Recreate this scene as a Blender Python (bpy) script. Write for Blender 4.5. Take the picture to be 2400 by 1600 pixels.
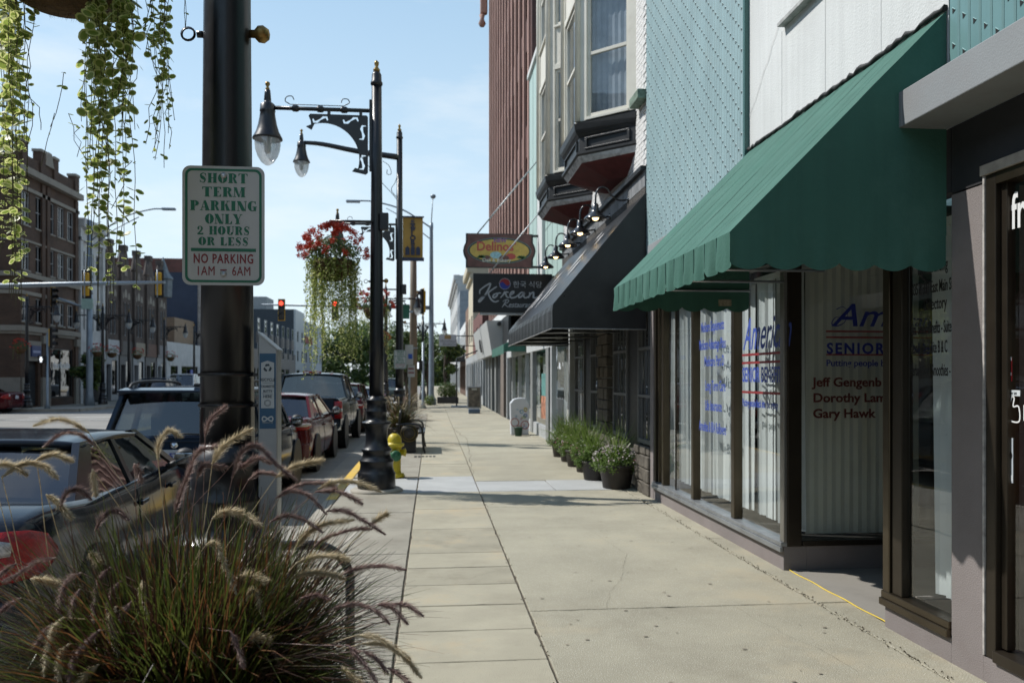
import bpy, bmesh, math, random
from mathutils import Vector, Matrix, noise
for o in list(bpy.data.objects): bpy.data.objects.remove(o)
SC = bpy.context.scene
COL = SC.collection
R = math.radians
# ---------------- camera
FPX = 1900.0; VPU = 1013.0; HV = 884.0; EYE = 1.6
YAW = math.atan((1200 - VPU) / FPX)
cd = bpy.data.cameras.new('camera'); cam = bpy.data.objects.new('camera', cd); COL.objects.link(cam)
cam.location = (0, 0, EYE); cam.rotation_euler = (R(90), 0, -YAW)
cd.sensor_width = 36; cd.lens = FPX / 2400 * 36; cd.shift_y = (HV - 800) / 2400
cd.clip_start = 0.05; cd.clip_end = 3000
cd.dof.use_dof = True; cd.dof.focus_distance = 3.6; cd.dof.aperture_fstop = 4.5
SC.camera = cam
# ---------------- sky and sun
SUN_TO = Vector((-0.946 * math.cos(R(50)), 0.325 * math.cos(R(50)), math.sin(R(50)))).normalized()
w = bpy.data.worlds.new('World'); SC.world = w; w.use_nodes = True
nt = w.node_tree; nt.nodes.clear()
N = nt.nodes.new; L = nt.links.new
out = N('ShaderNodeOutputWorld'); bg = N('ShaderNodeBackground'); bg.inputs[1].default_value = 0.15
sky = N('ShaderNodeTexSky'); sky.sky_type = 'NISHITA'; sky.sun_disc = False
sky.sun_elevation = R(50); sky.sun_rotation = math.atan2(-0.946, 0.325)
sky.air_density = 1.0; sky.dust_density = 0.2; sky.ozone_density = 1.4; sky.altitude = 100
tc = N('ShaderNodeTexCoord'); mp = N('ShaderNodeMapping'); mp.inputs['Scale'].default_value = (2.2, 2.2, 7.5)
nz = N('ShaderNodeTexNoise'); nz.inputs['Scale'].default_value = 1.6; nz.inputs['Detail'].default_value = 7; nz.inputs['Roughness'].default_value = .56
rp = N('ShaderNodeValToRGB'); rp.color_ramp.elements[0].position = .50; rp.color_ramp.elements[0].color = (0, 0, 0, 1)
rp.color_ramp.elements[1].position = .72; rp.color_ramp.elements[1].color = (.45, .45, .45, 1)
mx = N('ShaderNodeMix'); mx.data_type = 'RGBA'; mx.inputs['B'].default_value = (6.6, 6.9, 7.0, 1)
# pale summer haze thickening towards the horizon, the same all round
sx = N('ShaderNodeSeparateXYZ'); hz = N('ShaderNodeMapRange'); hz.inputs['From Min'].default_value = 0; hz.inputs['From Max'].default_value = .85; hz.inputs['To Min'].default_value = .95; hz.inputs['To Max'].default_value = .12
hc = N('ShaderNodeValToRGB'); hc.color_ramp.elements[0].color = (.80, .90, .94, 1); hc.color_ramp.elements[1].position = .5; hc.color_ramp.elements[1].color = (.50, .76, .94, 1)
hs_ = N('ShaderNodeVectorMath'); hs_.operation = 'SCALE'; hs_.inputs['Scale'].default_value = 7.5
mh = N('ShaderNodeMix'); mh.data_type = 'RGBA'
L(tc.outputs['Generated'], mp.inputs[0]); L(mp.outputs[0], nz.inputs[0]); L(nz.outputs[0], rp.inputs[0])
L(tc.outputs['Generated'], sx.inputs[0]); L(sx.outputs[2], hz.inputs[0]); L(sx.outputs[2], hc.inputs[0]); L(hc.outputs[0], hs_.inputs[0])
L(hz.outputs[0], mh.inputs['Factor']); L(sky.outputs[0], mh.inputs['A']); L(hs_.outputs[0], mh.inputs['B'])
L(rp.outputs[0], mx.inputs['Factor']); L(mh.outputs['Result'], mx.inputs['A']); L(mx.outputs['Result'], bg.inputs[0]); L(bg.outputs[0], out.inputs[0])
sd = bpy.data.lights.new('sun', 'SUN'); sd.energy = 4.8; sd.angle = R(0.53); sd.color = (1, .965, .905)
so = bpy.data.objects.new('sun', sd); COL.objects.link(so); so.location = (-20, 10, 30)
so.rotation_euler = SUN_TO.to_track_quat('Z', 'Y').to_euler()
vs = SC.view_settings; vs.view_transform = 'Standard'; vs.look = 'None'; vs.exposure = 0; vs.gamma = 1; vs.use_curve_mapping = False
cy = SC.cycles; cy.max_bounces = 7; cy.diffuse_bounces = 3; cy.glossy_bounces = 3; cy.transmission_bounces = 4; cy.transparent_max_bounces = 12
cy.caustics_reflective = False; cy.caustics_refractive = False; cy.use_denoising = True; cy.sample_clamp_indirect = 6
# ---------------- helpers
def ray(u, v):
    a = (u - 1200) / FPX; b = (HV - v) / FPX; c, s = math.cos(YAW), math.sin(YAW)
    return Vector((a * c + s, c - a * s, b))
CAMP = Vector((0, 0, EYE))
def at_x(u, v, X): d = ray(u, v); return CAMP + d * (X / d.x)
def at_y(u, v, Y): d = ray(u, v); return CAMP + d * (Y / d.y)
def lin(c): return tuple((x / 255 / 12.92 if x / 255 <= .04045 else ((x / 255 + .055) / 1.055) ** 2.4) for x in c)
MATS = {}
def pm(name, col, rough=.6, metal=0., var=.12, scale=3., bump=0., bscale=60., spec=.5, coat=0., streak=0., spots=None, dirt=None, dirt2=None):
    """procedural principled material; colour linear. var: large-scale value variation, streak: vertical streaking, dirt=(col, amount, scale)"""
    if name in MATS: return MATS[name]
    m = bpy.data.materials.new(name); m.use_nodes = True; nt = m.node_tree; n = nt.nodes; l = nt.links
    p = n['Principled BSDF']
    p.inputs['Roughness'].default_value = rough; p.inputs['Metallic'].default_value = metal
    p.inputs['Specular IOR Level'].default_value = spec
    if coat: p.inputs['Coat Weight'].default_value = coat; p.inputs['Coat Roughness'].default_value = .06
    g = n.new('ShaderNodeNewGeometry')
    src = g.outputs['Position']
    def noise_(sc, det=5, vec=src, rgh=.6):
        t = n.new('ShaderNodeTexNoise'); t.inputs['Scale'].default_value = sc; t.inputs['Detail'].default_value = det; t.inputs['Roughness'].default_value = rgh
        l.new(vec, t.inputs['Vector']); return t.outputs['Fac']
    def ramp(fac, a, b, ca, cb):
        r = n.new('ShaderNodeValToRGB'); e = r.color_ramp.elements
        e[0].position = a; e[1].position = b; e[0].color = (*ca, 1); e[1].color = (*cb, 1); l.new(fac, r.inputs[0]); return r.outputs[0]
    def mixc(f, a, b, mode='MIX'):
        x = n.new('ShaderNodeMix'); x.data_type = 'RGBA'; x.blend_type = mode
        for k, v in (('Factor', f), ('A', a), ('B', b)):
            if hasattr(v, 'is_linked') or hasattr(v, 'links'): l.new(v, x.inputs[k])
            elif k == 'Factor': x.inputs[k].default_value = v
            else: x.inputs[k].default_value = (*v, 1)
        return x.outputs['Result']
    c = None
    if var:
        lo = tuple(max(0, x * (1 - var * 1.4)) for x in col); hi = tuple(x * (1 + var) for x in col)
        c = ramp(noise_(scale, 6), .28, .72, lo, hi)
    else:
        rgb = n.new('ShaderNodeRGB'); rgb.outputs[0].default_value = (*col, 1); c = rgb.outputs[0]
    if streak:
        mpn = n.new('ShaderNodeMapping'); mpn.inputs['Scale'].default_value = (9, 9, .5); l.new(src, mpn.inputs[0])
        s = ramp(noise_(1.0, 4, mpn.outputs[0]), .35, .7, (1 - streak,) * 3, (1, 1, 1)); c = mixc(1.0, c, s, 'MULTIPLY')
    if spots:
        s = ramp(noise_(spots[1], 2), spots[2], spots[2] + .06, (0, 0, 0), (1, 1, 1)); c = mixc(s, c, spots[0])
    if dirt:
        s = ramp(noise_(dirt[2], 8, src, .7), .5, .75, (0, 0, 0), (dirt[1],) * 3); c = mixc(s, c, dirt[0])
    if dirt2:
        s = ramp(noise_(dirt2[2], 5, src, .75), .54, .68, (0, 0, 0), (dirt2[1],) * 3); c = mixc(s, c, dirt2[0])
    l.new(c, p.inputs['Base Color'])
    if bump:
        b = n.new('ShaderNodeBump'); b.inputs['Strength'].default_value = bump; b.inputs['Distance'].default_value = .01
        l.new(noise_(bscale, 3), b.inputs['Height']); l.new(b.outputs[0], p.inputs['Normal'])
    if rough > .25 and var:
        rr = n.new('ShaderNodeMapRange'); rr.inputs['To Min'].default_value = max(.05, rough - .1); rr.inputs['To Max'].default_value = min(1, rough + .1)
        l.new(noise_(scale * 3, 3), rr.inputs[0]); l.new(rr.outputs[0], p.inputs['Roughness'])
    MATS[name] = m; return m
def glassm(name, tint=(.8, .85, .85), ior=1.6, rough=0., refl=(1, 1, 1)):
    if name in MATS: return MATS[name]
    m = bpy.data.materials.new(name); m.use_nodes = True; nt = m.node_tree; n = nt.nodes; l = nt.links; n.clear()
    o = n.new('ShaderNodeOutputMaterial'); t = n.new('ShaderNodeBsdfTransparent'); t.inputs[0].default_value = (*tint, 1)
    g = n.new('ShaderNodeBsdfGlossy'); g.inputs['Roughness'].default_value = rough; g.inputs[0].default_value = (*refl, 1)
    lw = n.new('ShaderNodeLayerWeight'); lw.inputs[0].default_value = .5; pw = n.new('ShaderNodeMath'); pw.operation = 'POWER'; pw.inputs[1].default_value = 5
    f0 = 1.8 * ((ior - 1) / (ior + 1)) ** 2; f = n.new('ShaderNodeMapRange'); f.inputs['To Min'].default_value = f0; f.inputs['To Max'].default_value = 1     # Schlick, same from both sides of the pane
    l.new(lw.outputs['Facing'], pw.inputs[0]); l.new(pw.outputs[0], f.inputs[0])
    ge = n.new('ShaderNodeNewGeometry'); nn = n.new('ShaderNodeTexNoise'); nn.inputs['Scale'].default_value = 1.3
    bp = n.new('ShaderNodeBump'); bp.inputs['Strength'].default_value = .012; bp.inputs['Distance'].default_value = .2
    l.new(ge.outputs['Position'], nn.inputs['Vector']); l.new(nn.outputs[0], bp.inputs['Height']); l.new(bp.outputs[0], g.inputs['Normal'])
    x = n.new('ShaderNodeMixShader'); l.new(f.outputs[0], x.inputs[0]); l.new(t.outputs[0], x.inputs[1]); l.new(g.outputs[0], x.inputs[2]); l.new(x.outputs[0], o.inputs[0])
    MATS[name] = m; return m
def leafm(name, col, col2=None, trans=.45, rough=.45, scale=40.):
    if name in MATS: return MATS[name]
    m = bpy.data.materials.new(name); m.use_nodes = True; nt = m.node_tree; n = nt.nodes; l = nt.links; n.clear()
    o = n.new('ShaderNodeOutputMaterial'); p = n.new('ShaderNodeBsdfPrincipled'); t = n.new('ShaderNodeBsdfTranslucent'); x = n.new('ShaderNodeMixShader')
    p.inputs['Roughness'].default_value = rough; x.inputs[0].default_value = trans
    ge = n.new('ShaderNodeNewGeometry'); tn = n.new('ShaderNodeTexNoise'); tn.inputs['Scale'].default_value = scale; tn.inputs['Detail'].default_value = 2
    l.new(ge.outputs['Position'], tn.inputs['Vector'])
    r = n.new('ShaderNodeValToRGB'); e = r.color_ramp.elements; e[0].position = .38; e[1].position = .62
    c2 = col2 or tuple(min(1, c * 1.6) for c in col)
    e[0].color = (*col, 1); e[1].color = (*c2, 1); l.new(tn.outputs[0], r.inputs[0])
    l.new(r.outputs[0], p.inputs['Base Color']); l.new(r.outputs[0], t.inputs[0])
    l.new(p.outputs[0], x.inputs[1]); l.new(t.outputs[0], x.inputs[2]); l.new(x.outputs[0], o.inputs[0])
    MATS[name] = m; return m
def emitm(name, col, s):
    if name in MATS: return MATS[name]
    m = bpy.data.materials.new(name); m.use_nodes = True; p = m.node_tree.nodes['Principled BSDF']
    p.inputs['Base Color'].default_value = (*[c * .5 for c in col], 1); p.inputs['Emission Color'].default_value = (*col, 1); p.inputs['Emission Strength'].default_value = s
    MATS[name] = m; return m
def brickm(name, c1, c2, mortar, scale=1.0, bw=.22, bh=.075, rough=.85, axis='YZ', off=.5):
    """far brickwork: too small to tell apart; colour and fine relief only"""
    if name in MATS: return MATS[name]
    m = bpy.data.materials.new(name); m.use_nodes = True; nt = m.node_tree; n = nt.nodes; l = nt.links; p = n['Principled BSDF']
    p.inputs['Roughness'].default_value = rough
    g = n.new('ShaderNodeNewGeometry'); sp = n.new('ShaderNodeSeparateXYZ'); cb = n.new('ShaderNodeCombineXYZ'); ad = n.new('ShaderNodeMath')
    l.new(g.outputs['Position'], sp.inputs[0]); l.new(sp.outputs[0], ad.inputs[0]); l.new(sp.outputs[1], ad.inputs[1]); l.new(ad.outputs[0], cb.inputs[0]); l.new(sp.outputs[2], cb.inputs[1])
    b = n.new('ShaderNodeTexBrick'); b.inputs['Scale'].default_value = scale; b.inputs['Brick Width'].default_value = bw; b.inputs['Row Height'].default_value = bh
    b.inputs['Mortar Size'].default_value = .008; b.inputs['Color1'].default_value = (*c1, 1); b.inputs['Color2'].default_value = (*c2, 1); b.inputs['Mortar'].default_value = (*mortar, 1)
    l.new(cb.outputs[0], b.inputs['Vector'])
    t = n.new('ShaderNodeTexNoise'); t.inputs['Scale'].default_value = .9; t.inputs['Detail'].default_value = 6; l.new(g.outputs['Position'], t.inputs['Vector'])
    r = n.new('ShaderNodeMapRange'); r.inputs['From Min'].default_value = .3; r.inputs['From Max'].default_value = .7; r.inputs['To Min'].default_value = .65; r.inputs['To Max'].default_value = 1.15; l.new(t.outputs[0], r.inputs[0])
    x = n.new('ShaderNodeMix'); x.data_type = 'RGBA'; x.blend_type = 'MULTIPLY'; x.inputs['Factor'].default_value = 1
    l.new(b.outputs[0], x.inputs['A']); l.new(r.outputs[0], x.inputs['B']); l.new(x.outputs['Result'], p.inputs['Base Color'])
    bp = n.new('ShaderNodeBump'); bp.inputs['Strength'].default_value = .5; bp.inputs['Distance'].default_value = .01; l.new(b.outputs['Fac'], bp.inputs['Height']); bp.invert = True; l.new(bp.outputs[0], p.inputs['Normal'])
    MATS[name] = m; return m

class M:
    def __init__(s): s.v = []; s.f = []; s.sm = []; s.mi = []
    def add(s, vs, fs, sm=False, mi=0):
        b = len(s.v); s.v += [tuple(v) for v in vs]
        for f in fs: s.f.append([b + i for i in f]); s.sm.append(sm); s.mi.append(mi)
        return s
    def box(s, x0, x1, y0, y1, z0, z1, mi=0):
        return s.add([(x, y, z) for z in (z0, z1) for y in (y0, y1) for x in (x0, x1)],
                     [(0, 2, 3, 1), (4, 5, 7, 6), (0, 1, 5, 4), (2, 6, 7, 3), (0, 4, 6, 2), (1, 3, 7, 5)], mi=mi)
    def rbox(s, cx, cy, cz, sx, sy, sz, mat=None, mi=0):
        k = len(s.v); s.box(-sx / 2, sx / 2, -sy / 2, sy / 2, -sz / 2, sz / 2, mi)
        for i in range(k, len(s.v)):
            p = Vector(s.v[i]);
            if mat: p = mat @ p
            s.v[i] = (p.x + cx, p.y + cy, p.z + cz)
        return s
    def quad(s, a, b, c, d, mi=0, sm=False): return s.add([a, b, c, d], [(0, 1, 2, 3)], sm, mi)
    def poly(s, pts, mi=0): return s.add(pts, [tuple(range(len(pts)))], False, mi)
    def prism(s, pts, d, mi=0, sm=False):
        """extrude polygon (3-d points) by vector d"""
        n = len(pts); d = Vector(d); q = [Vector(p) + d for p in pts]
        fs = [tuple(range(n))[::-1], tuple(range(n, 2 * n))]
        s.add(list(pts) + q, fs, False, mi); b = len(s.v) - 2 * n
        for i in range(n):
            j = (i + 1) % n; s.f.append([b + i, b + j, b + n + j, b + n + i]); s.sm.append(sm); s.mi.append(mi)
        return s
    def tube(s, pts, r, n=8, cap=True, mi=0, sm=True, flat=1.0):
        pts = [Vector(p) for p in pts]; rs = r if isinstance(r, (list, tuple)) else [r] * len(pts); b = len(s.v); up = None
        for i, p in enumerate(pts):
            t = (pts[min(i + 1, len(pts) - 1)] - pts[max(i - 1, 0)])
            if t.length < 1e-9: t = Vector((0, 0, 1))
            t.normalize()
            if up is None:
                up = t.orthogonal().normalized()
            else:
                up = (up - t * up.dot(t))
                up = up.normalized() if up.length > 1e-6 else t.orthogonal().normalized()
            bi = t.cross(up)
            for k in range(n):
                a = 2 * math.pi * k / n; s.v.append(tuple(p + up * (math.cos(a) * rs[i]) + bi * (math.sin(a) * rs[i] * flat)))
        for i in range(len(pts) - 1):
            for k in range(n):
                j = (k + 1) % n; s.f.append([b + i * n + k, b + i * n + j, b + (i + 1) * n + j, b + (i + 1) * n + k]); s.sm.append(sm); s.mi.append(mi)
        if cap:
            s.f.append([b + k for k in range(n)][::-1]); s.sm.append(False); s.mi.append(mi)
            s.f.append([b + (len(pts) - 1) * n + k for k in range(n)]); s.sm.append(False); s.mi.append(mi)
        return s
    def lathe(s, prof, c=(0, 0, 0), n=16, axis='z', cap=True, mi=0, sm=True, rot=None, ph=0.):
        b = len(s.v); c = Vector(c)
        for r, z in prof:
            for k in range(n):
                a = 2 * math.pi * k / n + ph; p = Vector((r * math.cos(a), r * math.sin(a), z))
                if axis == 'x': p = Vector((p.z, p.x, p.y))
                if axis == 'y': p = Vector((p.x, p.z, p.y))
                if rot: p = rot @ p
                s.v.append(tuple(p + c))
        m = len(prof)
        for i in range(m - 1):
            for k in range(n):
                j = (k + 1) % n; s.f.append([b + i * n + k, b + i * n + j, b + (i + 1) * n + j, b + (i + 1) * n + k]); s.sm.append(sm); s.mi.append(mi)
        if cap:
            s.f.append([b + k for k in range(n)][::-1]); s.sm.append(False); s.mi.append(mi)
            s.f.append([b + (m - 1) * n + k for k in range(n)]); s.sm.append(False); s.mi.append(mi)
        return s
    def ribbon(s, pts, ws, nrm, lift=0., mi=0):
        """flat stroke through 3-d points in the plane with normal nrm"""
        nrm = Vector(nrm).normalized(); pts = [Vector(p) for p in pts]; b = len(s.v)
        if not isinstance(ws, (list, tuple)): ws = [ws] * len(pts)
        for i, p in enumerate(pts):
            t = (pts[min(i + 1, len(pts) - 1)] - pts[max(i - 1, 0)]).normalized(); q = nrm.cross(t).normalized()
            s.v.append(tuple(p + q * ws[i] / 2 + nrm * lift)); s.v.append(tuple(p - q * ws[i] / 2 + nrm * lift))
        for i in range(len(pts) - 1): s.f.append([b + 2 * i, b + 2 * i + 1, b + 2 * i + 3, b + 2 * i + 2]); s.sm.append(False); s.mi.append(mi)
        return s
    def mesh(s, name, mats, off=None):
        me = bpy.data.meshes.new(name); vs = s.v
        if off is not None and off.length > 0: vs = [(a - off.x, b - off.y, c - off.z) for a, b, c in vs]
        me.from_pydata(vs, [], s.f); me.polygons.foreach_set('use_smooth', s.sm)
        mats = mats if isinstance(mats, (list, tuple)) else [mats]
        for m in mats: me.materials.append(m)
        if len(mats) > 1: me.polygons.foreach_set('material_index', s.mi)
        me.update(); return me
    def build(s, name, mats, parent=None, bevel=0, seg=2):
        off = wloc(parent) if parent else Vector((0, 0, 0))
        o = bpy.data.objects.new(name, s.mesh(name, mats, off)); COL.objects.link(o)
        if parent: o.parent = parent
        if bevel:
            b = o.modifiers.new('bevel', 'BEVEL'); b.width = bevel; b.segments = seg; b.limit_method = 'ANGLE'; b.angle_limit = R(35)
        return o
def wloc(o):
    v = Vector((0, 0, 0))
    while o is not None: v += o.location; o = o.parent
    return v
def tag(o, label=None, cat=None, group=None, kind=None):
    if label: o['label'] = label
    if cat: o['category'] = cat
    if group: o['group'] = group
    if kind: o['kind'] = kind
    return o
def thing(name, label, cat, loc=(0, 0, 0), group=None):
    o = bpy.data.objects.new(name, None); o.empty_display_size = .1; COL.objects.link(o); o.location = loc
    return tag(o, label, cat, group)
def inst(name, me, parent, loc=(0, 0, 0), rot=None, scale=None):
    o = bpy.data.objects.new(name, me); COL.objects.link(o); o.parent = parent; o.location = loc
    if rot is not None: o.rotation_euler = rot
    if scale is not None: o.scale = scale
    return o
def copy_tree(o, parent=None):
    c = o.copy(); COL.objects.link(c); c.parent = parent
    for ch in list(o.children): copy_tree(ch, c)
    return c
def text(s, size, mat, parent, org, xd=(0, 1, 0), zd=(0, 0, 1), align='LEFT', ext=.0008, off=0., shear=0., sx=1., space=1., name='lettering', valign='BOTTOM_BASELINE', spacing=1.):
    c = bpy.data.curves.new(name, 'FONT'); c.body = s; c.size = size; c.align_x = align; c.align_y = valign; c.extrude = ext; c.offset = off; c.shear = shear
    c.space_character = spacing; c.resolution_u = 3
    t = bpy.data.objects.new('tmp', c); me = bpy.data.meshes.new_from_object(t); bpy.data.objects.remove(t); bpy.data.curves.remove(c)
    x = Vector(xd).normalized(); z = Vector(zd).normalized(); n = x.cross(z)
    mt = Matrix((( *(x * sx), 0), (*z, 0), (*n, 0), (0, 0, 0, 1))).transposed()
    mt.translation = Vector((0, 0, 0)); me.transform(mt); me.materials.clear(); me.materials.append(mat); me.name = name
    o = bpy.data.objects.new(name, me); COL.objects.link(o); o.parent = parent; o.location = Vector(org) - (wloc(parent) if parent else Vector()); return o
def catmull(pts, n=6):
    pts = [Vector(p) for p in pts]; P = [pts[0] * 2 - pts[1]] + pts + [pts[-1] * 2 - pts[-2]]; r = []
    for i in range(1, len(P) - 2):
        a, b, c, d = P[i - 1:i + 3]
        for k in range(n):
            t = k / n; r.append(.5 * ((2 * b) + (c - a) * t + (2 * a - 5 * b + 4 * c - d) * t * t + (3 * b - a - 3 * c + d) * t ** 3))
    r.append(P[-2]); return r
rnd = random.Random(7)
# ---------------- materials
def tans(name, c, n, **k):
    return [pm('%s_%d' % (name, i), tuple(x * f for x in c), .9, dirt=((c[0] * .55, c[1] * .52, c[2] * .5), .45 + .1 * i, 1.0 + .7 * i), **k) for i, f in enumerate((1., .93, 1.06, .88)[:n])]
TANS = tans('exposed_aggregate_concrete', (.354, .33, .252), 4, var=.13, scale=1.1, bump=.7, bscale=120, spots=((.52, .505, .43), 130, .60), dirt2=((.40, .34, .235), .6, .55)); TAN = 0
TANS2 = tans('tan_broom_concrete', (.37, .343, .262), 4, var=.12, scale=1.6, bump=.5, bscale=150, spots=((.24, .22, .17), 95, .66), dirt2=((.42, .33, .21), .65, .8)); TAN2 = 1
TAN3 = pm('tined_concrete', (.30, .28, .23), .92, var=.14, scale=2.2, bump=.9, bscale=75, dirt=((.2, .17, .13), .5, 1.7))
NEWC = pm('new_white_concrete', (.40, .41, .405), .85, var=.08, scale=2, bump=.3, bscale=160, dirt=((.3, .3, .3), .4, 2.5))
GAP = pm('joint_dirt', (.115, .096, .07), .95, var=.4, scale=9)
ROADM = pm('worn_grey_road', (.235, .23, .215), .85, var=.16, scale=.45, bump=.5, bscale=90, spots=((.34, .33, .31), 180, .68), dirt=((.10, .10, .10), .6, .28))
KERBM = pm('kerb_concrete', (.36, .33, .275), .85, var=.15, scale=2, bump=.3, bscale=80, dirt=((.16, .14, .11), .6, 1.6))
YELP = pm('worn_yellow_paint', (.62, .40, .05), .7, var=.12, scale=5, bump=.3, bscale=70, dirt=((.33, .29, .2), .75, 3.5))
WHITEP = pm('worn_white_road_paint', (.6, .6, .57), .7, var=.15, scale=4, dirt=((.25, .25, .24), .6, 2.5))
GRASSM = pm('far_lawn', (.07, .13, .03), .9, var=.3, scale=1)
# ---------------- ground
g = M().quad((-900, -300, -.3), (900, -300, -.3), (900, 1500, -.3), (-900, 1500, -.3)).build('ground', pm('far_ground', (.16, .155, .13), .95, var=.2, scale=.2)); tag(g, 'pale bare ground beyond the street', 'ground', kind='structure')
rd = M().box(-70, -1.4, -30, 170, -.5, -.2).build('road', ROADM); tag(rd, 'worn pale grey street with parked cars', 'road', kind='structure')
for nm, x0, x1, y0, y1, mt in (('centre_line', -10.25, -10.12, -10, 33, YELP), ('centre_line', -9.95, -9.82, -10, 33, YELP), ('centre_line', -10.25, -10.12, 47, 150, YELP), ('centre_line', -9.95, -9.82, 47, 150, YELP),
                               ('lane_line', -6.1, -6.0, -10, 34, WHITEP), ('lane_line', -14.1, -14.0, 47, 130, WHITEP), ('stop_line', -9.7, -3.8, 34.4, 34.9, WHITEP), ('crosswalk_line', -18, -2, 36.0, 36.2, WHITEP), ('crosswalk_line', -18, -2, 38.2, 38.4, WHITEP)):
    M().box(x0, x1, y0, y1, -.21, -.196).build(nm, mt, rd)
# joints between the road slabs, recessed as dark sawn lines
for y in (7.5, 13.2, 20, 27): M().box(-18, -1.42, y, y + .03, -.21, -.1965).build('road_joint', GAP, rd)
# right-hand pavement: bedding sheet + slabs
sw = M().box(-1.27, 2.9, -6, 150, -.3, -.014).build('sidewalk', GAP); tag(sw, 'tan concrete pavement along the shop fronts', 'sidewalk', kind='structure')
def slab(x0, x1, y0, y1, mt, z=0., nm='slab'):
    if isinstance(mt, int): mt = (TANS, TANS2)[mt][rnd.choice((0, 0, 1, 2, 3))]
    g = .006; jz = rnd.uniform(-.0025, .0025)
    if y0 > 13: return M().box(x0 + g, x1 - g, y0 + g, y1 - g, -.2, z + jz).build(nm, mt, sw, bevel=.006, seg=2)
    pts = []; cs = [(x0 + g, y0 + g), (x1 - g, y0 + g), (x1 - g, y1 - g), (x0 + g, y1 - g)]      # slightly worn, uneven edges
    for (ax, ay), (bx_, by_) in zip(cs, cs[1:] + cs[:1]):
        n = max(3, int(math.hypot(bx_ - ax, by_ - ay) / .07)); nx, ny = (by_ - ay), -(bx_ - ax); l_ = math.hypot(nx, ny)
        for k in range(n):
            f = k / n; j = 0 if k == 0 else -abs(rnd.gauss(0, .0022)) - (rnd.uniform(.004, .012) if rnd.random() < .05 else 0); pts.append((ax + (bx_ - ax) * f + nx / l_ * j, ay + (by_ - ay) * f + ny / l_ * j, z + jz))
    m = M().prism(pts, (0, 0, -.15)); return m.build(nm, mt, sw, bevel=.005, seg=1)
ym = [-3, 1.0, 5.52, 9.97, 11.38]
for a, b in zip(ym[:-1], ym[1:]): slab(.66, 2.72, a, b, TAN)
ys = [-1.7 + .57 * i for i in range(17)] + [8.6, 9.9, 11.36]
for a, b in zip(ys[:-1], ys[1:]): slab(-.215, .66, a, b, TAN2)
yt = [-1.7 + 1.14 * i for i in range(11)] + [11.36]
for a, b in zip(yt[:-1], yt[1:]): slab(-1.25, -.215, a, b, TAN3)
# edge strip beside the shop fronts
ye = [-3, 1.2, 5.52, 7.83, 11.4, 15, 19, 24]
for a, b in zip(ye[:-1], ye[1:]): slab(2.72, 2.96 if b < 10.6 else 2.94, a, b, TAN)
# recent white concrete strip
slab(-.215, .66, 11.36, 13.15, NEWC); slab(-1.25, -.215, 11.36, 13.0, NEWC); slab(.66, 1.75, 11.38, 12.48, NEWC); slab(1.75, 2.72, 11.38, 12.52, NEWC)
for i in range(46):                                   # shallow grooves of the ribbed concrete
    x = .72 + i * .043
    M().box(x, x + .016, 11.46 + .02 * math.sin(i), 11.86, -.01, .0035).build('rib', NEWC, sw)
y0 = 12.5
for y1 in (16.9, 21.4, 25.9, 30.4, 35, 39.5, 44, 48.5, 53): slab(.66, 2.72, y0, y1, TAN); y0 = y1
y0 = 13.15
for i in range(12): slab(-.215, .66, y0, y0 + 1.9, TAN2); slab(-1.25, -.215, y0, y0 + 1.9, TAN3); y0 += 1.9
slab(-1.25, .66, y0, 60, TAN2); slab(.66, 2.9, 53, 60, TAN); slab(-1.25, 2.9, 60, 150, TAN2); slab(2.72, 2.9, 24, 53, TAN)
# kerb
kb = M().box(-1.4, -1.39, -6, -5.9, -.3, -.01).build('kerb', KERBM); tag(kb, 'concrete kerb with a yellow painted stretch', 'kerb', kind='structure')
yk = -6
while yk < 60:
    ln = 2.4; yel = 9.9 < yk < 17
    M().prism([(-1.42, yk + .004, -.3), (-1.255, yk + .004, -.3), (-1.255, yk + .004, .002), (-1.39, yk + .004, -.004), (-1.415, yk + .004, -.03)], (0, ln - .008, 0)).build('kerb_stone', YELP if yel else KERBM, kb); yk += ln
# gutter pan
gp = M().box(-1.9, -1.42, -6, 60, -.25, -.192).build('gutter_pan', pm('gutter_concrete', (.3, .285, .25), .85, var=.2, scale=1.1, bump=.4, bscale=70, dirt=((.09, .085, .08), .7, 1.1)), rd)
# storm drain slots near the bench
dr = M()
for i in range(6): dr.box(-.36 + i * .075, -.31 + i * .075, 16.35, 16.62, -.002, .005)
dr.build('drain_slots', pm('dark_iron', (.02, .02, .02), .6), sw)
# far side pavement
fs = M().box(-70, -18.6, 44.6, 140, -.3, -.05).build('sidewalk', pm('far_pavement', (.3, .28, .24), .9, var=.15, scale=.6)); tag(fs, 'pavement in front of the brick row across the street', 'sidewalk', kind='structure')
M().box(-18.6, -18.4, 44.5, 140, -.3, -.045).build('kerb_stone', KERBM, fs); M().box(-70, -18.4, 44.4, 44.6, -.3, -.045).build('kerb_stone', KERBM, fs)
isl = M().prism([(-20.5, 31, -.25), (-17.6, 31, -.25), (-17.3, 32, -.25), (-17.6, 34, -.25), (-20.5, 34.2, -.25)], (0, 0, .16)).build('traffic_island', KERBM, None, bevel=.03); tag(isl, 'low concrete kerb island at the crossing', 'island', kind='structure')
lw = M().box(-70, 60, 170, 172, -.5, -.12).build('lawn', GRASSM); tag(lw, 'strip of lawn at the end of the street', 'lawn', kind='structure')
M().box(-70, 60, 172, 420, -.5, -.1).build('lawn_slope', GRASSM, lw)
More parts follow.
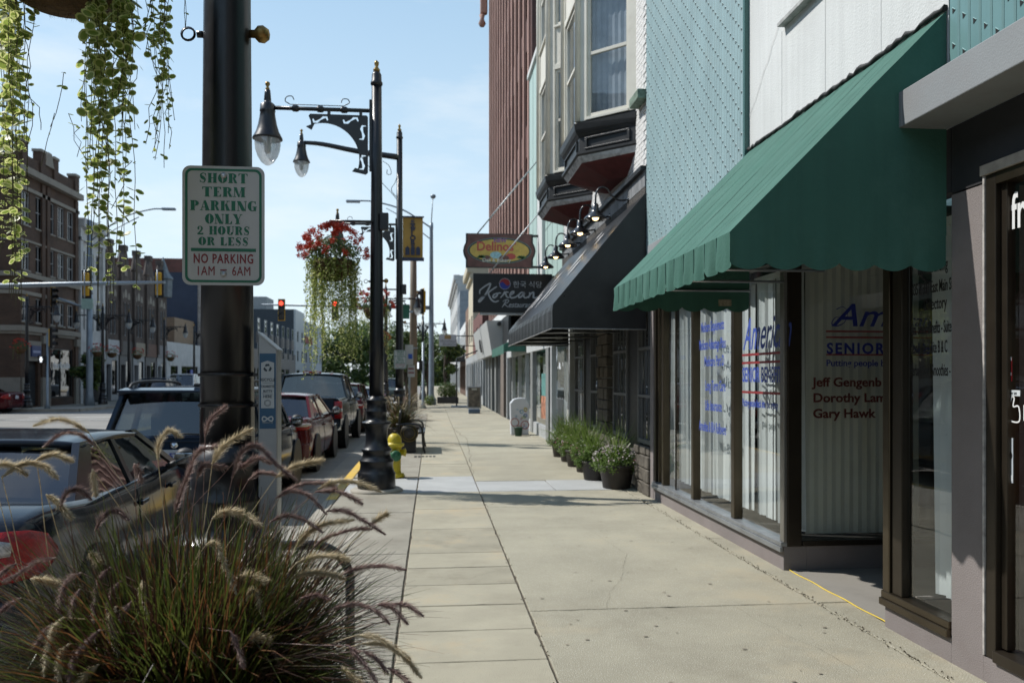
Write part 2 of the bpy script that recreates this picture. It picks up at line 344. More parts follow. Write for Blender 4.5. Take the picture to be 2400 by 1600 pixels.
# ---------------- near shop fronts (wall line X = 2.9)
WX0 = 2.9
MAUVE = pm('mauve_stucco', (.222, .196, .190), .9, var=.1, scale=1.5, bump=.45, bscale=130, dirt=((.16, .12, .11), .4, 2.0))
BRONZE = pm('dark_bronze_aluminium', (.045, .036, .026), .38, metal=.6, var=.12, scale=4)
BRONZE2 = pm('satin_bronze_edge', (.10, .08, .055), .32, metal=.85, var=.1, scale=4)
ALU = pm('weathered_aluminium_sill', (.36, .38, .40), .42, metal=.7, var=.15, scale=6, dirt=((.15, .14, .13), .5, 4))
SGLASS = glassm('shop_glass', (.86, .9, .9), 1.68)
STUCCO = pm('white_stucco', (.68, .70, .695), .9, var=.05, scale=.7, bump=.4, bscale=60, streak=.11, dirt=((.48, .49, .48), .35, 1.1))
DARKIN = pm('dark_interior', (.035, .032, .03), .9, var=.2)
BLIND = pm('ivory_blind_vinyl', (.9, .89, .8), .5, var=.05, scale=2)
BLINDW = pm('white_curtain_vinyl', (.8, .82, .82), .5, var=.05, scale=2)
BLUET = pm('blue_vinyl_lettering', (.02, .035, .27), .5, var=.05)
BLUET2 = pm('bright_blue_vinyl', (.05, .09, .40), .5, var=.05)
REDT = pm('red_vinyl_stripe', (.24, .025, .03), .5, var=.05)
MAROONT = pm('maroon_vinyl_lettering', (.10, .018, .016), .5, var=.05)
BLACKT = pm('black_vinyl_lettering', (.01, .01, .012), .5, var=0)
WHITET = pm('white_vinyl_lettering', (.75, .76, .76), .5, var=.02)
ob = thing('office_building', 'white stucco and aqua metal office building with bronze framed shop windows', 'building', (2.9, 4.3, 0))
# plinth and piers
def bb(parent, nm, mt, *a, bevel=0): return M().box(*a).build(nm, mt, parent, bevel)
bb(ob, 'plinth', MAUVE, 2.9, 3.1, 6.47, 10.56, -.05, .2, bevel=.006)
bb(ob, 'plinth', MAUVE, 2.9, 3.1, 4.285, 4.96, -.05, .14, bevel=.006)
bb(ob, 'plinth', MAUVE, 3.1, 4.45, 6.47, 6.6, -.05, .2, bevel=.004)
bb(ob, 'pier', MAUVE, 2.895, 3.2, 10.44, 10.58, -.05, 3.0)
bb(ob, 'sill', ALU, 2.872, 3.0, 6.462, 10.44, .2, .235, bevel=.005); bb(ob, 'sill', ALU, 2.86, 2.885, 6.45, 10.43, .155, .199, bevel=.004)
bb(ob, 'sill', BRONZE2, 2.872, 3.0, 4.29, 4.985, .14, .185, bevel=.005); bb(ob, 'sill', BRONZE2, 2.885, 3.0, 4.29, 4.98, .186, .23, bevel=.004)
bb(ob, 'sill', BRONZE, 3.06, 4.42, 6.455, 6.55, .2, .245, bevel=.004)
# mullions of the long window
for y, wd, x0, mt in ((10.38, .06, 2.9, BRONZE), (10.30, .05, 2.925, BRONZE2), (10.03, .07, 2.9, BRONZE2), (9.6, .022, 2.935, BRONZE), (8.85, .085, 2.9, BRONZE2), (7.62, .085, 2.9, BRONZE2)):
    bb(ob, 'mullion', mt, x0, 2.985, y - wd / 2, y + wd / 2, .236, 2.64, bevel=.006)
    bb(ob, 'mullion_bead', BRONZE, x0 + .012, 2.975, y + wd / 2, y + wd / 2 + .03, .2362, 2.639)
bb(ob, 'corner_post', pm('satin_aluminium_post', (.30, .29, .27), .35, metal=.8, var=.1), 2.893, 2.925, 6.455, 6.53, .236, 2.64, bevel=.006)
bb(ob, 'corner_post', BRONZE, 2.926, 3.05, 6.452, 6.56, .2, 2.64, bevel=.006)
bb(ob, 'window_head', BRONZE, 2.9, 3.0, 6.57, 10.4, 2.58, 2.64); bb(ob, 'window_head', BRONZE, 3.05, 4.4, 6.47, 6.55, 2.58, 2.64)
for a, b in ((6.535, 7.577), (7.663, 8.807), (8.893, 9.589), (9.611, 9.995), (10.065, 10.275)):
    M().quad((2.945, a, .236), (2.945, b, .236), (2.945, b, 2.58), (2.945, a, 2.58)).build('window_pane', SGLASS, ob)
# alcove window facing down the street
M().quad((3.055, 6.5, .245), (4.3, 6.5, .245), (4.3, 6.5, 2.58), (3.055, 6.5, 2.58)).build('window_pane', SGLASS, ob)
bb(ob, 'mullion', BRONZE, 4.3, 4.42, 6.455, 6.55, .246, 2.6)
# near return window
bb(ob, 'mullion', BRONZE2, 2.893, 2.95, 4.9, 4.975, .19, 2.64, bevel=.006); bb(ob, 'mullion', BRONZE, 2.951, 3.05, 4.885, 4.97, .19, 2.64, bevel=.006); bb(ob, 'mullion', BRONZE, 2.905, 2.96, 4.78, 4.8835, .231, 2.64, bevel=.005)
M().quad((2.94, 4.285, .231), (2.94, 4.78, .231), (2.94, 4.78, 2.6), (2.94, 4.285, 2.6)).build('window_pane', SGLASS, ob)
M().quad((3.05, 4.94, .19), (4.3, 4.94, .19), (4.3, 4.94, 2.6), (3.05, 4.94, 2.6)).build('window_pane', SGLASS, ob)
bb(ob, 'plinth', MAUVE, 3.11, 4.4, 4.86, 4.96, -.05, .189)
# alcove floor, ceiling, entrance door
af = bb(ob, 'alcove_floor', pm('alcove_concrete', (.25, .235, .21), .9, var=.15, scale=2, bump=.3, bscale=140, dirt=((.13, .12, .1), .5, 2)), 2.965, 4.5, 4.97, 6.46, -.1, .003)
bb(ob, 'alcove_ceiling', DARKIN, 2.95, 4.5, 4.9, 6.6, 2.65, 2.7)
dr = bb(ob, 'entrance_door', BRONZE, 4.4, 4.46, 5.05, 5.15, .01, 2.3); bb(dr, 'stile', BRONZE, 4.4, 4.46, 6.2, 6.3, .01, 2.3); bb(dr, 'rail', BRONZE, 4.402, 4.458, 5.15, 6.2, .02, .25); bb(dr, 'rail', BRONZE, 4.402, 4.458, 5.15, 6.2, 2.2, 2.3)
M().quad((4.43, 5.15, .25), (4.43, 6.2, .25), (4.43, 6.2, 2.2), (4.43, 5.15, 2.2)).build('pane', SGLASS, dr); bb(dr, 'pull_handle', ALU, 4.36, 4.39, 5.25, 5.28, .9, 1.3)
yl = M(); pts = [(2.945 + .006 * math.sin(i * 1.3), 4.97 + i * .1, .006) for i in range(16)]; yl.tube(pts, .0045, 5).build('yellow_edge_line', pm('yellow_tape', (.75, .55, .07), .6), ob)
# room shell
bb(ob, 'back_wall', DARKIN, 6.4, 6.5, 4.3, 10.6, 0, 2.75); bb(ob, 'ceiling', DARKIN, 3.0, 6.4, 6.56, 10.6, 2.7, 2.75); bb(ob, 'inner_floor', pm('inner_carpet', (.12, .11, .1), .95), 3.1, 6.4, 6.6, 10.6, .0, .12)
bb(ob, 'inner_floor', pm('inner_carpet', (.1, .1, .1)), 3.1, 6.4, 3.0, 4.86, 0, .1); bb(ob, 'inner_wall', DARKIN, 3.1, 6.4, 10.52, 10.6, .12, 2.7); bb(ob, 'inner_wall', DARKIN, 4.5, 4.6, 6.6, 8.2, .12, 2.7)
# fascia box running over both shop fronts and sign band below
FASC = pm('grey_mauve_fascia', (.245, .262, .272), .75, var=.07, scale=1.2, bump=.2, bscale=90, dirt=((.2, .16, .15), .3, 1.8))
bb(ob, 'fascia_box', FASC, 2.61, 2.9, 4.29, 9.66, 3.0, 3.2, bevel=.006)
bb(ob, 'sign_band', pm('dark_sign_band', (.035, .034, .038), .6, var=.15), 2.9, 3.0, 4.29, 10.6, 2.64, 3.0)
# upper walls
bb(ob, 'stucco_wall', STUCCO, 2.9, 3.2, 4.31, 7.2, 3.0, 9.5)
for y in (5.0, 5.75, 6.5): bb(ob, 'panel_joint', pm('panel_joint_line', (.58, .6, .595), .9), 2.8975, 2.8995, y, y + .004, 3.0, 4.48)
# raised upper stucco field with a weathered drip edge
bb(ob, 'upper_stucco', STUCCO, 2.84, 2.899, 4.31, 6.42, 4.52, 9.5, bevel=.004); bb(ob, 'drip_edge', pm('stained_drip', (.4, .41, .4), .8, var=.3, scale=12), 2.835, 2.9, 4.31, 6.45, 4.49, 4.517)
ck = M(); ck.ribbon([(2.8935, 7.19 - .05 * k + .01 * math.sin(k * 2.1), 3.98 + .045 * k + .012 * math.sin(k * 1.3)) for k in range(16)], .006, (-1, 0, 0)).build('stucco_crack', pm('joint_line', (.45, .45, .44), .9), ob)
for y_, z_, s_ in ((5.25, 4.62, .10), (5.12, 4.75, .07), (5.3, 4.85, .05)): M().poly([(2.8385, y_ + s_ * math.cos(t) * (1 + .4 * math.sin(t * 3)), z_ + s_ * 1.3 * math.sin(t) * (1 + .3 * math.cos(t * 2))) for t in [k * .7 for k in range(9)]]).build('peeled_patch', pm('bare_render_patch', (.5, .54, .53), .95, var=.2, scale=30), ob)
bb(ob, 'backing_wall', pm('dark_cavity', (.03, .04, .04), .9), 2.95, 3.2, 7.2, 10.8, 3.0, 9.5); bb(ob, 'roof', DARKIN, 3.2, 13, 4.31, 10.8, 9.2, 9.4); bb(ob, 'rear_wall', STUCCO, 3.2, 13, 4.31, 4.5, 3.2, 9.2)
AQUA = pm('aqua_metal_cladding', (.29, .42, .44), .5, var=.06, scale=1.2, streak=.16, dirt=((.34, .44, .44), .5, 2.2))
TEALD = pm('dark_teal_metal_trim', (.04, .12, .11), .45, var=.1)
bb(ob, 'corner_trim', TEALD, 2.855, 2.95, 7.2, 7.24, 3.0, 9.5)
def strip_mesh(z0, z1, ph, wd=.1):
    m = M(); h = wd / 2 - .004
    m.prism([(0, -h, z0), (0, h, z0), (-.012, h - .004, z0), (-.012, -h + .012, z0), (-.006, -h, z0)], (0, 0, z1 - z0))
    z = z0 + ph
    while z < z1 - .05:                     # punched holes as flat triangles painted dark, small lip above
        a, b, c, d = (-.0125, -.004, z), (-.0125, .032, z + .012), (-.0125, .03, z - .034), (-.034, .016, z - .018)
        m.add([(-.0140, -.015, z - .006), (-.0140, .016, z + .016), (-.0140, .014, z - .020)], [(0, 1, 2)], mi=1); m.add([(-.0122, -.017, z - .004), (-.0122, .017, z + .021), (-.0150, .016, z + .016), (-.0150, -.015, z - .006)], [(0, 1, 2, 3)]); z += .196
    return m
ph3 = [.03, .095, .161]
HOLE_SHADE = pm('painted_hole_shade', (.008, .012, .012), .9, var=0)  # near-black colour paints the shade inside the punched holes; nothing is cut
st = [strip_mesh(0, 6.3, p, .07).mesh('cladding_strip', [AQUA, HOLE_SHADE]) for p in ph3]
for i in range(50): inst('cladding_strip', st[i % 3], ob, Vector((2.899, 7.28 + i * .0702, 3.2)) - wloc(ob))
for i in range(24, 36):
    inst('cladding_strip', M().box(-.012, 0, -.045, .045, 0, .2).mesh('cladding_foot', AQUA) if i == 24 else bpy.data.meshes['cladding_foot'], ob, Vector((2.899, 7.29 + i * .0985, 3.0)) - wloc(ob))
# blinds (things of their own: they hang behind the glass)
r5 = random.Random(31)
def blind(name, label, slots, x, face, mt, z0=.3, z1=2.5, wd=.085):
    t = thing(name, label, 'blind', (x, slots[0][0], z0) if face == 'x' else (slots[0][0], x, z0), 'vertical blinds behind the shop windows')
    me = M().prism([(0, -wd / 2, 0), (.006, 0, 0), (0, wd / 2, 0), (-.002, wd / 2, 0), (.004, 0, 0), (-.002, -wd / 2, 0)], (0, 0, z1 - z0)).mesh('slat', mt)
    for p, a in slots:
        o = inst('slat', me, t,  (r5.uniform(-.02, .03) if face == 'x' else 0, p - slots[0][0], 0) if face == 'x' else (p - slots[0][0], 0, 0), (r5.uniform(-.012, .012) if face == 'x' else 0, 0, R(a) if face == 'x' else R(90 + a)), (1, r5.choice((.6, .8, 1, 1.25)) if face == 'x' else 1, 1))
    if face == 'x': bb(t, 'head_rail', mt, x - .03, x + .03, slots[0][0] - .05, slots[-1][0] + .05, z1 + .005, z1 + .05)
    else: bb(t, 'head_rail', mt, slots[0][0] - .05, slots[-1][0] + .05, x - .03, x + .03, z1 + .005, z1 + .05)
    return t
r2 = random.Random(3)
blind('vertical_blind', 'ivory vertical blind closed behind the alcove window with the name list', [(3.2 + i * .078, 8) for i in range(13)], 6.62, 'y', BLIND, .27, 2.56, .09)
sl = [(6.6 + i * .05 + r2.uniform(-.012, .012), r2.choice([0, 10, 20, 32, 45])) for i in range(19)]
blind('vertical_blind', 'loosely drawn white vertical blind behind the blue and red lettered pane', sl, 3.12, 'x', BLINDW)
sl = [(7.7 + i * .05 + r2.uniform(-.014, .014), r2.choice([0, 10, 20, 35, 50])) for i in range(22)]
blind('vertical_blind', 'white vertical blind with gaps behind the middle blue lettered pane', sl, 3.12, 'x', BLINDW)
sl = [(8.95 + i * .055 + r2.uniform(-.014, .014), r2.choice([0, 10, 20, 35, 50])) for i in range(24)]
blind('vertical_blind', 'white vertical blind behind the farthest narrow panes beside the flower tubs', sl, 3.12, 'x', BLINDW)
sl = [(4.34 + i * .034, r2.choice([5, 15, 30, 45])) for i in range(9)]
blind('vertical_blind', 'bunched white vertical blind behind the narrow pane with the directory lettering', sl, 3.06, 'x', BLINDW)
# lettering on the glass
Yt = 6.494
text('Am', .27, BLUET, ob, (3.33, Yt, 2.03), (1, 0, 0), shear=.35, off=.002, sx=1.25); text('erican', .16, BLUET, ob, (3.81, Yt, 2.03), (1, 0, 0), shear=.35)
lt = M()
for z, t in ((1.985, .007), (1.935, .007), (1.79, .006)): lt.box(3.28, 4.25, Yt - .001, Yt, z - t, z + t)
lt.build('red_stripe', REDT, ob)
lw_ = M(); P2 = lambda x, z: (x, Yt - .0012, z)      # swash of the capital
lw_.ribbon(catmull([P2(3.42, 2.10), P2(3.36, 2.10), P2(3.33, 2.05), P2(3.37, 2.03), P2(3.44, 2.06), P2(3.47, 2.14), P2(3.43, 2.19), P2(3.37, 2.17)], 5), [.004 + .006 * math.sin(i * .12) ** 2 for i in range(36)], (0, -1, 0)); lw_.build('swash', BLUET, ob)
text('SENIOR BENEFITS', .125, BLUET, ob, (3.285, Yt, 1.80), (1, 0, 0), off=.004, spacing=1.25)
text('Putting people back', .075, BLUET, ob, (3.28, Yt, 1.695), (1, 0, 0), off=.0015, sx=1.05)
for i, s in enumerate(('Jeff Gengenb', 'Dorothy Lam', 'Gary Hawk')): text(s, .105, MAROONT, ob, (3.165, Yt, 1.525 - i * .131), (1, 0, 0), off=.003, sx=1.12)
Xg = 2.938; yd = (0, -1, 0)
text('American', .42, BLUET2, ob, (Xg, 7.44, 1.86), yd, shear=.45, off=.003, sx=.62)
lt = M()
for z in (1.81, 1.735, 1.462): lt.box(Xg - .001, Xg, 6.55, 7.47, z - .011, z + .011)
lt.build('red_stripe', REDT, ob)
text('SENIOR BENEFITS', .19, BLUET2, ob, (Xg, 7.46, 1.56), yd, off=.004, sx=.62); text('Putting people back into the agency', .1, BLUET2, ob, (Xg, 7.46, 1.33), yd, sx=.55, off=.002)
for s, z, y in (('Medicare Supplements', 2.09, 8.66), ('Medicare Advantage Plans', 1.9, 8.72), ('Medicare Part D', 1.72, 8.55), ('Long Term Care', 1.46, 8.52), ('Life Insurance', 1.25, 8.52), ('Annuities & IRA Rollovers', 1.02, 8.72)):
    text(s, .155, BLUET2, ob, (Xg, y, z), yd, off=.002, sx=.58 if len(s) < 18 else .5)
for s, z, y, k in (('Bondi Building', 2.22, 4.66, .5), ("335 & 337 East Main St", 2.10, 4.72, .42), ('Directory', 2.0, 4.6, .55), ('Am. Senior Benefits - Suite', 1.86, 4.73, .36), ('Associates - Suite B & C', 1.745, 4.73, .36), ('Herbal Juice & Smoothies -', 1.61, 4.74, .36)):
    text(s, .1, BLACKT, ob, (2.935, y, z), yd, off=.001, sx=k)
# ---- neighbouring juice shop nearest the camera
jb = thing('shop_building', 'mauve shop front with teal ribbed metal and grey fascia box nearest the viewer', 'building', (2.9, 2, 0))
bb(jb, 'pier', MAUVE, 2.9, 3.2, 4.02, 4.284, -.05, 2.62); bb(jb, 'plinth', MAUVE, 2.9, 3.1, -2, 4.019, -.05, .13)
bb(jb, 'pier_edge_bead', pm('chipped_white_bead', (.4, .38, .36), .7, var=.3, scale=20), 2.893, 2.91, 4.005, 4.0195, .14, 2.66)
bb(jb, 'window_frame', BRONZE, 2.9, 3.0, 3.93, 4.004, .135, 2.66, bevel=.005); bb(jb, 'window_frame', BRONZE, 2.93, 3.0, 3.885, 3.929, .2, 2.6, bevel=.004)
bb(jb, 'window_frame', BRONZE2, 2.9, 3.0, -2, 3.928, 2.6, 2.66); bb(jb, 'sill', BRONZE, 2.88, 3.0, -2, 3.928, .13, .19, bevel=.004)
M().quad((2.955, -2, .19), (2.955, 3.884, .19), (2.955, 3.884, 2.6), (2.955, -2, 2.6)).build('window_pane', SGLASS, jb)
bb(jb, 'sign_band', pm('dark_sign_band', (.03, .03, .033)), 2.9, 3.0, -2, 4.284, 2.72, 3.0); bb(jb, 'head_strip', pm('pale_stained_strip', (.40, .36, .31), .8, var=.2, scale=10), 2.885, 3.0, -2, 4.03, 2.662, 2.715)
bb(jb, 'sign_band', pm('dark_sign_band', (.03, .03, .033)), 2.9, 3.0, 4.031, 4.284, 2.63, 2.72)
bb(jb, 'fascia_box', FASC, 2.61, 2.9, -2, 4.284, 3.0, 3.2, bevel=.006)
bb(jb, 'backing_wall', pm('dark_cavity', (.03, .04, .04)), 2.95, 3.2, -2, 4.3, 3.2, 9.5)
TEAL2 = pm('teal_ribbed_metal', (.16, .30, .30), .4, metal=.15, var=.08, scale=2, streak=.1)
st2 = [strip_mesh(0, 6.2, p + .02).mesh('cladding_strip', [TEAL2, HOLE_SHADE]) for p in ph3]
for i in range(34): inst('cladding_strip', st2[(-i) % 3], jb, Vector((2.9, 4.245 - i * .087, 3.2)) - wloc(jb), None, (1, .86, 1))
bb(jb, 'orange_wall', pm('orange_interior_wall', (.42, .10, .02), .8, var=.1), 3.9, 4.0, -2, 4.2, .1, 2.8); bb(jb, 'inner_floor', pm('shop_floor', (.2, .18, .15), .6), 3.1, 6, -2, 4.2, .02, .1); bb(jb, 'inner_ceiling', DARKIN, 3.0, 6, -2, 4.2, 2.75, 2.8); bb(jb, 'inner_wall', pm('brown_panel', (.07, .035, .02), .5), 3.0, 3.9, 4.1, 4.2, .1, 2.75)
curt = M()
for i in range(30):
    y = 3.72 - i * .04; curt.quad((3.08 + .02 * math.sin(i), y, .6), (3.08 + .02 * math.sin(i + 1), y - .04, .6), (3.08 + .02 * math.sin(i + 1), y - .04, 1.9), (3.08 + .02 * math.sin(i), y, 1.9))
curt.build('sheer_curtain', pm('beige_sheer', (.34, .30, .24), .8, var=.3, scale=60), jb)
text('fresh', .26, WHITET, jb, (2.953, 3.885, 2.36), yd, off=.004, sx=.6)
stk = bb(jb, 'window_sticker', pm('red_sticker', (.3, .02, .025), .4, var=.1), 2.952, 2.954, 3.878, 3.905, 1.58, 1.70); bb(stk, 'sticker_band', WHITET, 2.951, 2.9519, 3.88, 3.9, 1.61, 1.625); bb(stk, 'sticker_band', WHITET, 2.951, 2.9519, 3.879, 3.904, 1.685, 1.705)
ls = bb(jb, 'window_sticker', pm('pale_sticker', (.6, .64, .66), .4), 2.952, 2.954, 3.82, 3.935, 1.505, 1.535); text('follow us', .024, BLACKT, ls, (2.951, 3.93, 1.513), yd)
nsm = bb(jb, 'window_sticker', pm('no_smoking_card', (.45, .49, .52), .4, var=.1), 2.952, 2.954, 3.87, 3.93, 1.06, 1.29); M().lathe([(.02, 0), (.026, 0), (.026, .001), (.02, .001)], (2.9505, 3.9, 1.2), 20, 'x').build('no_smoking_ring', BLACKT, nsm); bb(nsm, 'cigarette', BLACKT, 2.9506, 2.9518, 3.885, 3.915, 1.197, 1.203); bb(nsm, 'card_footer', WHITET, 2.951, 2.9519, 3.873, 3.927, 1.07, 1.1)
hd = M(); H3 = lambda y, z: (2.952, 3.93 - y, 1.38 + z * .8)
hd.ribbon(catmull([H3(.0, .06), H3(.03, .075), H3(.045, .13), H3(.055, .155), H3(.068, .14), H3(.062, .09), H3(.1, .09), H3(.105, .0), H3(.05, -.005), H3(.03, .02), H3(.0, .035), H3(-.005, .05), H3(.0, .06)], 5), .008, (-1, 0, 0)); hd.build('hand_outline', WHITET, jb)
text('EAT', .11, WHITET, jb, (2.952, 3.80, 1.385), yd, off=.002, sx=.8)
# ---- green fabric awning
GRN = pm('faded_green_canvas', (.043, .138, .106), .85, var=.06, scale=1.3, bump=.3, bscale=45, streak=.13, dirt=((.075, .178, .145), .5, 2.4))
aw = thing('green_awning', 'large faded green canvas awning with scalloped valance over the alcove', 'awning', (2.9, 4.32, 2.2))
YA0, YA1, XF, ZF, ZT = 4.32, 7.18, 1.63, 2.40, 3.67
ny, nx = 58, 14; pv = []; m = M()
def aw_pt(i, j):
    y = YA0 + (YA1 - YA0) * i / ny; t = j / nx
    x = 2.895 + (XF - 2.895) * t; z = ZT + (ZF - ZT) * t
    sag = .018 * math.sin(math.pi * t) * (1 - abs(math.cos(i * math.pi * 5 / ny)) ** .6)      # cloth dips between the five frame ribs
    z -= sag; z += .010 * noise.noise((x * 2.2, y * 3, 1)) * math.sin(math.pi * min(1, t * 1.05)) + .004 * noise.noise((x * 9, y * 4, 3))
    return (x, y, z)
for j in range(nx + 1):
    for i in range(ny + 1): m.v.append(aw_pt(i, j))
for j in range(nx):
    for i in range(ny): m.f.append([j * (ny + 1) + i, j * (ny + 1) + i + 1, (j + 1) * (ny + 1) + i + 1, (j + 1) * (ny + 1) + i]); m.sm.append(True); m.mi.append(0)
m.build('slope', GRN, aw)
THR = pm('dark_green_crease_thread', (.03, .1, .08), .8)
for yy, ff in ((4.62, .0), (4.7, .02), (5.2, -.03), (5.75, .01), (5.8, .05), (6.35, -.02), (6.9, .02)):
    M().ribbon([Vector((2.893, yy, ZT)).lerp(Vector((XF, yy + ff, ZF)), k / 12) + Vector((0, 0, -.018 * math.sin(math.pi * k / 12) * (1 - abs(math.cos((yy - YA0) / (YA1 - YA0) * math.pi * 5)) ** .6))) for k in range(13)], .005, (-.707, 0, .707), .012).build('crease', THR, aw)  # creases drawn as thin dark green strips over the canvas
for yy in (4.9, 5.48, 6.05, 6.62):
    M().quad((2.893, yy, ZT + .0035), (2.893, yy + .02, ZT + .0035), (XF, yy + .02, ZF + .0035), (XF, yy, ZF + .0035)).build('seam', GRN, aw)
def valance(pts, lo, amp, per, wob, parent, nm):
    """hanging scalloped strip through top points"""
    m = M(); n = len(pts); L_ = 0; acc = [0]
    for a, b in zip(pts[:-1], pts[1:]): L_ += (Vector(b) - Vector(a)).length; acc.append(L_)
    rows = 5
    for k in range(rows + 1):
        for i, p in enumerate(pts):
            s = acc[i]; bot = lo + amp * abs(math.sin(math.pi * s / per)) ** .7 * -1
            z = p[2] + (bot - p[2]) * k / rows; f = k / rows
            o = wob * f * (math.sin(s * 31) + .6 * math.sin(s * 53 + 1)); m.v.append((p[0] + (o if nm == 'front' else 0), p[1] + (o if nm != 'front' else 0), z))
    for k in range(rows):
        for i in range(n - 1): m.f.append([k * n + i, k * n + i + 1, (k + 1) * n + i + 1, (k + 1) * n + i]); m.sm.append(True); m.mi.append(0)
    return m
valance([(XF - .002, YA0 + (YA1 - YA0) * i / 160, ZF) for i in range(161)], 2.235, .045, .205, .014, aw, 'front').build('front_valance', GRN, aw)
for i in range(1, 14):
    y = YA0 + .205 * i; M().box(XF - .006, XF - .0025, y - .002, y + .003, 2.25, ZF).build('valance_stitch', pm('dark_green_crease_thread', (.03, .1, .08), .8), aw)
for yy, wob in ((YA0, .004), (YA1, .004)):
    m = M(); m.poly([(2.893, yy, ZT), (XF, yy, ZF), (2.893, yy, ZF)]); m.build('side_panel', GRN, aw)
    valance([(XF + (2.89 - XF) * i / 80, yy, ZF) for i in range(81)], 2.235, .04, .21, wob, aw, 'side').build('side_valance', GRN, aw)
m = M().tube([(XF + .02, YA0 + .02, ZF - .012), (XF + .02, YA1 - .02, ZF - .012)], .012, 8)
for yy in (YA0 + .02, 5.05, 5.75, 6.45, YA1 - .02): m.tube([(2.86, yy, ZT - .10), (XF + .05, yy, ZF - .05)], .011, 6).tube([(XF + .02, yy, ZF - .012), (2.89, yy, ZF - .012)], .011, 6)
m.build('frame', ALU, aw)
tr = M(); r3 = random.Random(5)
pts = [(2.888, YA0 + (YA1 - YA0) * i / 60, ZT + .012 + r3.uniform(-.008, .012)) for i in range(61)]; tr.tube(pts, [.012 + r3.uniform(0, .012) for _ in pts], 5); tr.build('tar_sealed_edge', pm('black_roof_tar', (.012, .014, .013), .7, var=.3, scale=20, bump=.6, bscale=40), aw)
bb(aw, 'side_tag', pm('worn_paper_tag', (.3, .27, .2), .8, var=.3, scale=40), 2.6, 2.72, YA1 - .006, YA1 - .0035, 2.25, 2.31)
# ---------------- wall with real openings, windows
def wall(parent, nm, mt, axis, pos, th, a0, a1, z0, z1, ops=()):
    m = M(); es = sorted({a0, a1, *[min(max(o[0], a0), a1) for o in ops], *[min(max(o[1], a0), a1) for o in ops]})
    for p, q in zip(es[:-1], es[1:]):
        if q - p < 1e-6: continue
        c = (p + q) / 2; zs = sorted([(o[2], o[3]) for o in ops if o[0] < c < o[1]]); z = z0
        for s, e in zs + [(z1, z1)]:
            if s > z:
                if axis == 'x': m.box(min(pos, pos + th), max(pos, pos + th), p, q, z, s)
                else: m.box(p, q, min(pos, pos + th), max(pos, pos + th), z, s)
            z = max(z, e)
    return m.build(nm, mt, parent)
def window(parent, axis, pos, inn, a0, a1, z0, z1, fm, gm, fw=.06, rail=True, sill=None, nm='window', muls=0, back=None):
    """frame in an opening; inn = +1/-1 direction into the building"""
    def bx(m, p, q, d0, d1, s, e):
        x0, x1 = sorted((pos + inn * d0, pos + inn * d1))
        return m.box(x0, x1, p, q, s, e) if axis == 'x' else m.box(p, q, x0, x1, s, e)
    m = M(); d0, d1 = .05, .12
    bx(m, a0, a0 + fw, d0, d1, z0, z1); bx(m, a1 - fw, a1, d0, d1, z0, z1); bx(m, a0 + fw, a1 - fw, d0, d1, z0, z0 + fw); bx(m, a0 + fw, a1 - fw, d0, d1, z1 - fw, z1)
    if rail: zc = (z0 + z1) / 2; bx(m, a0 + fw, a1 - fw, d0 + .01, d1, zc - fw / 2, zc + fw / 2)
    for k in range(muls): c = a0 + (a1 - a0) * (k + 1) / (muls + 1); bx(m, c - fw / 2, c + fw / 2, d0 + .012, d1 - .002, z0 + fw, z1 - fw)
    f = m.build(nm, fm, parent); x = pos + inn * .1
    M().quad(*[(x, p, s) if axis == 'x' else (p, x, s) for p, s in ((a0 + fw, z0 + fw), (a1 - fw, z0 + fw), (a1 - fw, z1 - fw), (a0 + fw, z1 - fw))]).build('pane', gm, f)
    if back:
        x = pos + inn * .3; M().quad(*[(x, p, s) if axis == 'x' else (p, x, s) for p, s in ((a0, z0), (a1, z0), (a1, z1), (a0, z1))]).build('room_dark', back, f)
    if sill: m = M(); bx(m, a0 - .08, a1 + .08, -.06, .1, z0 - .09, z0 - .002); m.build('sill', sill, f)
    return f
DGLASS = glassm('dim_window_glass', (.25, .27, .28), 1.7); SKYGL = glassm('old_window_glass', (.62, .66, .7), 1.55)
CREAM = pm('cream_painted_wood', (.70, .68, .60), .6, var=.06, scale=2, dirt=((.4, .36, .28), .3, 3))
BLKW = pm('black_painted_wood', (.018, .02, .022), .45, var=.2, scale=5)
WPAINT = pm('white_painted_brick', (.72, .72, .71), .8, var=.06, scale=3, bump=.4, bscale=50, dirt=((.45, .44, .43), .35, 3))
STONE = pm('rough_field_stone', (.11, .097, .08), .9, var=.3, scale=9, bump=.8, bscale=30)
CURTAIN = pm('white_net_curtain', (.62, .66, .68), .8, var=.15, scale=6)
MINT = pm('mint_metal_panel', (.42, .56, .52), .6, var=.04, scale=1, streak=.08)
# ---------------- restaurant building with bay windows
rb = thing('restaurant_building', 'white brick restaurant building with cream bay windows and black corbels', 'building', (2.9, 10.8, 0))
wall(rb, 'upper_wall', WPAINT, 'x', 2.93, .3, 10.8, 17.95, 3.9, 13.5)
r4 = random.Random(11); bmesh_ = [M().box(-.012, .02, -.1, .1, -.028, .028).mesh('brick', WPAINT)]
n = 0; rest = M()
for k in range(66):                                    # courses of white painted bricks
    z = 4.45 + k * .066
    for i in range(-1, 34):
        y = 10.9 + i * .212 + (.106 if k % 2 else 0)
        if not (10.83 < y - .1 and y + .1 < 17.9): continue
        vis = (y < 11.25) or (z < 5.6 and (y < 14.7 and not (11.3 < y < 14.1 and z > 4.75)))
        if vis and n < 300: o = inst('brick', bmesh_[0], rb, Vector((2.93 + r4.uniform(-.002, .002), y, z)) - wloc(rb)); n += 1
        else: rest.box(2.918, 2.94, y - .1, y + .1, z - .028, z + .028)
tag(rest.build('brickwork', WPAINT, rb), kind='stuff')
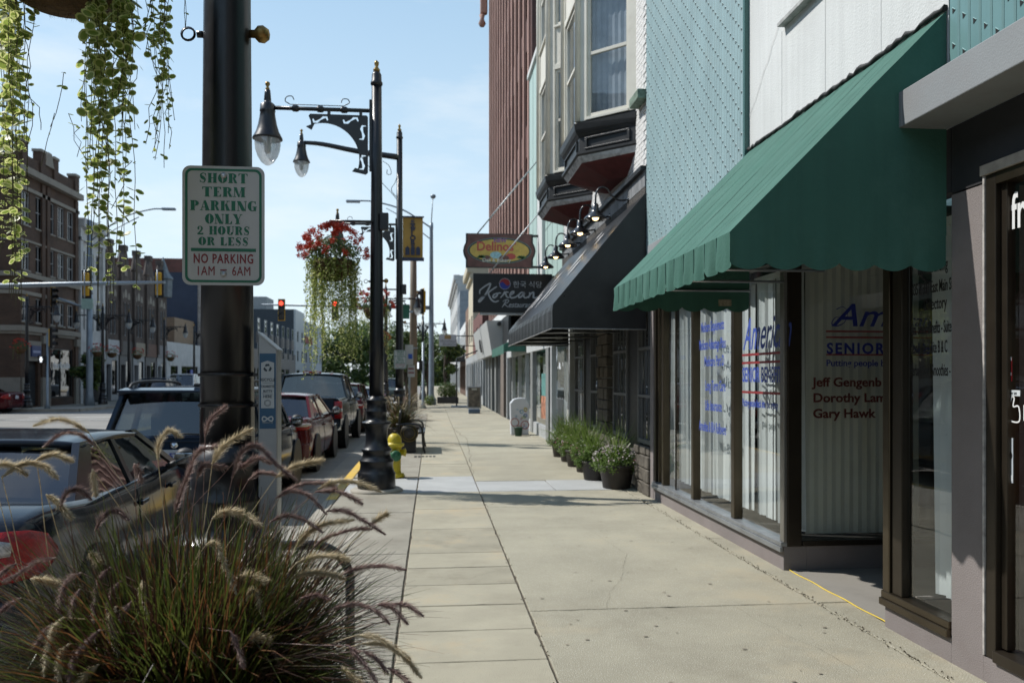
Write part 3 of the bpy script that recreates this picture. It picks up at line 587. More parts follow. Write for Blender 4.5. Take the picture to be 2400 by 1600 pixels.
wn = M().box(2.88, 2.93, 10.82, 11.06, 6.2, 9.3); window(rb, 'x', 2.925, 1, 10.82, 11.05, 5.55, 9.3, pm('dark_red_window_trim', (.14, .02, .025), .6), SKYGL, .04, True, None)
bb(rb, 'stone_sill', pm('mossy_green_stone', (.18, .25, .2), .9, var=.4, scale=15), 2.78, 2.93, 10.81, 11.28, 5.40, 5.53, bevel=.01)
def bay(y0, nm_label):
    b = bpy.data.objects.new('bay_window', None); COL.objects.link(b); b.parent = rb; b.location = Vector((2.9, y0, 4.3)) - wloc(rb); b['label'] = nm_label
    P = [(2.93, y0), (2.2, y0 + .7), (2.2, y0 + 2.05), (2.93, y0 + 2.75)]
    def offs(d):  # offset outline outwards
        return [(2.93, y0 - d * .6), (2.2 - d, y0 + .7 - d * .5), (2.2 - d, y0 + 2.05 + d * .5), (2.93, y0 + 2.75 + d * .6)]
    def ring(d0, z0, d1, z1, mt, name='corbel_moulding'):
        a, c = offs(d0), offs(d1); m = M()
        m.add([(x, y, z0) for x, y in a] + [(x, y, z1) for x, y in c], [(0, 1, 5, 4), (1, 2, 6, 5), (2, 3, 7, 6), (0, 3, 2, 1), (4, 5, 6, 7)]); return m.build(name, mt, b)
    GREY = pm('weathered_zinc_cap', (.4, .42, .42), .5, var=.15, scale=6)
    ring(.055, 5.33, .07, 5.42, BLKW, 'corbel_cornice'); ring(.03, 5.28, .055, 5.33, BLKW); ring(-.01, 5.23, .025, 5.28, BLKW); ring(-.02, 5.0, -.02, 5.23, BLKW, 'corbel_panel'); ring(.03, 4.965, .03, 5.0, BLKW); ring(.0, 4.94, .03, 4.965, BLKW)
    ring(-.06, 4.85, .0, 4.94, pm('patched_white_primer', (.5, .5, .5), .9, var=.3, scale=9, dirt=((.05, .05, .05), .9, 6)), 'corbel_primer')
    a = offs(-.06); m = M(); m.add([(x, y, 4.85) for x, y in a] + [(2.93, y0 + .5, 4.62), (2.7, y0 + .85, 4.64), (2.7, y0 + 1.5, 4.66), (2.93, y0 + 1.9, 4.66)], [(0, 1, 5, 4), (1, 2, 6, 5), (2, 3, 7, 6), (4, 5, 6, 7)]); m.build('corbel_base', pm('dark_red_oxide', (.11, .022, .022), .8, var=.2, scale=5, dirt=((.03, .03, .03), .7, 3)), b)
    for i in range(3):                                 # raised frames on the corbel panels and the windows above
        p0, p1 = Vector((*P[i], 0)), Vector((*P[i + 1], 0)); d = (p1 - p0); ln = d.length; d.normalize(); inn = Vector((-d.y, d.x, 0)) * -1 if False else Vector((d.y, -d.x, 0))
        if inn.x < 0: inn = -inn
        mt = Matrix(((d.x, inn.x, 0, p0.x), (d.y, inn.y, 0, p0.y), (0, 0, 1, 0), (0, 0, 0, 1)))
        def fb(nm, mat, x0, x1, y0_, y1_, z0, z1, par=b, bev=.004):
            m = M().box(x0, x1, y0_, y1_, z0, z1); m.v = [tuple(mt @ Vector(v)) for v in m.v]; return m.build(nm, mat, par, bev)
        fr = fb('panel_frame', BLKW, .12, ln - .12, -.012, .03, 5.18, 5.205); fb('panel_frame', BLKW, .12, ln - .12, -.012, .03, 5.025, 5.05); fb('panel_frame', BLKW, .12, .16, -.011, .03, 5.051, 5.179); fb('panel_frame', BLKW, ln - .16, ln - .12, -.011, .03, 5.051, 5.179)
        e = .15 if i != 1 else .1
        fb('corner_board', CREAM, .002, e, 0, .08, 5.46, 13.4); fb('corner_board', CREAM, ln - e, ln - .002, 0, .08, 5.46, 13.4)
        fb('base_board', BLKW, .02, ln - .02, .012, .08, 5.42, 5.459)
        if i == 2: continue
        for (za, zb) in ((5.5, 7.42), (8.25, 10.2)):
            fb('apron_panel', CREAM, e, ln - e, .02, .08, zb, za + 2.75 if za < 6 else 13.3)
            fb('head_board', CREAM, e, ln - e, .0, .06, zb, zb + .1); fb('sill', CREAM, e - .01, ln - e + .01, -.02, .1, za - .04, za)
            f = fb('window', CREAM, e, e + .045, .03, .075, za, zb); fb('sash', CREAM, ln - e - .045, ln - e, .03, .075, za, zb, f); fb('sash', CREAM, e + .045, ln - e - .045, .03, .075, za, za + .06, f); fb('sash', CREAM, e + .045, ln - e - .045, .03, .075, zb - .06, zb, f); fb('sash', CREAM, e + .045, ln - e - .045, .03, .075, (za + zb) / 2 - .025, (za + zb) / 2 + .025, f)
            m = M().quad((e + .045, .06, za + .06), (ln - e - .045, .06, za + .06), (ln - e - .045, .06, zb - .06), (e + .045, .06, zb - .06)); m.v = [tuple(mt @ Vector(v)) for v in m.v]; m.build('pane', SKYGL, f)
            m = M()
            for k in range(14):
                xa = e + (ln - 2 * e) * k / 14; xb = e + (ln - 2 * e) * (k + 1) / 14
                m.quad((xa, .14 + .015 * (k % 2), za), (xb, .14 + .015 * ((k + 1) % 2), za), (xb, .14 + .015 * ((k + 1) % 2), zb), (xa, .14 + .015 * (k % 2), zb))
            m.v = [tuple(mt @ Vector(v)) for v in m.v]; m.build('net_curtain', CURTAIN, f)
    for x, y in P[1:3]: M().tube([(x - .01, y, 5.46), (x - .01, y, 13.4)], .045, 8).build('corner_shaft', CREAM, b)
bay(11.42, 'nearer bay window, wide pane with net curtain'); bay(14.6, 'farther bay window above the second black corbel')
# frieze above the awning, dark pebble dash
bb(rb, 'frieze', pm('streaked_grey_frieze', (.28, .29, .3), .7, var=.3, scale=3, streak=.5), 2.88, 2.93, 10.8, 17.9, 4.2, 4.42); bb(rb, 'frieze_moulding', BLKW, 2.82, 2.93, 10.8, 17.9, 4.42, 4.48)
bb(rb, 'pebble_band', pm('dark_pebble_dash', (.07, .065, .06), .9, var=.5, scale=60, bump=1, bscale=90, spots=((.35, .33, .3), 90, .62)), 2.885, 2.93, 10.8, 17.9, 3.9, 4.2)
# ground floor
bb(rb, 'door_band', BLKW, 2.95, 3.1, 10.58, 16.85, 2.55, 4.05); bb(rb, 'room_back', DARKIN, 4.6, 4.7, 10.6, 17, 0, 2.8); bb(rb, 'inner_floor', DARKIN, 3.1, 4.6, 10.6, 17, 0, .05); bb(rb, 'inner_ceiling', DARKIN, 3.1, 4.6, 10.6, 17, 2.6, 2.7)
LATT = pm('grey_lattice_paint', (.13, .135, .14), .5, var=.15)
for a, b in ((10.64, 11.36), (12.02, 12.95), (14.04, 14.85), (15.5, 16.5)):
    m = M(); m.box(2.92, 2.97, a, a + .05, .68, 2.55); m.box(2.92, 2.97, b - .05, b, .68, 2.55); m.box(2.921, 2.969, a + .05, b - .05, .68, .74)
    f = m.build('lattice_window', LATT, rb)
    for z in (1.34, 2.0): bb(f, 'rail', LATT, 2.922, 2.965, a + .05, b - .05, z - .02, z + .02)
    nb = 3
    for k in range(nb): y = a + (b - a) * (k + 1) / (nb + 1); bb(f, 'bar', LATT, 2.93, 2.95, y - .008, y + .008, .741, 2.549)
    M().quad((2.96, a, .7), (2.96, b, .7), (2.96, b, 2.55), (2.96, a, 2.55)).build('pane', DGLASS, f)
for a, b in ((11.36, 12.02), (14.85, 15.5)): bb(rb, 'black_door', BLKW, 2.95, 3.0, a, b, .03, 2.55)
n = 0
for a, b, z1 in ((10.585, 11.36, .66), (12.02, 13.2, .66), (14.02, 14.85, .66), (15.5, 16.8, .66), (13.2, 14.0, 2.55)):    # stones, each its own block
    z = 0.
    while z < z1 - .05:
        h = min(r4.uniform(.14, .22), z1 - z); y = a
        while y < b - .02:
            wd = min(r4.uniform(.18, .36), b - y)
            if b - y - wd < .1: wd = b - y
            if n < 300: M().rbox(2.93 + r4.uniform(-.015, .015), y + wd / 2, z + h / 2, .12, wd - .012, h - .012, Matrix.Rotation(r4.uniform(-.04, .04), 3, 'Z')).build('stone', STONE, rb, bevel=.012, seg=1)
            n += 1; y += wd
        z += h
# black awning
BVIN = pm('black_awning_vinyl', (.018, .018, .020), .32, var=.15, scale=2, bump=.15, bscale=120, streak=.15, dirt=((.05, .05, .05), .45, 1.2))
ba = thing('black_awning', 'long black vinyl awning over the restaurant front with flower tubs', 'awning', (2.9, 10.75, 2.25))
m = M(); yy = [10.75 + 6.25 * i / 48 for i in range(49)]; prof = [(2.88, 4.1), (2.55, 3.71), (2.2, 3.29), (1.85, 2.87), (1.61, 2.58), (1.6, 2.5), (1.6, 2.26)]
for j, (x, z) in enumerate(prof):
    for i, y in enumerate(yy): m.v.append((x + (.006 * math.sin(i * 1.7) if j > 4 else 0), y, z - (.012 * abs(math.sin(i * math.pi / 8)) if 0 < j < 4 else 0) + (.006 * math.sin(i * .9) if j == 6 else 0)))
nn_ = len(yy)
for j in range(len(prof) - 1):
    for i in range(nn_ - 1): m.f.append([j * nn_ + i, j * nn_ + i + 1, (j + 1) * nn_ + i + 1, (j + 1) * nn_ + i]); m.sm.append(j < 3); m.mi.append(0)
m.build('slope', BVIN, ba)
for y in (10.75, 17.0): M().poly([(x, y, z) for x, z in prof] + [(2.88, y, 2.26)]).build('side_panel', BVIN, ba)
TRIM = pm('pale_awning_piping', (.3, .3, .3), .6)
m = M().tube([(1.6, 10.745, 2.255), (2.89, 10.745, 2.245)], .008, 6).tube([(1.6, 10.745, 2.255), (1.6, 17, 2.255)], .008, 6); m.build('piping', TRIM, ba)
bb(ba, 'number_plate', pm('pale_plate', (.3, .3, .31), .5), 2.6, 2.75, 16.985, 16.996, 2.4, 2.47)
WST_ = pm('chalky_white_scuff', (.62, .62, .62), .7, var=.2, scale=9)
for (y, t0, t1) in ((12.6, .42, .6), (13.3, .25, .5), (13.35, .62, .82), (14.1, .5, .85), (14.9, .35, .55), (15.4, .6, .8), (16.0, .45, .9), (12.2, .2, .32), (12.9, .1, .22)):
    A_, B_ = Vector((2.88, y, 4.1)).lerp(Vector((1.61, y, 2.58)), t0), Vector((2.88, y, 4.1)).lerp(Vector((1.61, y + .03, 2.58)), t1); M().ribbon([A_, A_.lerp(B_, .3), A_.lerp(B_, .7), B_], [.03, .20, .15, .03], (-.77, 0, .64), .012).build('scuff', WST_, ba)
fr = M()
for y in (10.8, 12.3, 13.85, 15.4, 16.95): fr.tube([(2.88, y, 4.05), (1.63, y, 2.55), (1.63, y, 2.28), (2.89, y, 2.3)], .014, 6)
fr.build('frame', pm('galvanised_tube', (.3, .31, .32), .4, metal=.7), ba)
# gooseneck lamps
GN = pm('black_enamel_lamp', (.014, .015, .017), .22, var=.1, coat=.6)
def gooseneck(y, z, label):
    t = thing('gooseneck_lamp', label, 'lamp', (2.9, y, z), 'gooseneck lamps above the black awning')
    M().lathe([(.05, 0), (.05, -.02), (.02, -.03)], (2.895, y, z), 12, 'x').build('wall_plate', GN, t)
    M().tube(catmull([(2.88, y, z), (2.74, y, z - .01), (2.63, y, z + .06), (2.56, y, z + .16), (2.46, y, z + .17), (2.40, y, z + .08), (2.39, y, z - .08)], 5), .014, 8).build('arm', GN, t)
    M().lathe([(.02, -.06), (.045, -.08), (.05, -.16), (.07, -.2), (.155, -.265), (.175, -.30), (.17, -.305), (.14, -.27), (.05, -.21), (.0, -.2)], (2.39, y, z), 20).build('shade', GN, t)
    M().lathe([(.0, -.20), (.04, -.23), (.052, -.27), (.035, -.305), (.0, -.318)], (2.39, y, z), 12, cap=False).build('bulb', emitm('warm_bulb', (1, .68, .3), 6), t)
lab = ['first gooseneck lamp above the black awning, largest in view', 'second gooseneck lamp above the black awning', 'third gooseneck lamp, middle one of the row of five', 'fourth gooseneck lamp above the black awning', 'last gooseneck lamp of the row beside the hanging signs']
for i, y in enumerate((11.75, 13.0, 14.2, 15.6, 17.0)): gooseneck(y, 4.22, lab[i])
# ---------------- hanging signs
SIGNBK = pm('black_sign_face', (.010, .013, .016), .45, var=.1)
SILV = pm('silver_sign_paint', (.42, .45, .48), .5, var=.08)
ks = thing('restaurant_sign', 'black projecting sign with silver script and a red and blue roundel', 'sign', (1.75, 17.6, 3.0), None)
YS = 17.6; a = at_y(1109, 640, YS); b = at_y(1294, 733, YS)
bb(ks, 'board', SIGNBK, a.x, b.x, YS, YS + .16, b.z, a.z, bevel=.01); bb(ks, 'lower_rail', ALU, a.x + .15, b.x + .25, YS + .03, YS + .13, b.z - .05, b.z - .001); bb(ks, 'bracket', BLKW, b.x, 2.93, YS + .05, YS + .11, a.z - .08, a.z - .03); bb(ks, 'bracket', BLKW, b.x, 2.93, YS + .05, YS + .11, b.z + .03, b.z + .08)
kx = lambda p, q: Vector((a.x + (p - 185) / 1210 * (b.x - a.x), YS - .002, a.z - (q - 780) / 610 * (a.z - b.z)))
def strokes(lst, mt, par, nm='script_lettering', k=1.0, dens=6):
    m = M()
    for i, (wd, pts) in enumerate(lst):
        c = catmull([kx(*p) for p in pts], dens); n = len(c); ws = [wd * k * (.45 + .55 * math.sin(math.pi * (j + .6) / (n + .2)) ** .5) for j in range(n)]; m.ribbon(c, ws, (0, -1, 0), .0004 * i)
    return m.build(nm, mt, par)
KW = .036
strokes([(KW, [(285, 1105), (288, 1050), (340, 1000), (400, 960), (445, 940), (435, 990), (395, 1070), (350, 1145), (305, 1205), (275, 1228), (275, 1200), (315, 1160), (385, 1118)]), (KW, [(545, 985), (480, 1030), (418, 1085), (435, 1145), (470, 1200), (520, 1225), (575, 1205)]),
         (KW, [(550, 1088), (505, 1110), (485, 1145), (505, 1160), (545, 1130), (562, 1092), (610, 1085)]), (KW, [(600, 1160), (640, 1115), (668, 1068), (680, 1100), (700, 1145), (735, 1160)]), (KW * .8, [(655, 1105), (690, 1070), (725, 1075)]),
         (KW, [(740, 1125), (795, 1090), (802, 1062), (765, 1075), (745, 1125), (770, 1160), (835, 1145), (880, 1105)]), (KW, [(965, 1075), (920, 1075), (880, 1120), (890, 1155), (935, 1125), (965, 1078), (958, 1140), (990, 1158), (1030, 1135)]),
         (KW, [(1045, 1070), (1052, 1105), (1025, 1160)]), (KW, [(1030, 1150), (1065, 1095), (1105, 1070), (1108, 1115), (1105, 1150), (1140, 1155), (1185, 1135)])], SILV, ks)
strokes([(.018, [(695, 1185), (668, 1240), (625, 1312)]), (.018, [(635, 1218), (690, 1188), (728, 1205), (700, 1240), (655, 1255), (690, 1282), (718, 1308)])], SILV, ks)
text('estaurant', .17, SILV, ks, tuple(kx(715, 1308) + Vector((0, -.001, 0))), (1, 0, 0), shear=.4, sx=.85, off=.001)
text('한국 식당', .155, SILV, ks, tuple(kx(790, 990) + Vector((0, -.001, 0))), (1, 0, 0), sx=1.05)
c = kx(667, 942); rr_ = .115
rd_ = M().lathe([(rr_ * 1.08, 0), (rr_ * 1.08, -.004)], (c.x, c.y, c.z), 32, 'y').build('roundel', SILV, ks)
def half(sgn):
    pts = [(c.x + rr_ * math.cos(t), c.y - .006, c.z + rr_ * math.sin(t)) for t in [sgn * math.pi * k / 16 for k in range(17)]]
    pts += [(c.x - rr_ + rr_ * 2 * k / 12, c.y - .006, c.z + .35 * rr_ * math.sin(math.pi * 2 * k / 12)) for k in range(1, 12)]
    return M().poly(pts)
half(1).build('roundel_half', pm('sign_red', (.3, .02, .025), .5), rd_); half(-1).build('roundel_half', pm('sign_blue', (.02, .04, .3), .5), rd_)
WIRE = pm('galvanised_cable', (.42, .44, .45), .4, metal=.6)
for dy in (0, .12): M().tube([(a.x + .35, YS + .05 + dy, a.z), (2.9, YS + .4 + dy, a.z + 2.05)], .013, 5).build('stay_cable', WIRE, ks)
ds = thing('deli_sign', 'maroon and yellow oval deli sign hanging above the black sign', 'sign', (1.8, 21.6, 4.6))
YD = 21.6; p1 = at_y(1095, 548, YD); p2 = at_y(1246, 627, YD); mz = (p1.z + p2.z) / 2; cx = (p1.x + p2.x) / 2; hw = (p2.x - p1.x) / 2; hh = (p1.z - p2.z) / 2
def outline(k, y): 
    pts = []
    for s in (1, -1):
        for t in range(9):
            f = t / 8; z = mz + hh * k * (1 - 2 * f) * s * 1.0; bul = .075 * max(0, math.cos((f - .5) * math.pi * 2.0)) if .25 < f < .75 else 0
            pts.append((cx + s * (hw * k + bul), y, z))
    return pts
MAROON = pm('maroon_sign_board', (.13, .055, .05), .5, var=.3, scale=5)
M().prism(outline(1.04, YD), (0, .14, 0)).build('board_edge', BLKW, ds); M().prism(outline(.99, YD - .01), (0, .005, 0)).build('board', MAROON, ds)
def oval(kx_, kz_, y, mt, nm): return M().poly([(cx + hw * kx_ * math.cos(2 * math.pi * k / 40), y, mz + hh * kz_ * math.sin(2 * math.pi * k / 40)) for k in range(40)]).build(nm, mt, ds)
oval(.99, .80, YD - .012, pm('sign_teal_ring', (.12, .2, .2), .5), 'oval_ring'); oval(.97, .76, YD - .014, pm('sign_dark_ring', (.03, .04, .04), .5), 'oval_ring'); oval(.92, .70, YD - .016, pm('sign_mustard_oval', (.52, .36, .09), .6, var=.15, scale=8), 'oval_face')
REDS = pm('sign_delicate_red', (.42, .07, .06), .5, var=.1); yq = YD - .019
text("Delinos'", .34, REDS, ds, (cx - .62, yq, mz + .0), (1, 0, 0), off=.008, sx=.95); text('NEW', .15, pm('sign_purple', (.22, .08, .3), .5), ds, (cx - .16, yq - .001, mz + .22), (1, 0, 0), off=.004); text('Deli & Bakery', .135, pm('sign_cream', (.6, .6, .55), .5), ds, (cx - .46, yq - .004, mz - .30), (1, 0, 0), off=.002)
for k, (dx, dz, s, mt) in enumerate(((-.1, -.12, .16, pm('sign_pale_blue', (.3, .48, .55), .5, var=.3, scale=20)), (.3, -.15, .14, REDS), (-.35, -.2, .12, MAROON), (.12, -.2, .14, MAROON))):
    M().poly([(cx + dx + s * math.cos(t * .7), yq - .0015 - .0003 * k, mz + dz + s * .6 * math.sin(t * .7)) for t in range(9)]).build('painted_fruit', mt, ds)
LG = pm('sign_leaf_green', (.06, .14, .05), .5)
for k in range(6):
    x = cx + (-.62 + .05 * k if k < 3 else .45 + .06 * (k - 3)); M().poly([(x, yq - .003, mz - .2 + .03 * k % .07), (x + .08, yq - .003, mz - .12), (x + .16, yq - .003, mz - .18), (x + .08, yq - .003, mz - .21)]).build('painted_leaf', LG, ds)
for z in (p1.z - .02, p2.z + .02): bb(ds, 'bracket', BLKW, p2.x, 2.93, YD + .04, YD + .1, z - .03, z + .03)
for dy in (0, .15): M().tube([(p1.x + .25, YD + .05 + dy, p1.z), (2.92, YD + .6 + dy, p1.z + 2.2)], .014, 5).build('stay_cable', WIRE, ds)
# ---------------- mint building
mb = thing('mint_building', 'tall mint green panelled building with white pilaster behind the bay windows', 'building', (2.9, 18, 0))
wall(mb, 'panel_wall', MINT, 'x', 2.92, .3, 17.96, 24.3, 3.05, 10.55); bb(mb, 'pilaster', STUCCO, 2.84, 2.919, 20.9, 21.9, 3.05, 10.5); bb(mb, 'coping', STUCCO, 2.85, 3.25, 17.96, 24.3, 10.552, 10.7); bb(mb, 'rear', MINT, 3.22, 14, 17.97, 24.25, 3.2, 10.5)
for z in (5.4, 7.7): bb(mb, 'panel_seam', pm('seam_grey', (.25, .33, .31), .7), 2.912, 2.9195, 17.97, 20.89, z, z + .015)
for y in (18.8, 19.6, 20.4, 22.6, 23.4): bb(mb, 'panel_seam', pm('seam_grey', (.25, .33, .31), .7), 2.913, 2.9195, y, y + .012, 3.06, 10.5)
PALEFR = pm('pale_grey_shop_frame', (.42, .44, .45), .5, var=.1); GREYC = pm('grey_column_paint', (.22, .23, .225), .6, var=.12)
bb(mb, 'shop_band', pm('shop_lintel', (.5, .52, .52), .6), 2.9, 3.0, 17, 31.4, 2.35, 3.04)
for y, wd, mt in ((17.0, .1, PALEFR), (19.6, .22, PALEFR), (20.15, .5, GREYC), (23.4, .5, GREYC), (29.4, .2, PALEFR), (25.2, .1, PALEFR), (27.3, .1, PALEFR)): bb(mb, 'shop_column', mt, 2.9, 3.05, y, y + wd, -.02, 2.349)
for a, b in ((17.1, 19.6), (20.66, 23.39), (23.91, 25.19), (25.31, 27.29), (27.41, 29.39)):
    bb(mb, 'stall_riser', PALEFR, 2.92, 3.03, a, b, -.02, .32); M().quad((2.96, a, .32), (2.96, b, .32), (2.96, b, 2.35), (2.96, a, 2.35)).build('shop_pane', SGLASS, mb)
    m = M(); k = a + .1
    while k < b - .1: m.box(3.2, 3.21, k, k + .12, .4, 2.3); k += .2
    m.build('display_curtain', BLINDW, mb)
bb(mb, 'poster', pm('orange_green_poster', (.45, .2, .12), .6, var=.8, scale=9), 2.952, 2.957, 21.0, 21.9, .5, 1.1); bb(mb, 'poster', pm('teal_poster', (.12, .3, .28), .6, var=.4, scale=6), 2.952, 2.957, 21.0, 21.8, 1.11, 1.7)
bb(mb, 'back_wall', pm('pale_shop_interior', (.3, .3, .28), .8), 4.5, 4.6, 17, 31, 0, 2.9)
ga2 = M(); pts = [(2.2, 25 + .1 * i, 2.62) for i in range(50)]
aw2 = thing('small_green_awning', 'short scalloped green awning edge past the restaurant', 'awning', (2.9, 25, 2.3)); valance(pts, 2.36, .04, .4, .01, aw2, 'front').build('valance', GRN, aw2); M().quad((2.2, 25, 2.62), (2.2, 29.9, 2.62), (2.89, 29.9, 2.95), (2.89, 25, 2.95)).build('slope', GRN, aw2); M().quad((2.2, 25, 2.62), (2.89, 25, 2.95), (2.89, 25, 2.4), (2.2, 25, 2.4)).build('side_panel', GRN, aw2)
# ---------------- red brick tower
PINKST = pm('pink_terracotta_pilaster', (.41, .25, .205), .8, var=.08, scale=1.2, streak=.1)
RBR = brickm('dark_red_brick', (.085, .028, .02), (.11, .036, .027), (.065, .042, .035)); RBR2 = brickm('brown_red_side_brick', (.075, .03, .026), (.10, .038, .032), (.06, .05, .045))
tw = thing('brick_tower', 'tall dark red brick tower with pink terracotta pilasters', 'building', (2.9, 24.4, 0))
opsT = []; 
for k in range(13):
    y = 25.3 + k * 1.32
    for z in range(6): opsT.append((y, y + .62, 6.2 + z * 3.4, 8.6 + z * 3.4))
wall(tw, 'front_wall', RBR, 'x', 3.0, .4, 24.4, 42.6, 4.4, 27, opsT)
for o in opsT:
    if o[2] < 21: window(tw, 'x', 3.0, 1, *o, pm('tower_window_frame', (.05, .03, .03), .5), DGLASS, .05, True, None, back=None)
for k in range(14): bb(tw, 'pilaster', PINKST, 2.94, 2.999, 24.72 + k * 1.32, 25.02 + k * 1.32, 4.4, 27)
bb(tw, 'side_wall', RBR2, 3.0, 16, 24.3, 24.399, 4.4, 27); bb(tw, 'core', DARKIN, 3.8, 16, 24.5, 42.5, 4.4, 26.9); bb(tw, 'far_wall', RBR2, 3.4, 16, 42.5, 42.6, 0, 27)
cn = bb(tw, 'cornice_bracket', PINKST, 2.5, 2.879, 42.25, 42.6, 20.6, 21.9, bevel=.08); M().lathe([(.12, 0), (.2, .15), (.1, .4), (.15, .6)], (2.6, 42.4, 19.95), 10).build('scroll', PINKST, cn)
# ground floor under the tower: leaning sign box and black shop frames
GB = pm('light_grey_sign_box', (.44, .45, .44), .6, var=.06, scale=2); lb = thing('sign_box', 'pale grey leaning box canopy with black numerals over the dark shop front', 'canopy', (2.9, 34, 2.5))
M().prism([(2.98, 34, 4.0), (2.27, 34, 3.98), (2.5, 34, 2.55), (2.98, 34, 2.62)], (0, 11, 0)).build('box', GB, lb)
tN = M().box(2.35, 2.36, 38, 40.2, 2.9, 3.1); [text(ch_, .8, BLACKT, lb, (2.395, y_, 2.85), (0, -1, 0), zd=(-.158, 0, .987), off=.03, sx=1.6, ext=.01) for ch_, y_ in (('4', 40.5), ('5', 39.7))]
M().lathe([(.09, 0), (.09, -.1)], (2.8, 33.99, 3.85), 10, 'y').build('lamp', BLKW, lb)
for y, wd, mt, d in ((31.45, .25, PALEFR, .1), (32.4, 1.5, pm('brown_stone_column', (.17, .14, .12), .85, var=.2, scale=6, bump=.5), .15), (34.6, 1.9, BLKW, .06), (37.0, .9, GREYC, .1), (39.6, .7, GREYC, .1), (41.9, .4, PALEFR, .1), (44, .3, PALEFR, .1), (46.5, .3, PALEFR, .1)): bb(tw, 'shop_column', mt, 2.9 - d + .1, 3.05, y, y + wd, -.02, 2.6)
for a, b in ((36.5, 37), (37.9, 39.6), (40.3, 41.9), (42.3, 44), (44.3, 46.5)): M().quad((2.98, a, .3), (2.98, b, .3), (2.98, b, 2.6), (2.98, a, 2.6)).build('shop_pane', DGLASS, tw)
bb(tw, 'shop_band', BLKW, 2.95, 3.05, 31.4, 47, 2.6, 4.4); bb(tw, 'white_upper_band', STUCCO, 2.93, 2.949, 31.4, 42, 4.05, 4.39); bb(tw, 'shop_back', DARKIN, 3.6, 3.7, 31.4, 47, 0, 2.6)
# ---------------- farther right-hand buildings
def far_shop(name, label, y0, y1, h, mt, fr=PALEFR, x=2.9, wins=2, cornice=None, gnd=None, floors=1, fh=3.4):
    t = thing(name, label, 'building', (x, y0, 0)); ops = []; n = wins
    for f in range(floors):
        for k in range(n):
            c = y0 + (y1 - y0) * (k + .5) / n; ops.append((c - (y1 - y0) / n * .25, c + (y1 - y0) / n * .25, 4.2 + f * fh, 4.2 + f * fh + min(1.9, h - 5)))
    gops = []
    k = y0 + .4
    while k < y1 - 1: gops.append((k, min(k + 2.0, y1 - .3), .4, 2.7)); k += 2.5
    wall(t, 'wall', mt, 'x', x, .35, y0, y1, 3.2, h, ops); wall(t, 'shop_front', gnd or fr, 'x', x + .02, .3, y0, y1, 0, 3.199, gops)
    for o in ops: window(t, 'x', x, 1, *o, fr, DGLASS, .08, True, None)
    for o in gops: window(t, 'x', x, 1, *o, fr, DGLASS, .08, False, None)
    bb(t, 'core', DARKIN, x + 1, x + 12, y0 + .02, y1 - .02, 0, h - .1); bb(t, 'near_wall', mt, x + .35, x + 12, y0, y0 + .015, 3.2, h)
    if cornice: bb(t, 'cornice', cornice, x - .45, x + .3, y0 + .01, y1 - .01, h - .55, h + .1, bevel=.1); bb(t, 'cornice', cornice, x - .2, x + .29, y0 + .01, y1 - .01, h - .95, h - .56)
    return t
CRB = pm('cream_render', (.55, .49, .37), .8, var=.1, scale=1)
m_ = far_shop('maroon_shop', 'low maroon fronted shop beyond the leaning sign box', 47.05, 57.9, 5.6, pm('maroon_render', (.16, .07, .06), .8, var=.15), wins=3)
far_shop('cream_building', 'narrow cream building with ornate cornice above the black sign', 58, 65, 9.6, CRB, wins=2, cornice=CRB, floors=1)
far_shop('brown_building', 'small brown brick building beyond the cream one', 65.05, 71, 7.3, brickm('brown_brick', (.22, .13, .09), (.26, .16, .1), (.2, .17, .14)), wins=2)
gw = far_shop('white_shop', 'white painted two storey shop with a dark awning far along the street', 71.05, 86, 6.5, STUCCO, wins=4, fr=pm('brown_frames', (.12, .07, .05), .6))
far_shop('grey_block', 'plain grey block rising behind the far shops', 86.05, 94, 10.8, pm('grey_render', (.27, .30, .33), .8, var=.1), wins=2, floors=2)
far_shop('ornate_building', 'ornate white building with bracketed cornice at the far right end', 94.05, 130, 13.4, pm('white_old_render', (.5, .5, .49), .8, var=.2, scale=.5), wins=7, floors=3, cornice=pm('white_cornice', (.5, .5, .5), .7))
fa = thing('far_awning', 'dark striped awning far along the right pavement', 'awning', (2.9, 72, 3)); M().add([(2.88, 72, 4.5), (2.88, 86, 4.5), (1.2, 86, 3.2), (1.2, 72, 3.2), (2.88, 72, 3.0), (1.2, 72, 2.9), (1.2, 86, 2.9)], [(0, 1, 2, 3), (0, 3, 5, 4), (3, 2, 6, 5)]).build('canvas', pm('dark_awning_canvas', (.05, .05, .055), .7, streak=.6), fa)
ws = thing('bookshop_sign', 'small white hanging sign with script on the far right pavement', 'sign', (.9, 48, 3.5)); q1 = at_y(1029, 784, 48); q2 = at_y(1070, 811, 48); bb(ws, 'board', pm('white_sign_board', (.55, .56, .6), .6, var=.05), q1.x, q2.x, 48, 48.08, q2.z, q1.z); bb(ws, 'emblem', pm('gold_emblem', (.4, .26, .1), .6), q1.x + .32, q2.x - .33, 47.985, 47.995, q1.z - .25, q1.z - .03); text('Woolwall', .25, pm('grey_script', (.22, .22, .25), .6), ws, (q1.x + .03, 47.99, q2.z + .22), (1, 0, 0), shear=.3); text('Bookshop', .22, pm('grey_script', (.22, .22, .25), .6), ws, (q1.x + .2, 47.99, q2.z + .05), (1, 0, 0), shear=.3); bb(ws, 'bracket', BLKW, q2.x, 2.95, 48.02, 48.06, q1.z - .1, q1.z - .04); bb(ws, 'bracket', BLKW, q2.x, 2.95, 48.02, 48.06, q2.z, q2.z + .05)
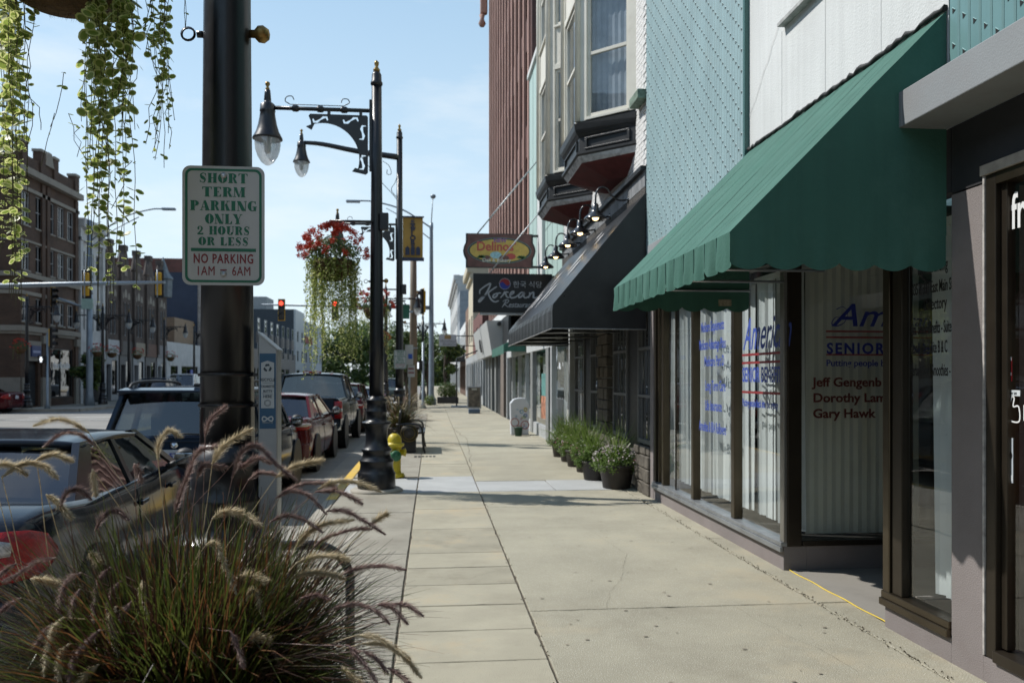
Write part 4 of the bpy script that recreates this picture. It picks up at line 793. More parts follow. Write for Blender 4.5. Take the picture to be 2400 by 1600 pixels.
# ---------------- left-hand row across the street (facade line X = -22)
XL = -22.0
DBR = brickm('old_brown_brick', (.075, .042, .027), (.10, .055, .034), (.07, .055, .045)); LIME = pm('limestone_trim', (.26, .24, .205), .85, var=.15, scale=2, dirt=((.16, .14, .12), .5, 2))
LFR = pm('pale_window_frame', (.3, .31, .32), .6); GOTH = pm('sooty_gothic_stone', (.095, .075, .065), .9, var=.3, scale=1.2, dirt=((.05, .045, .04), .7, .8)); BLKF = pm('black_shop_frame', (.02, .02, .022), .4)
ca = thing('corner_block', 'dark brown brick three storey corner block with stone belts', 'building', (-22, 45.9, 0))
ops = []
for u in (60, 92, 119, 143, 165):
    y = at_x(u, 800, XL).y; w2 = .42
    for z0, z1 in ((4.65, 6.0), (7.45, 8.95), (9.9, 11.7)): ops.append((y - w2, y + w2, z0, z1))
wall(ca, 'street_wall', DBR, 'x', XL, -.4, 45.9, 53, 4.2, 12.9, ops)
for o in ops: window(ca, 'x', XL, -1, *o, LFR, DGLASS, .05, True, LIME, muls=1)
gops = [(46.5, 47.9, 0, 2.5), (49.2, 52.3, .4, 3.3)]
wall(ca, 'street_base', DBR, 'x', XL, -.4, 45.9, 53, -.05, 4.199, gops)
ops = []
for k in range(5):
    x = -23.6 - k * 2.0
    for z0, z1 in ((4.65, 6.0), (7.45, 8.95), (9.9, 11.7)): ops.append((x - .45, x + .45, z0, z1))
wall(ca, 'side_wall', DBR, 'y', 45.9, .3, -44, XL - .4, 0, 12.9, ops)
for o in ops: window(ca, 'y', 45.9, 1, *o, LFR, DGLASS, .05, True, LIME, muls=1)
bb(ca, 'core', DARKIN, -43.5, -23, 46.6, 52.9, 0, 12.5)
def belt(z0, z1, p): 
    bb(ca, 'belt_course', LIME, XL, XL + p, 45.9 - p, 53.02, z0, z1); bb(ca, 'belt_course', LIME, -44, XL - .001, 45.9 - p, 45.899, z0, z1)
belt(4.1, 4.4, .18); belt(7.05, 7.3, .15); belt(8.98, 9.1, .06); belt(11.75, 11.95, .1); belt(12.6, 12.95, .35); belt(3.95, 4.09, .08); belt(6.1, 6.3, .06)
wall(ca, 'parapet', DBR, 'x', XL, -.3, 45.9, 53, 12.951, 13.7); wall(ca, 'parapet', DBR, 'y', 45.9, .3, -44, XL - .31, 12.951, 13.7)
for y in (45.95, 48.0, 49.6, 52.4): bb(ca, 'parapet_pier', DBR, XL - .35, XL + .1, y, y + .55, 12.96, 14.3 if y < 50 else 14.0); bb(ca, 'pier_cap', LIME, XL - .4, XL + .14, y - .05, y + .6, 14.301 if y < 50 else 14.001, 14.45 if y < 50 else 14.15)
M().prism([(XL - .1, 48.55, 13.7), (XL - .1, 49.6, 13.7), (XL - .1, 49.3, 14.5), (XL - .1, 48.85, 14.5)], (.2, 0, 0)).build('parapet_gable', LIME, ca)
for y in (48.15, 48.75, 52.45): bb(ca, 'stone_pilaster', LIME, XL, XL + .12, y, y + .4, -.05, 1.6); bb(ca, 'brick_pilaster', DBR, XL, XL + .1, y, y + .38, 1.61, 12.5); bb(ca, 'capital', LIME, XL, XL + .2, y - .05, y + .45, 3.5, 3.94)
bb(ca, 'stone_base', LIME, XL, XL + .08, 45.95, 46.45, -.05, 1.6); bb(ca, 'stone_base', LIME, -44, XL - .001, 45.82, 45.899, -.05, 1.6)
db = bb(ca, 'entrance_door', BLKF, XL - .25, XL - .2, 46.5, 47.9, 0, 2.5); bb(db, 'door_leaf', pm('dark_door_leaf', (.03, .035, .04), .3), XL - .2, XL - .15, 47.15, 47.85, .05, 2.3); bb(ca, 'door_surround', LIME, XL, XL + .12, 46.45, 48.0, 2.5, 3.6)
sg = bb(ca, 'blue_wall_sign', pm('deep_blue_sign', (.03, .05, .16), .4), XL + .121, XL + .2, 46.75, 47.8, 2.75, 3.35); bb(sg, 'sign_stripe', pm('pale_sign_stripe', (.3, .34, .5), .5), XL + .2005, XL + .204, 46.85, 47.7, 2.95, 3.08)
window(ca, 'x', XL, -1, 49.2, 52.3, .4, 3.3, BLKF, glassm('store_front_glass', (.3, .32, .33), 2.3), .08, False, None, 'shop_window', 1)
for k in range(8): bb(ca, 'window_letter', WHITET, XL - .04, XL - .03, 49.8 + k * .28, 49.95 + k * .28, 2.15, 2.4 if k % 3 else 2.5)
# white narrow building
wb = thing('white_narrow_building', 'narrow white building beside the brown brick corner block', 'building', (XL, 53, 0)); WST = pm('white_terracotta', (.48, .49, .49), .7, var=.12, scale=1.5)
ops = []
for y in (53.7, 55.0, 56.1):
    for z0, z1 in ((4.6, 6.4), (7.6, 9.6)): ops.append((y - .35, y + .35, z0, z1))
wall(wb, 'wall', WST, 'x', XL, -.4, 53.05, 56.9, 3.9, 11.4, ops)
for o in ops: window(wb, 'x', XL, -1, *o, WST, DGLASS, .05, True, None)
bb(wb, 'cornice', WST, XL - .3, XL + .4, 53.06, 56.88, 11.0, 11.6, bevel=.08); bb(wb, 'cornice', WST, XL, XL + .2, 53.06, 56.88, 10.2, 10.4); bb(wb, 'shop_front', BLKF, XL - .3, XL - .2, 53.05, 56.9, 0, 3.2); bb(wb, 'shop_band', WST, XL - .2, XL + .05, 53.05, 56.9, 3.2, 3.899); bb(wb, 'core', DARKIN, -36, XL - .9, 53.06, 56.88, 0, 11.2)
for y in (53.06, 56.5): bb(wb, 'pilaster', WST, XL, XL + .15, y, y + .35, -.05, 11)
# gothic gabled row
gr = thing('gothic_row', 'dark gothic row with steep gables and pinnacles', 'building', (XL, 57, 0))
ops = []; Y0, Y1 = 57.0, 70.0; nb = 5; bw = (Y1 - Y0) / nb
for k in range(nb):
    c = Y0 + bw * (k + .5)
    for d in (-.62, 0, .62): ops.append((c + d - .22, c + d + .22, 4.6, 7.0))
wall(gr, 'wall', GOTH, 'x', XL, -.4, Y0, Y1, 4.2, 8.6, ops)
for i, o in enumerate(ops): window(gr, 'x', XL, -1, *o, LFR, SKYGL if i > 8 else DGLASS, .05, True, None)
for k in range(nb):
    c = Y0 + bw * (k + .5); M().prism([(XL, c - bw * .46, 8.6), (XL, c + bw * .46, 8.6), (XL, c + .25, 10.7), (XL, c - .25, 10.7)], (-.35, 0, 0)).build('gable', GOTH, gr)
    bb(gr, 'gable_cap', GOTH, XL - .4, XL + .08, c - .28, c + .28, 10.7, 11.1)
    pts = [(XL + .03, c + .3 * math.cos(t * math.pi / 8), 8.9 + .55 * math.sin(t * math.pi / 8)) for t in range(9)]; M().prism(pts, (-.02, 0, 0)).build('arched_panel', pm('pale_arch_panel', (.2, .17, .15), .8), gr)
    M().prism([(XL + .02, c + .28 * math.cos(t * math.pi / 6), 7.35 + .6 * math.sin(t * math.pi / 6)) for t in range(7)], (-.01, 0, 0)).build('blind_arch', LIME, gr)
    for d in (-.62, .62): M().prism([(XL + .02, c + d + .24 * math.cos(t * math.pi / 6), 7.25 + .5 * math.sin(t * math.pi / 6)) for t in range(7)], (-.01, 0, 0)).build('blind_arch', LIME, gr)
    bb(gr, 'pier', GOTH, XL, XL + .18, Y0 + bw * k - .001, Y0 + bw * k + .3, 3.4, 9.4); M().lathe([(.2, 9.4), (.24, 9.5), (.2, 9.6), (.02, 10.6)], (XL + .05, Y0 + bw * k + .15, 0), 6).build('pinnacle', GOTH, gr)
    mt = [pm('white_panel', (.45, .46, .47), .7), pm('dark_display', (.05, .05, .05), .5), pm('beige_front', (.3, .26, .2), .7), pm('brown_front', (.14, .08, .06), .7), pm('grey_front', (.2, .2, .21), .7)][k]
    bb(gr, 'sign_band', mt, XL - .1, XL + .06, Y0 + bw * k + .31, Y0 + bw * (k + 1) - .01, 3.2, 4.19)
    wall(gr, 'shop_front', pm('shop_frame_mid', (.12, .12, .12), .6) if k % 2 else LFR, 'x', XL - .02, -.3, Y0 + bw * k + .3, Y0 + bw * (k + 1), 0, 3.199, [(Y0 + bw * k + .5, Y0 + bw * k + 1.3, .0, 2.5), (Y0 + bw * k + 1.45, Y0 + bw * (k + 1) - .2, .4, 2.8)])
    window(gr, 'x', XL, -1, Y0 + bw * k + 1.45, Y0 + bw * (k + 1) - .2, .4, 2.8, BLKF, DGLASS, .06, False, None, 'shop_window'); bb(gr, 'shop_door', BLKF, XL - .3, XL - .25, Y0 + bw * k + .5, Y0 + bw * k + 1.3, 0, 2.5)
M().lathe([(.7, 8.2), (.75, 9.6), (.85, 9.7), (.5, 10.2), (.03, 11.5)], (XL - .1, 69.4, 0), 8, sm=False).build('turret', pm('slate_spire', (.15, .18, .2), .7, var=.2), gr); M().lathe([(.55, 9.0), (.6, 9.8), (.35, 10.2), (.02, 11.2)], (XL - 1.2, 66.5, 0), 8, sm=False).build('turret', pm('slate_spire', (.15, .18, .2)), gr)
bb(gr, 'core', DARKIN, -40, XL - .9, Y0 + .1, Y1 - .1, 0, 8.5); bb(gr, 'end_wall', brickm('end_brick', (.14, .07, .05), (.17, .09, .06), (.12, .09, .07)), -40, XL - .4, Y1 - .09, Y1, 0, 8.6); M().quad((XL - .4, Y0, 8.6), (XL - .4, Y1, 8.6), (-30, Y1, 10), (-30, Y0, 10)).build('roof', pm('slate_roof', (.07, .075, .08), .7), gr)
# low white shop, then the tall blue-sided block
lo = thing('low_white_shop', 'low white and tan shop in front of the dark blue wall', 'building', (XL, 70, 0)); wall(lo, 'wall', WST, 'x', XL, -.3, 70.05, 79.9, 0, 4.6, [(71, 73, .3, 2.6), (74, 79, .3, 2.6)]); bb(lo, 'tan_box', pm('tan_render', (.25, .18, .12), .8), -36, -22.6, 74, 79.8, 4.6, 6.9); bb(lo, 'core', DARKIN, -36, XL - .5, 70.1, 79.85, 0, 4.55)
window(lo, 'x', XL, -1, 71, 73, .3, 2.6, BLKF, DGLASS, .06, False); window(lo, 'x', XL, -1, 74, 79, .3, 2.6, BLKF, DGLASS, .06, False, None, 'window', 2); bb(lo, 'blue_sign', pm('small_blue_sign', (.06, .1, .4), .5), XL + .01, XL + .06, 76.5, 77.5, 1.6, 2.3)
bl = thing('blue_sided_block', 'tall block with dark blue painted side wall and white brick front', 'building', (XL, 80, 0))
bb(bl, 'side_wall', pm('dark_blue_painted_wall', (.028, .042, .075), .8, var=.15, scale=.5), -44, XL - .301, 79.92, 80.2, 0, 11.6); bb(bl, 'side_wall_top', brickm('top_brick', (.12, .045, .04), (.15, .055, .045), (.09, .07, .06)), -44, XL - .301, 79.9, 80.2, 11.601, 12.9)
WBR = brickm('patchy_white_brick', (.42, .4, .38), (.3, .27, .25), (.2, .17, .15)); ops = []
for k in range(8):
    for z0, z1 in ((4.6, 6.8), (8.0, 10.2)): ops.append((81 + k * 2.4 - .45, 81 + k * 2.4 + .45, z0, z1))
wall(bl, 'front_wall', WBR, 'x', XL, -.3, 80, 100, 3.4, 12.9, ops)
for o in ops: window(bl, 'x', XL, -1, *o, LFR, DGLASS, .05, True, None); c = (o[0] + o[1]) / 2; M().prism([(XL + .03, c + .5 * math.cos(t * math.pi / 8), o[3] + .45 * math.sin(t * math.pi / 8)) for t in range(9)], (-.02, 0, 0)).build('window_arch', pm('dark_arch', (.05, .05, .055), .6), bl)
wall(bl, 'shop_front', LIME, 'x', XL + .01, -.3, 80, 100, 0, 3.399, [(81 + 3 * k, 83.2 + 3 * k, .3, 2.6) for k in range(6)])
for k in range(6): window(bl, 'x', XL, -1, 81 + 3 * k, 83.2 + 3 * k, .3, 2.6, BLKF, DGLASS, .06, False, None, 'shop_window')
bb(bl, 'core', DARKIN, -43, XL - .9, 80.3, 99.9, 0, 12.8)
# farther blocks on the left
def lblock(name, label, y0, y1, h, mt, side, nfl=2, x=XL, bands=()):
    t = thing(name, label, 'building', (x, y0, 0)); ops = []; n = max(2, int((y1 - y0) / 4))
    for f in range(nfl):
        for k in range(n): c = y0 + (y1 - y0) * (k + .5) / n; ops.append((c - .8, c + .8, 4.2 + f * 3.2, 6.0 + f * 3.2))
    wall(t, 'front_wall', mt, 'x', x, -.3, y0, y1, 0, h, ops + [(y0 + 1 + 4 * k, y0 + 4 + 4 * k, .3, 2.8) for k in range(int((y1 - y0 - 2) / 4))])
    for o in ops: window(t, 'x', x, -1, *o, LFR, DGLASS, .08, False, None)
    for k in range(int((y1 - y0 - 2) / 4)): window(t, 'x', x, -1, y0 + 1 + 4 * k, y0 + 4 + 4 * k, .3, 2.8, BLKF, DGLASS, .08, False, None, 'shop_window')
    bb(t, 'side_wall', side, x - 18, x - .301, y0, y0 + .3, 0, h); bb(t, 'core', DARKIN, x - 18, x - .8, y0 + .31, y1, 0, h - .1)
    for z0, z1, m_ in bands: bb(t, 'band', m_, x, x + .06, y0, y1, z0, z1)
    return t
lblock('brown_top_block', 'long low brown block in front of the charcoal block', 100.1, 133.9, 5.2, pm('grey_brown_render', (.16, .15, .14), .8), pm('grey_side', (.17, .17, .175), .8))
dk = lblock('charcoal_block', 'charcoal block with pale corner panels behind the red signal', 134, 143, 12.6, pm('pale_metal_panels', (.34, .37, .39), .5, var=.1), pm('charcoal_side_wall', (.03, .042, .055), .7, var=.1)); bb(dk, 'roof_plant', pm('roof_plant_grey', (.25, .27, .28), .7), XL - 12, XL - 5, 136, 142, 12.6, 14.8)
lblock('red_banner_block', 'grey block with a dark red band beyond the charcoal block', 143.1, 152, 11.4, pm('mid_grey_panels', (.25, .27, .3), .7), pm('mid_grey_side', (.2, .22, .24), .7), bands=[(7.6, 8.8, pm('dark_red_band', (.2, .03, .04), .6))])
lblock('white_far_block', 'plain white block at the far end of the left row', 152.1, 165, 11.2, pm('white_far_wall', (.42, .45, .5), .7), pm('white_far_side', (.45, .48, .52), .7), nfl=1)
# ---- unseen rows added behind and beside the viewer, heights raised to block sky light
def rowb(name, label, x, inn, y0, y1, h, mt, seed):
    t = thing(name, label, 'building', (x, y0, 0)); r = random.Random(seed); ops = []; n = int((y1 - y0) / 3)
    for f in range(int((h - 5) / 3.3)):
        for k in range(n): c = y0 + (y1 - y0) * (k + .5) / n; ops.append((c - .5, c + .5, 4.6 + f * 3.3, 6.5 + f * 3.3))
    g = [(y0 + .6 + 3.2 * k, y0 + 3.4 + 3.2 * k, .4, 2.8) for k in range(int((y1 - y0 - .6) / 3.2))]
    wall(t, 'front_wall', mt, 'x', x, .3 * inn, y0, y1, -.2, h, ops + g)
    for o in ops: window(t, 'x', x, inn, *o, LFR, DGLASS, .07, True, None)
    for o in g: window(t, 'x', x, inn, *o, BLKF, DGLASS, .07, False, None, 'shop_window')
    a, b = sorted((x + inn * .8, x + inn * 14)); bb(t, 'core', DARKIN, a, b, y0 + .02, y1 - .02, 0, h - .1); bb(t, 'cornice', LIME, *sorted((x - inn * .35, x + inn * .3)), y0 + .01, y1 - .01, h, h + .5)
    a, b = sorted((x + inn * .31, x + inn * 14)); bb(t, 'end_wall', mt, a, b, y1 - .015, y1, 0, h)
    return t
rowb('unseen_red_row', 'unseen red brick row added across the street to block sky light', XL, -1, 8, 33, 14, brickm('row_red', (.16, .07, .05), (.2, .09, .06), (.14, .11, .09)), 1)
rowb('unseen_tan_row', 'unseen tan brick row added across the street behind the viewer to block sky light', XL, -1, -30, 7.9, 14, brickm('row_tan', (.24, .17, .11), (.28, .2, .13), (.2, .17, .14)), 2)
rowb('unseen_grey_row', 'unseen grey rendered row added behind the viewer on the near pavement to block sky light', 2.9, 1, -40, -2.1, 15, pm('grey_row_render', (.2, .19, .18), .8), 3)
# ---------------- street lamps
BLK = pm('gloss_black_lamp_paint', (.007, .008, .011), .34, var=.1, scale=6, coat=.1); GOLD = pm('brass_finial', (.28, .18, .06), .4, metal=.8, var=.15)
def globem():
    m = bpy.data.materials.new('ribbed_acrylic_globe'); m.use_nodes = True; nt = m.node_tree; n = nt.nodes; l = nt.links; n.clear()
    o = n.new('ShaderNodeOutputMaterial'); t = n.new('ShaderNodeBsdfTranslucent'); t.inputs[0].default_value = (.72, .76, .78, 1); g = n.new('ShaderNodeBsdfGlossy'); g.inputs[1].default_value = .12
    tr = n.new('ShaderNodeBsdfTransparent'); a = n.new('ShaderNodeMixShader'); a.inputs[0].default_value = .45; b = n.new('ShaderNodeMixShader'); b.inputs[0].default_value = .14
    l.new(t.outputs[0], a.inputs[1]); l.new(tr.outputs[0], a.inputs[2]); l.new(a.outputs[0], b.inputs[1]); l.new(g.outputs[0], b.inputs[2]); l.new(b.outputs[0], o.inputs[0]); return m
GLOBE = globem()
BASE = [(.263, 0), (.266, .02), (.263, .215), (.25, .235), (.236, .27), (.228, .33), (.236, .37), (.242, .385), (.236, .40), (.205, .43), (.19, .50), (.212, .53), (.215, .545), (.205, .56), (.165, .60), (.15, .72), (.158, .83), (.178, .88), (.205, .905), (.208, .92), (.2, .935), (.148, .95), (.142, .99), (.14, 1.06), (.151, 1.075), (.151, 1.09), (.14, 1.105), (.135, 1.21), (.148, 1.23), (.148, 1.245), (.112, 1.27), (.104, 1.30)]
def bracket_mesh():
    c = bpy.data.curves.new('b', 'CURVE'); c.dimensions = '2D'; c.fill_mode = 'BOTH'; c.extrude = .012
    def sp(pts, cyc=True):
        s = c.splines.new('POLY'); s.points.add(len(pts) - 1)
        for i, p in enumerate(pts): s.points[i].co = (p[0], p[1], 0, 1)
        s.use_cyclic_u = cyc
    cx, cy, r = -.62, -.62, .50      # quarter arch swept out of the plate
    arc = [(cx + r * math.cos(R(a)), cy + r * math.sin(R(a))) for a in range(118, -22, -7)]
    sp([(-.80, 0), (-.02, 0), (0, -.02), (0, -.80), (-.03, -.83), (-.22, -.79)] + [(-.18, -.74)] + arc[::-1] + [(-.78, -.22), (-.79, -.10), (-.82, -.03)])
    def scroll(px, py, ang, k=.095):
        q = []
        for s in (1, -1):
            for t in range(0, 9): a = math.pi * 1.15 * t / 8; q.append((s * (k * .75 - k * .35 * math.sin(a) * 1.0) * 1.0, s * k * .38 * (1 - math.cos(a)) * .9))
        line = [(-k * 1.05, k * .30), (-k * .95, -.02 * 1), (-k * .5, -k * .25), (0, 0), (k * .5, k * .25), (k * .95, .02), (k * 1.05, -k * .3)]
        left = []; right = []
        for i, p in enumerate(line):
            a = Vector(line[min(i + 1, 6)]) - Vector(line[max(i - 1, 0)]); a.normalize(); n = Vector((-a.y, a.x)); wd = (.008, .016, .02, .011, .02, .016, .008)[i]
            left.append(Vector(p) + n * wd); right.append(Vector(p) - n * wd)
        pts = left + right[::-1]; ca, sa = math.cos(R(ang)), math.sin(R(ang))
        sp([(px + x * ca - y * sa, py + x * sa + y * ca) for x, y in pts])
    scroll(-.66, -.075, 10); scroll(-.24, -.075, 10); scroll(-.075, -.24, 80); scroll(-.075, -.66, 80)
    t = bpy.data.objects.new('tmp', c); me = bpy.data.meshes.new_from_object(t); bpy.data.objects.remove(t); bpy.data.curves.remove(c)
    me.transform(Matrix(((1, 0, 0, 0), (0, 0, 1, 0), (0, 1, 0, 0), (0, 0, 0, 1)))); me.materials.clear(); me.materials.append(BLK); return me
BRK = bracket_mesh()
def add_head(t, x, z, d=None):
    M().lathe([(.012, .36), (.03, .35), (.034, .32), (.015, .29), (.03, .265), (.03, .24)], (x, 0, z), 12).build('finial', GOLD, t)
    M().lathe([(.038, .24), (.042, .20), (.05, .10), (.045, .08), (.075, .06), (.098, .04), (.105, -.04), (.108, -.05), (.10, -.07), (.11, -.14), (.128, -.24), (.158, -.34), (.20, -.42), (.206, -.44), (.19, -.445)], (x, 0, z), 24).build('lamp_hood', BLK, t)
    M().lathe([(.172, -.445), (.176, -.50), (.165, -.59), (.135, -.68), (.085, -.76), (.03, -.80), (.0, -.805)], (x, 0, z), 24, cap=False).build('globe', GLOBE, t)
    M().lathe([(.03, -.44), (.05, -.5), (.045, -.6), (.02, -.64)], (x, 0, z), 10).build('lamp_bulb', pm('frosted_bulb', (.6, .6, .58), .4), t)
def lamp_post(loc, label, arm=(-1,), height=5.7, top=False, group='black street lamps with bell hoods', small=False, bolts=True):
    t = thing('street_lamp', label, 'street lamp', (0, 0, 0), group); nseg = 24
    M().lathe([(.36, -.03), (.37, .02), (.33, .045), (.27, .046)], (0, 0, 0), 24).build('footing', KERBM, t)
    M().lathe([(r, z + .04) for r, z in BASE], (0, 0, 0), nseg).build('base', BLK, t)
    n = 16; M().lathe([(.104, 1.33), (.096, 2.2), (.088, 3.2), (.078, 4.4), (.07, height)], (0, 0, 0), 20).build('shaft', BLK, t)
    M().lathe([(.07, 0), (.085, .02), (.085, .05), (.07, .07), (.068, .16), (.045, .2)], (0, 0, height), 16).build('cap', BLK, t); M().lathe([(.045, .2), (.05, .23), (.02, .27), (.033, .31), (.033, .335), (.0, .37)], (0, 0, height), 14).build('finial', GOLD, t)
    for s in arm:
        z = 5.35; L_ = 1.5
        M().tube([(s * .06, 0, z), (s * L_, 0, z)], .028, 10).build('arm', BLK, t)
        m = M()
        for d in (.45, .78, 1.12): m.lathe([(.03, -.05), (.045, -.03), (.045, .03), (.03, .05)], (s * d, 0, z), 10, 'x')
        m.build('arm_collar', BLK, t); M().box(min(s * .05, s * .1), max(s * .05, s * .1), -.03, .03, 4.5, 5.5).build('bracket_bar', BLK, t)
        M().tube(catmull([(s * .45, 0, z + .06), (s * .38, 0, z + .1), (s * .40, 0, z + .15), (s * .47, 0, z + .15), (s * .49, 0, z + .1)], 4) , .007, 5).tube([(s * .45, 0, z + .055), (s * 1.2, 0, z + .055)], .006, 5).tube(catmull([(s * 1.2, 0, z + .06), (s * 1.26, 0, z + .1), (s * 1.24, 0, z + .16), (s * 1.17, 0, z + .17), (s * 1.14, 0, z + .12)], 4), .007, 5).build('scroll_wire', BLK, t)
        inst('bracket', BRK, t, (s * .12, 0, z - .07), None, (-s, 1, 1)); M().box(*sorted((s * .2, s * .24)), -.02, .02, z - .08, z - .02).box(*sorted((s * .64, s * .68)), -.02, .02, z - .08, z - .02).build('bracket_lug', BLK, t)
        add_head(t, s * L_, z)
    if top:
        z = height - .45; m = M().tube(catmull([(0, 0, z), (-1.0, 0, z + .12), (-1.85, 0, z + .27), (-2.3, 0, z + .30)], 5), [.075 - .002 * k for k in range(16)], 10); m.build('high_arm', BLK, t); add_head(t, -2.36, z + .26)
        m = M()
        for pts in ([(-.95, 0, z + .02), (-.5, 0, z - .55), (-.06, 0, z - 1.05), (-.03, 0, z - 1.4)], [(-.9, 0, z - .02), (-.6, 0, z + .02), (-.45, 0, z - .1), (-.5, 0, z - .2), (-.58, 0, z - .14)], [(-.4, 0, z - .1), (-.25, 0, z - .22), (-.2, 0, z - .4), (-.3, 0, z - .42), (-.3, 0, z - .3)], [(-.02, 0, z - .3), (-.1, 0, z - .6), (-.2, 0, z - .8), (-.05, 0, z - 1.0)]): m.tube(catmull(pts, 5), .008, 5)
        m.build('scrollwork', BLK, t)
    if bolts:
        M().tube([(-.09, 0, 2.95), (-.115, 0, 2.95)], .014, 8).lathe([(.022, 0), (.03, .006), (.022, .012)], (-.15, -.006, 2.95), 16, 'y', cap=False).build('eye_bolt', BLK, t)
        M().lathe([(.015, .08), (.016, .105), (.032, .12), (.034, .14), (.02, .16), (.0, .165)], (0, 0, 2.96), 12, 'x').build('bolt_knob', GOLD, t)
    t.location = loc; return t
L0Y = 3.3; L0X = at_y(533, 700, L0Y).x
l0 = lamp_post((L0X, L0Y, 0), 'nearest black lamp post carrying the parking sign')
l1 = lamp_post((-.78, 11.56, 0), 'black lamp post standing beside the yellow hydrant')
l2 = lamp_post((-.8, 20.1, 0), 'tall black lamp post with a second high arm and banner', height=7.45, top=True)
lamp_post((-2.2, 39, 0), 'double armed black lamp post at the crossing ahead', arm=(-1, 1)); lamp_post((-.65, 57, 0), 'black lamp post with an arm over the far pavement', arm=(1, -1))
for i, (u, Y, lb_, kw) in enumerate(((241, 0, 'double armed lamp post before the white building across the street', dict(arm=(-1, 1))), (302, 0, 'lamp post with a high arm in front of the gothic row', dict(arm=(1,), height=5.7)), (385, 0, 'lamp post before the far end of the gothic row', dict(arm=(1,))), (455, 0, 'lamp post before the blue sided block', dict(arm=(1,))))):
    p = at_x(u, 900, -19.6); lamp_post((-19.6, p.y, -.05), lb_, bolts=False, **kw)
p = at_x(38, 900, -19.6); lamp_post((-21.2, 44.9, -.05), 'lamp post at the corner of the brown brick block', arm=(1,), bolts=False)
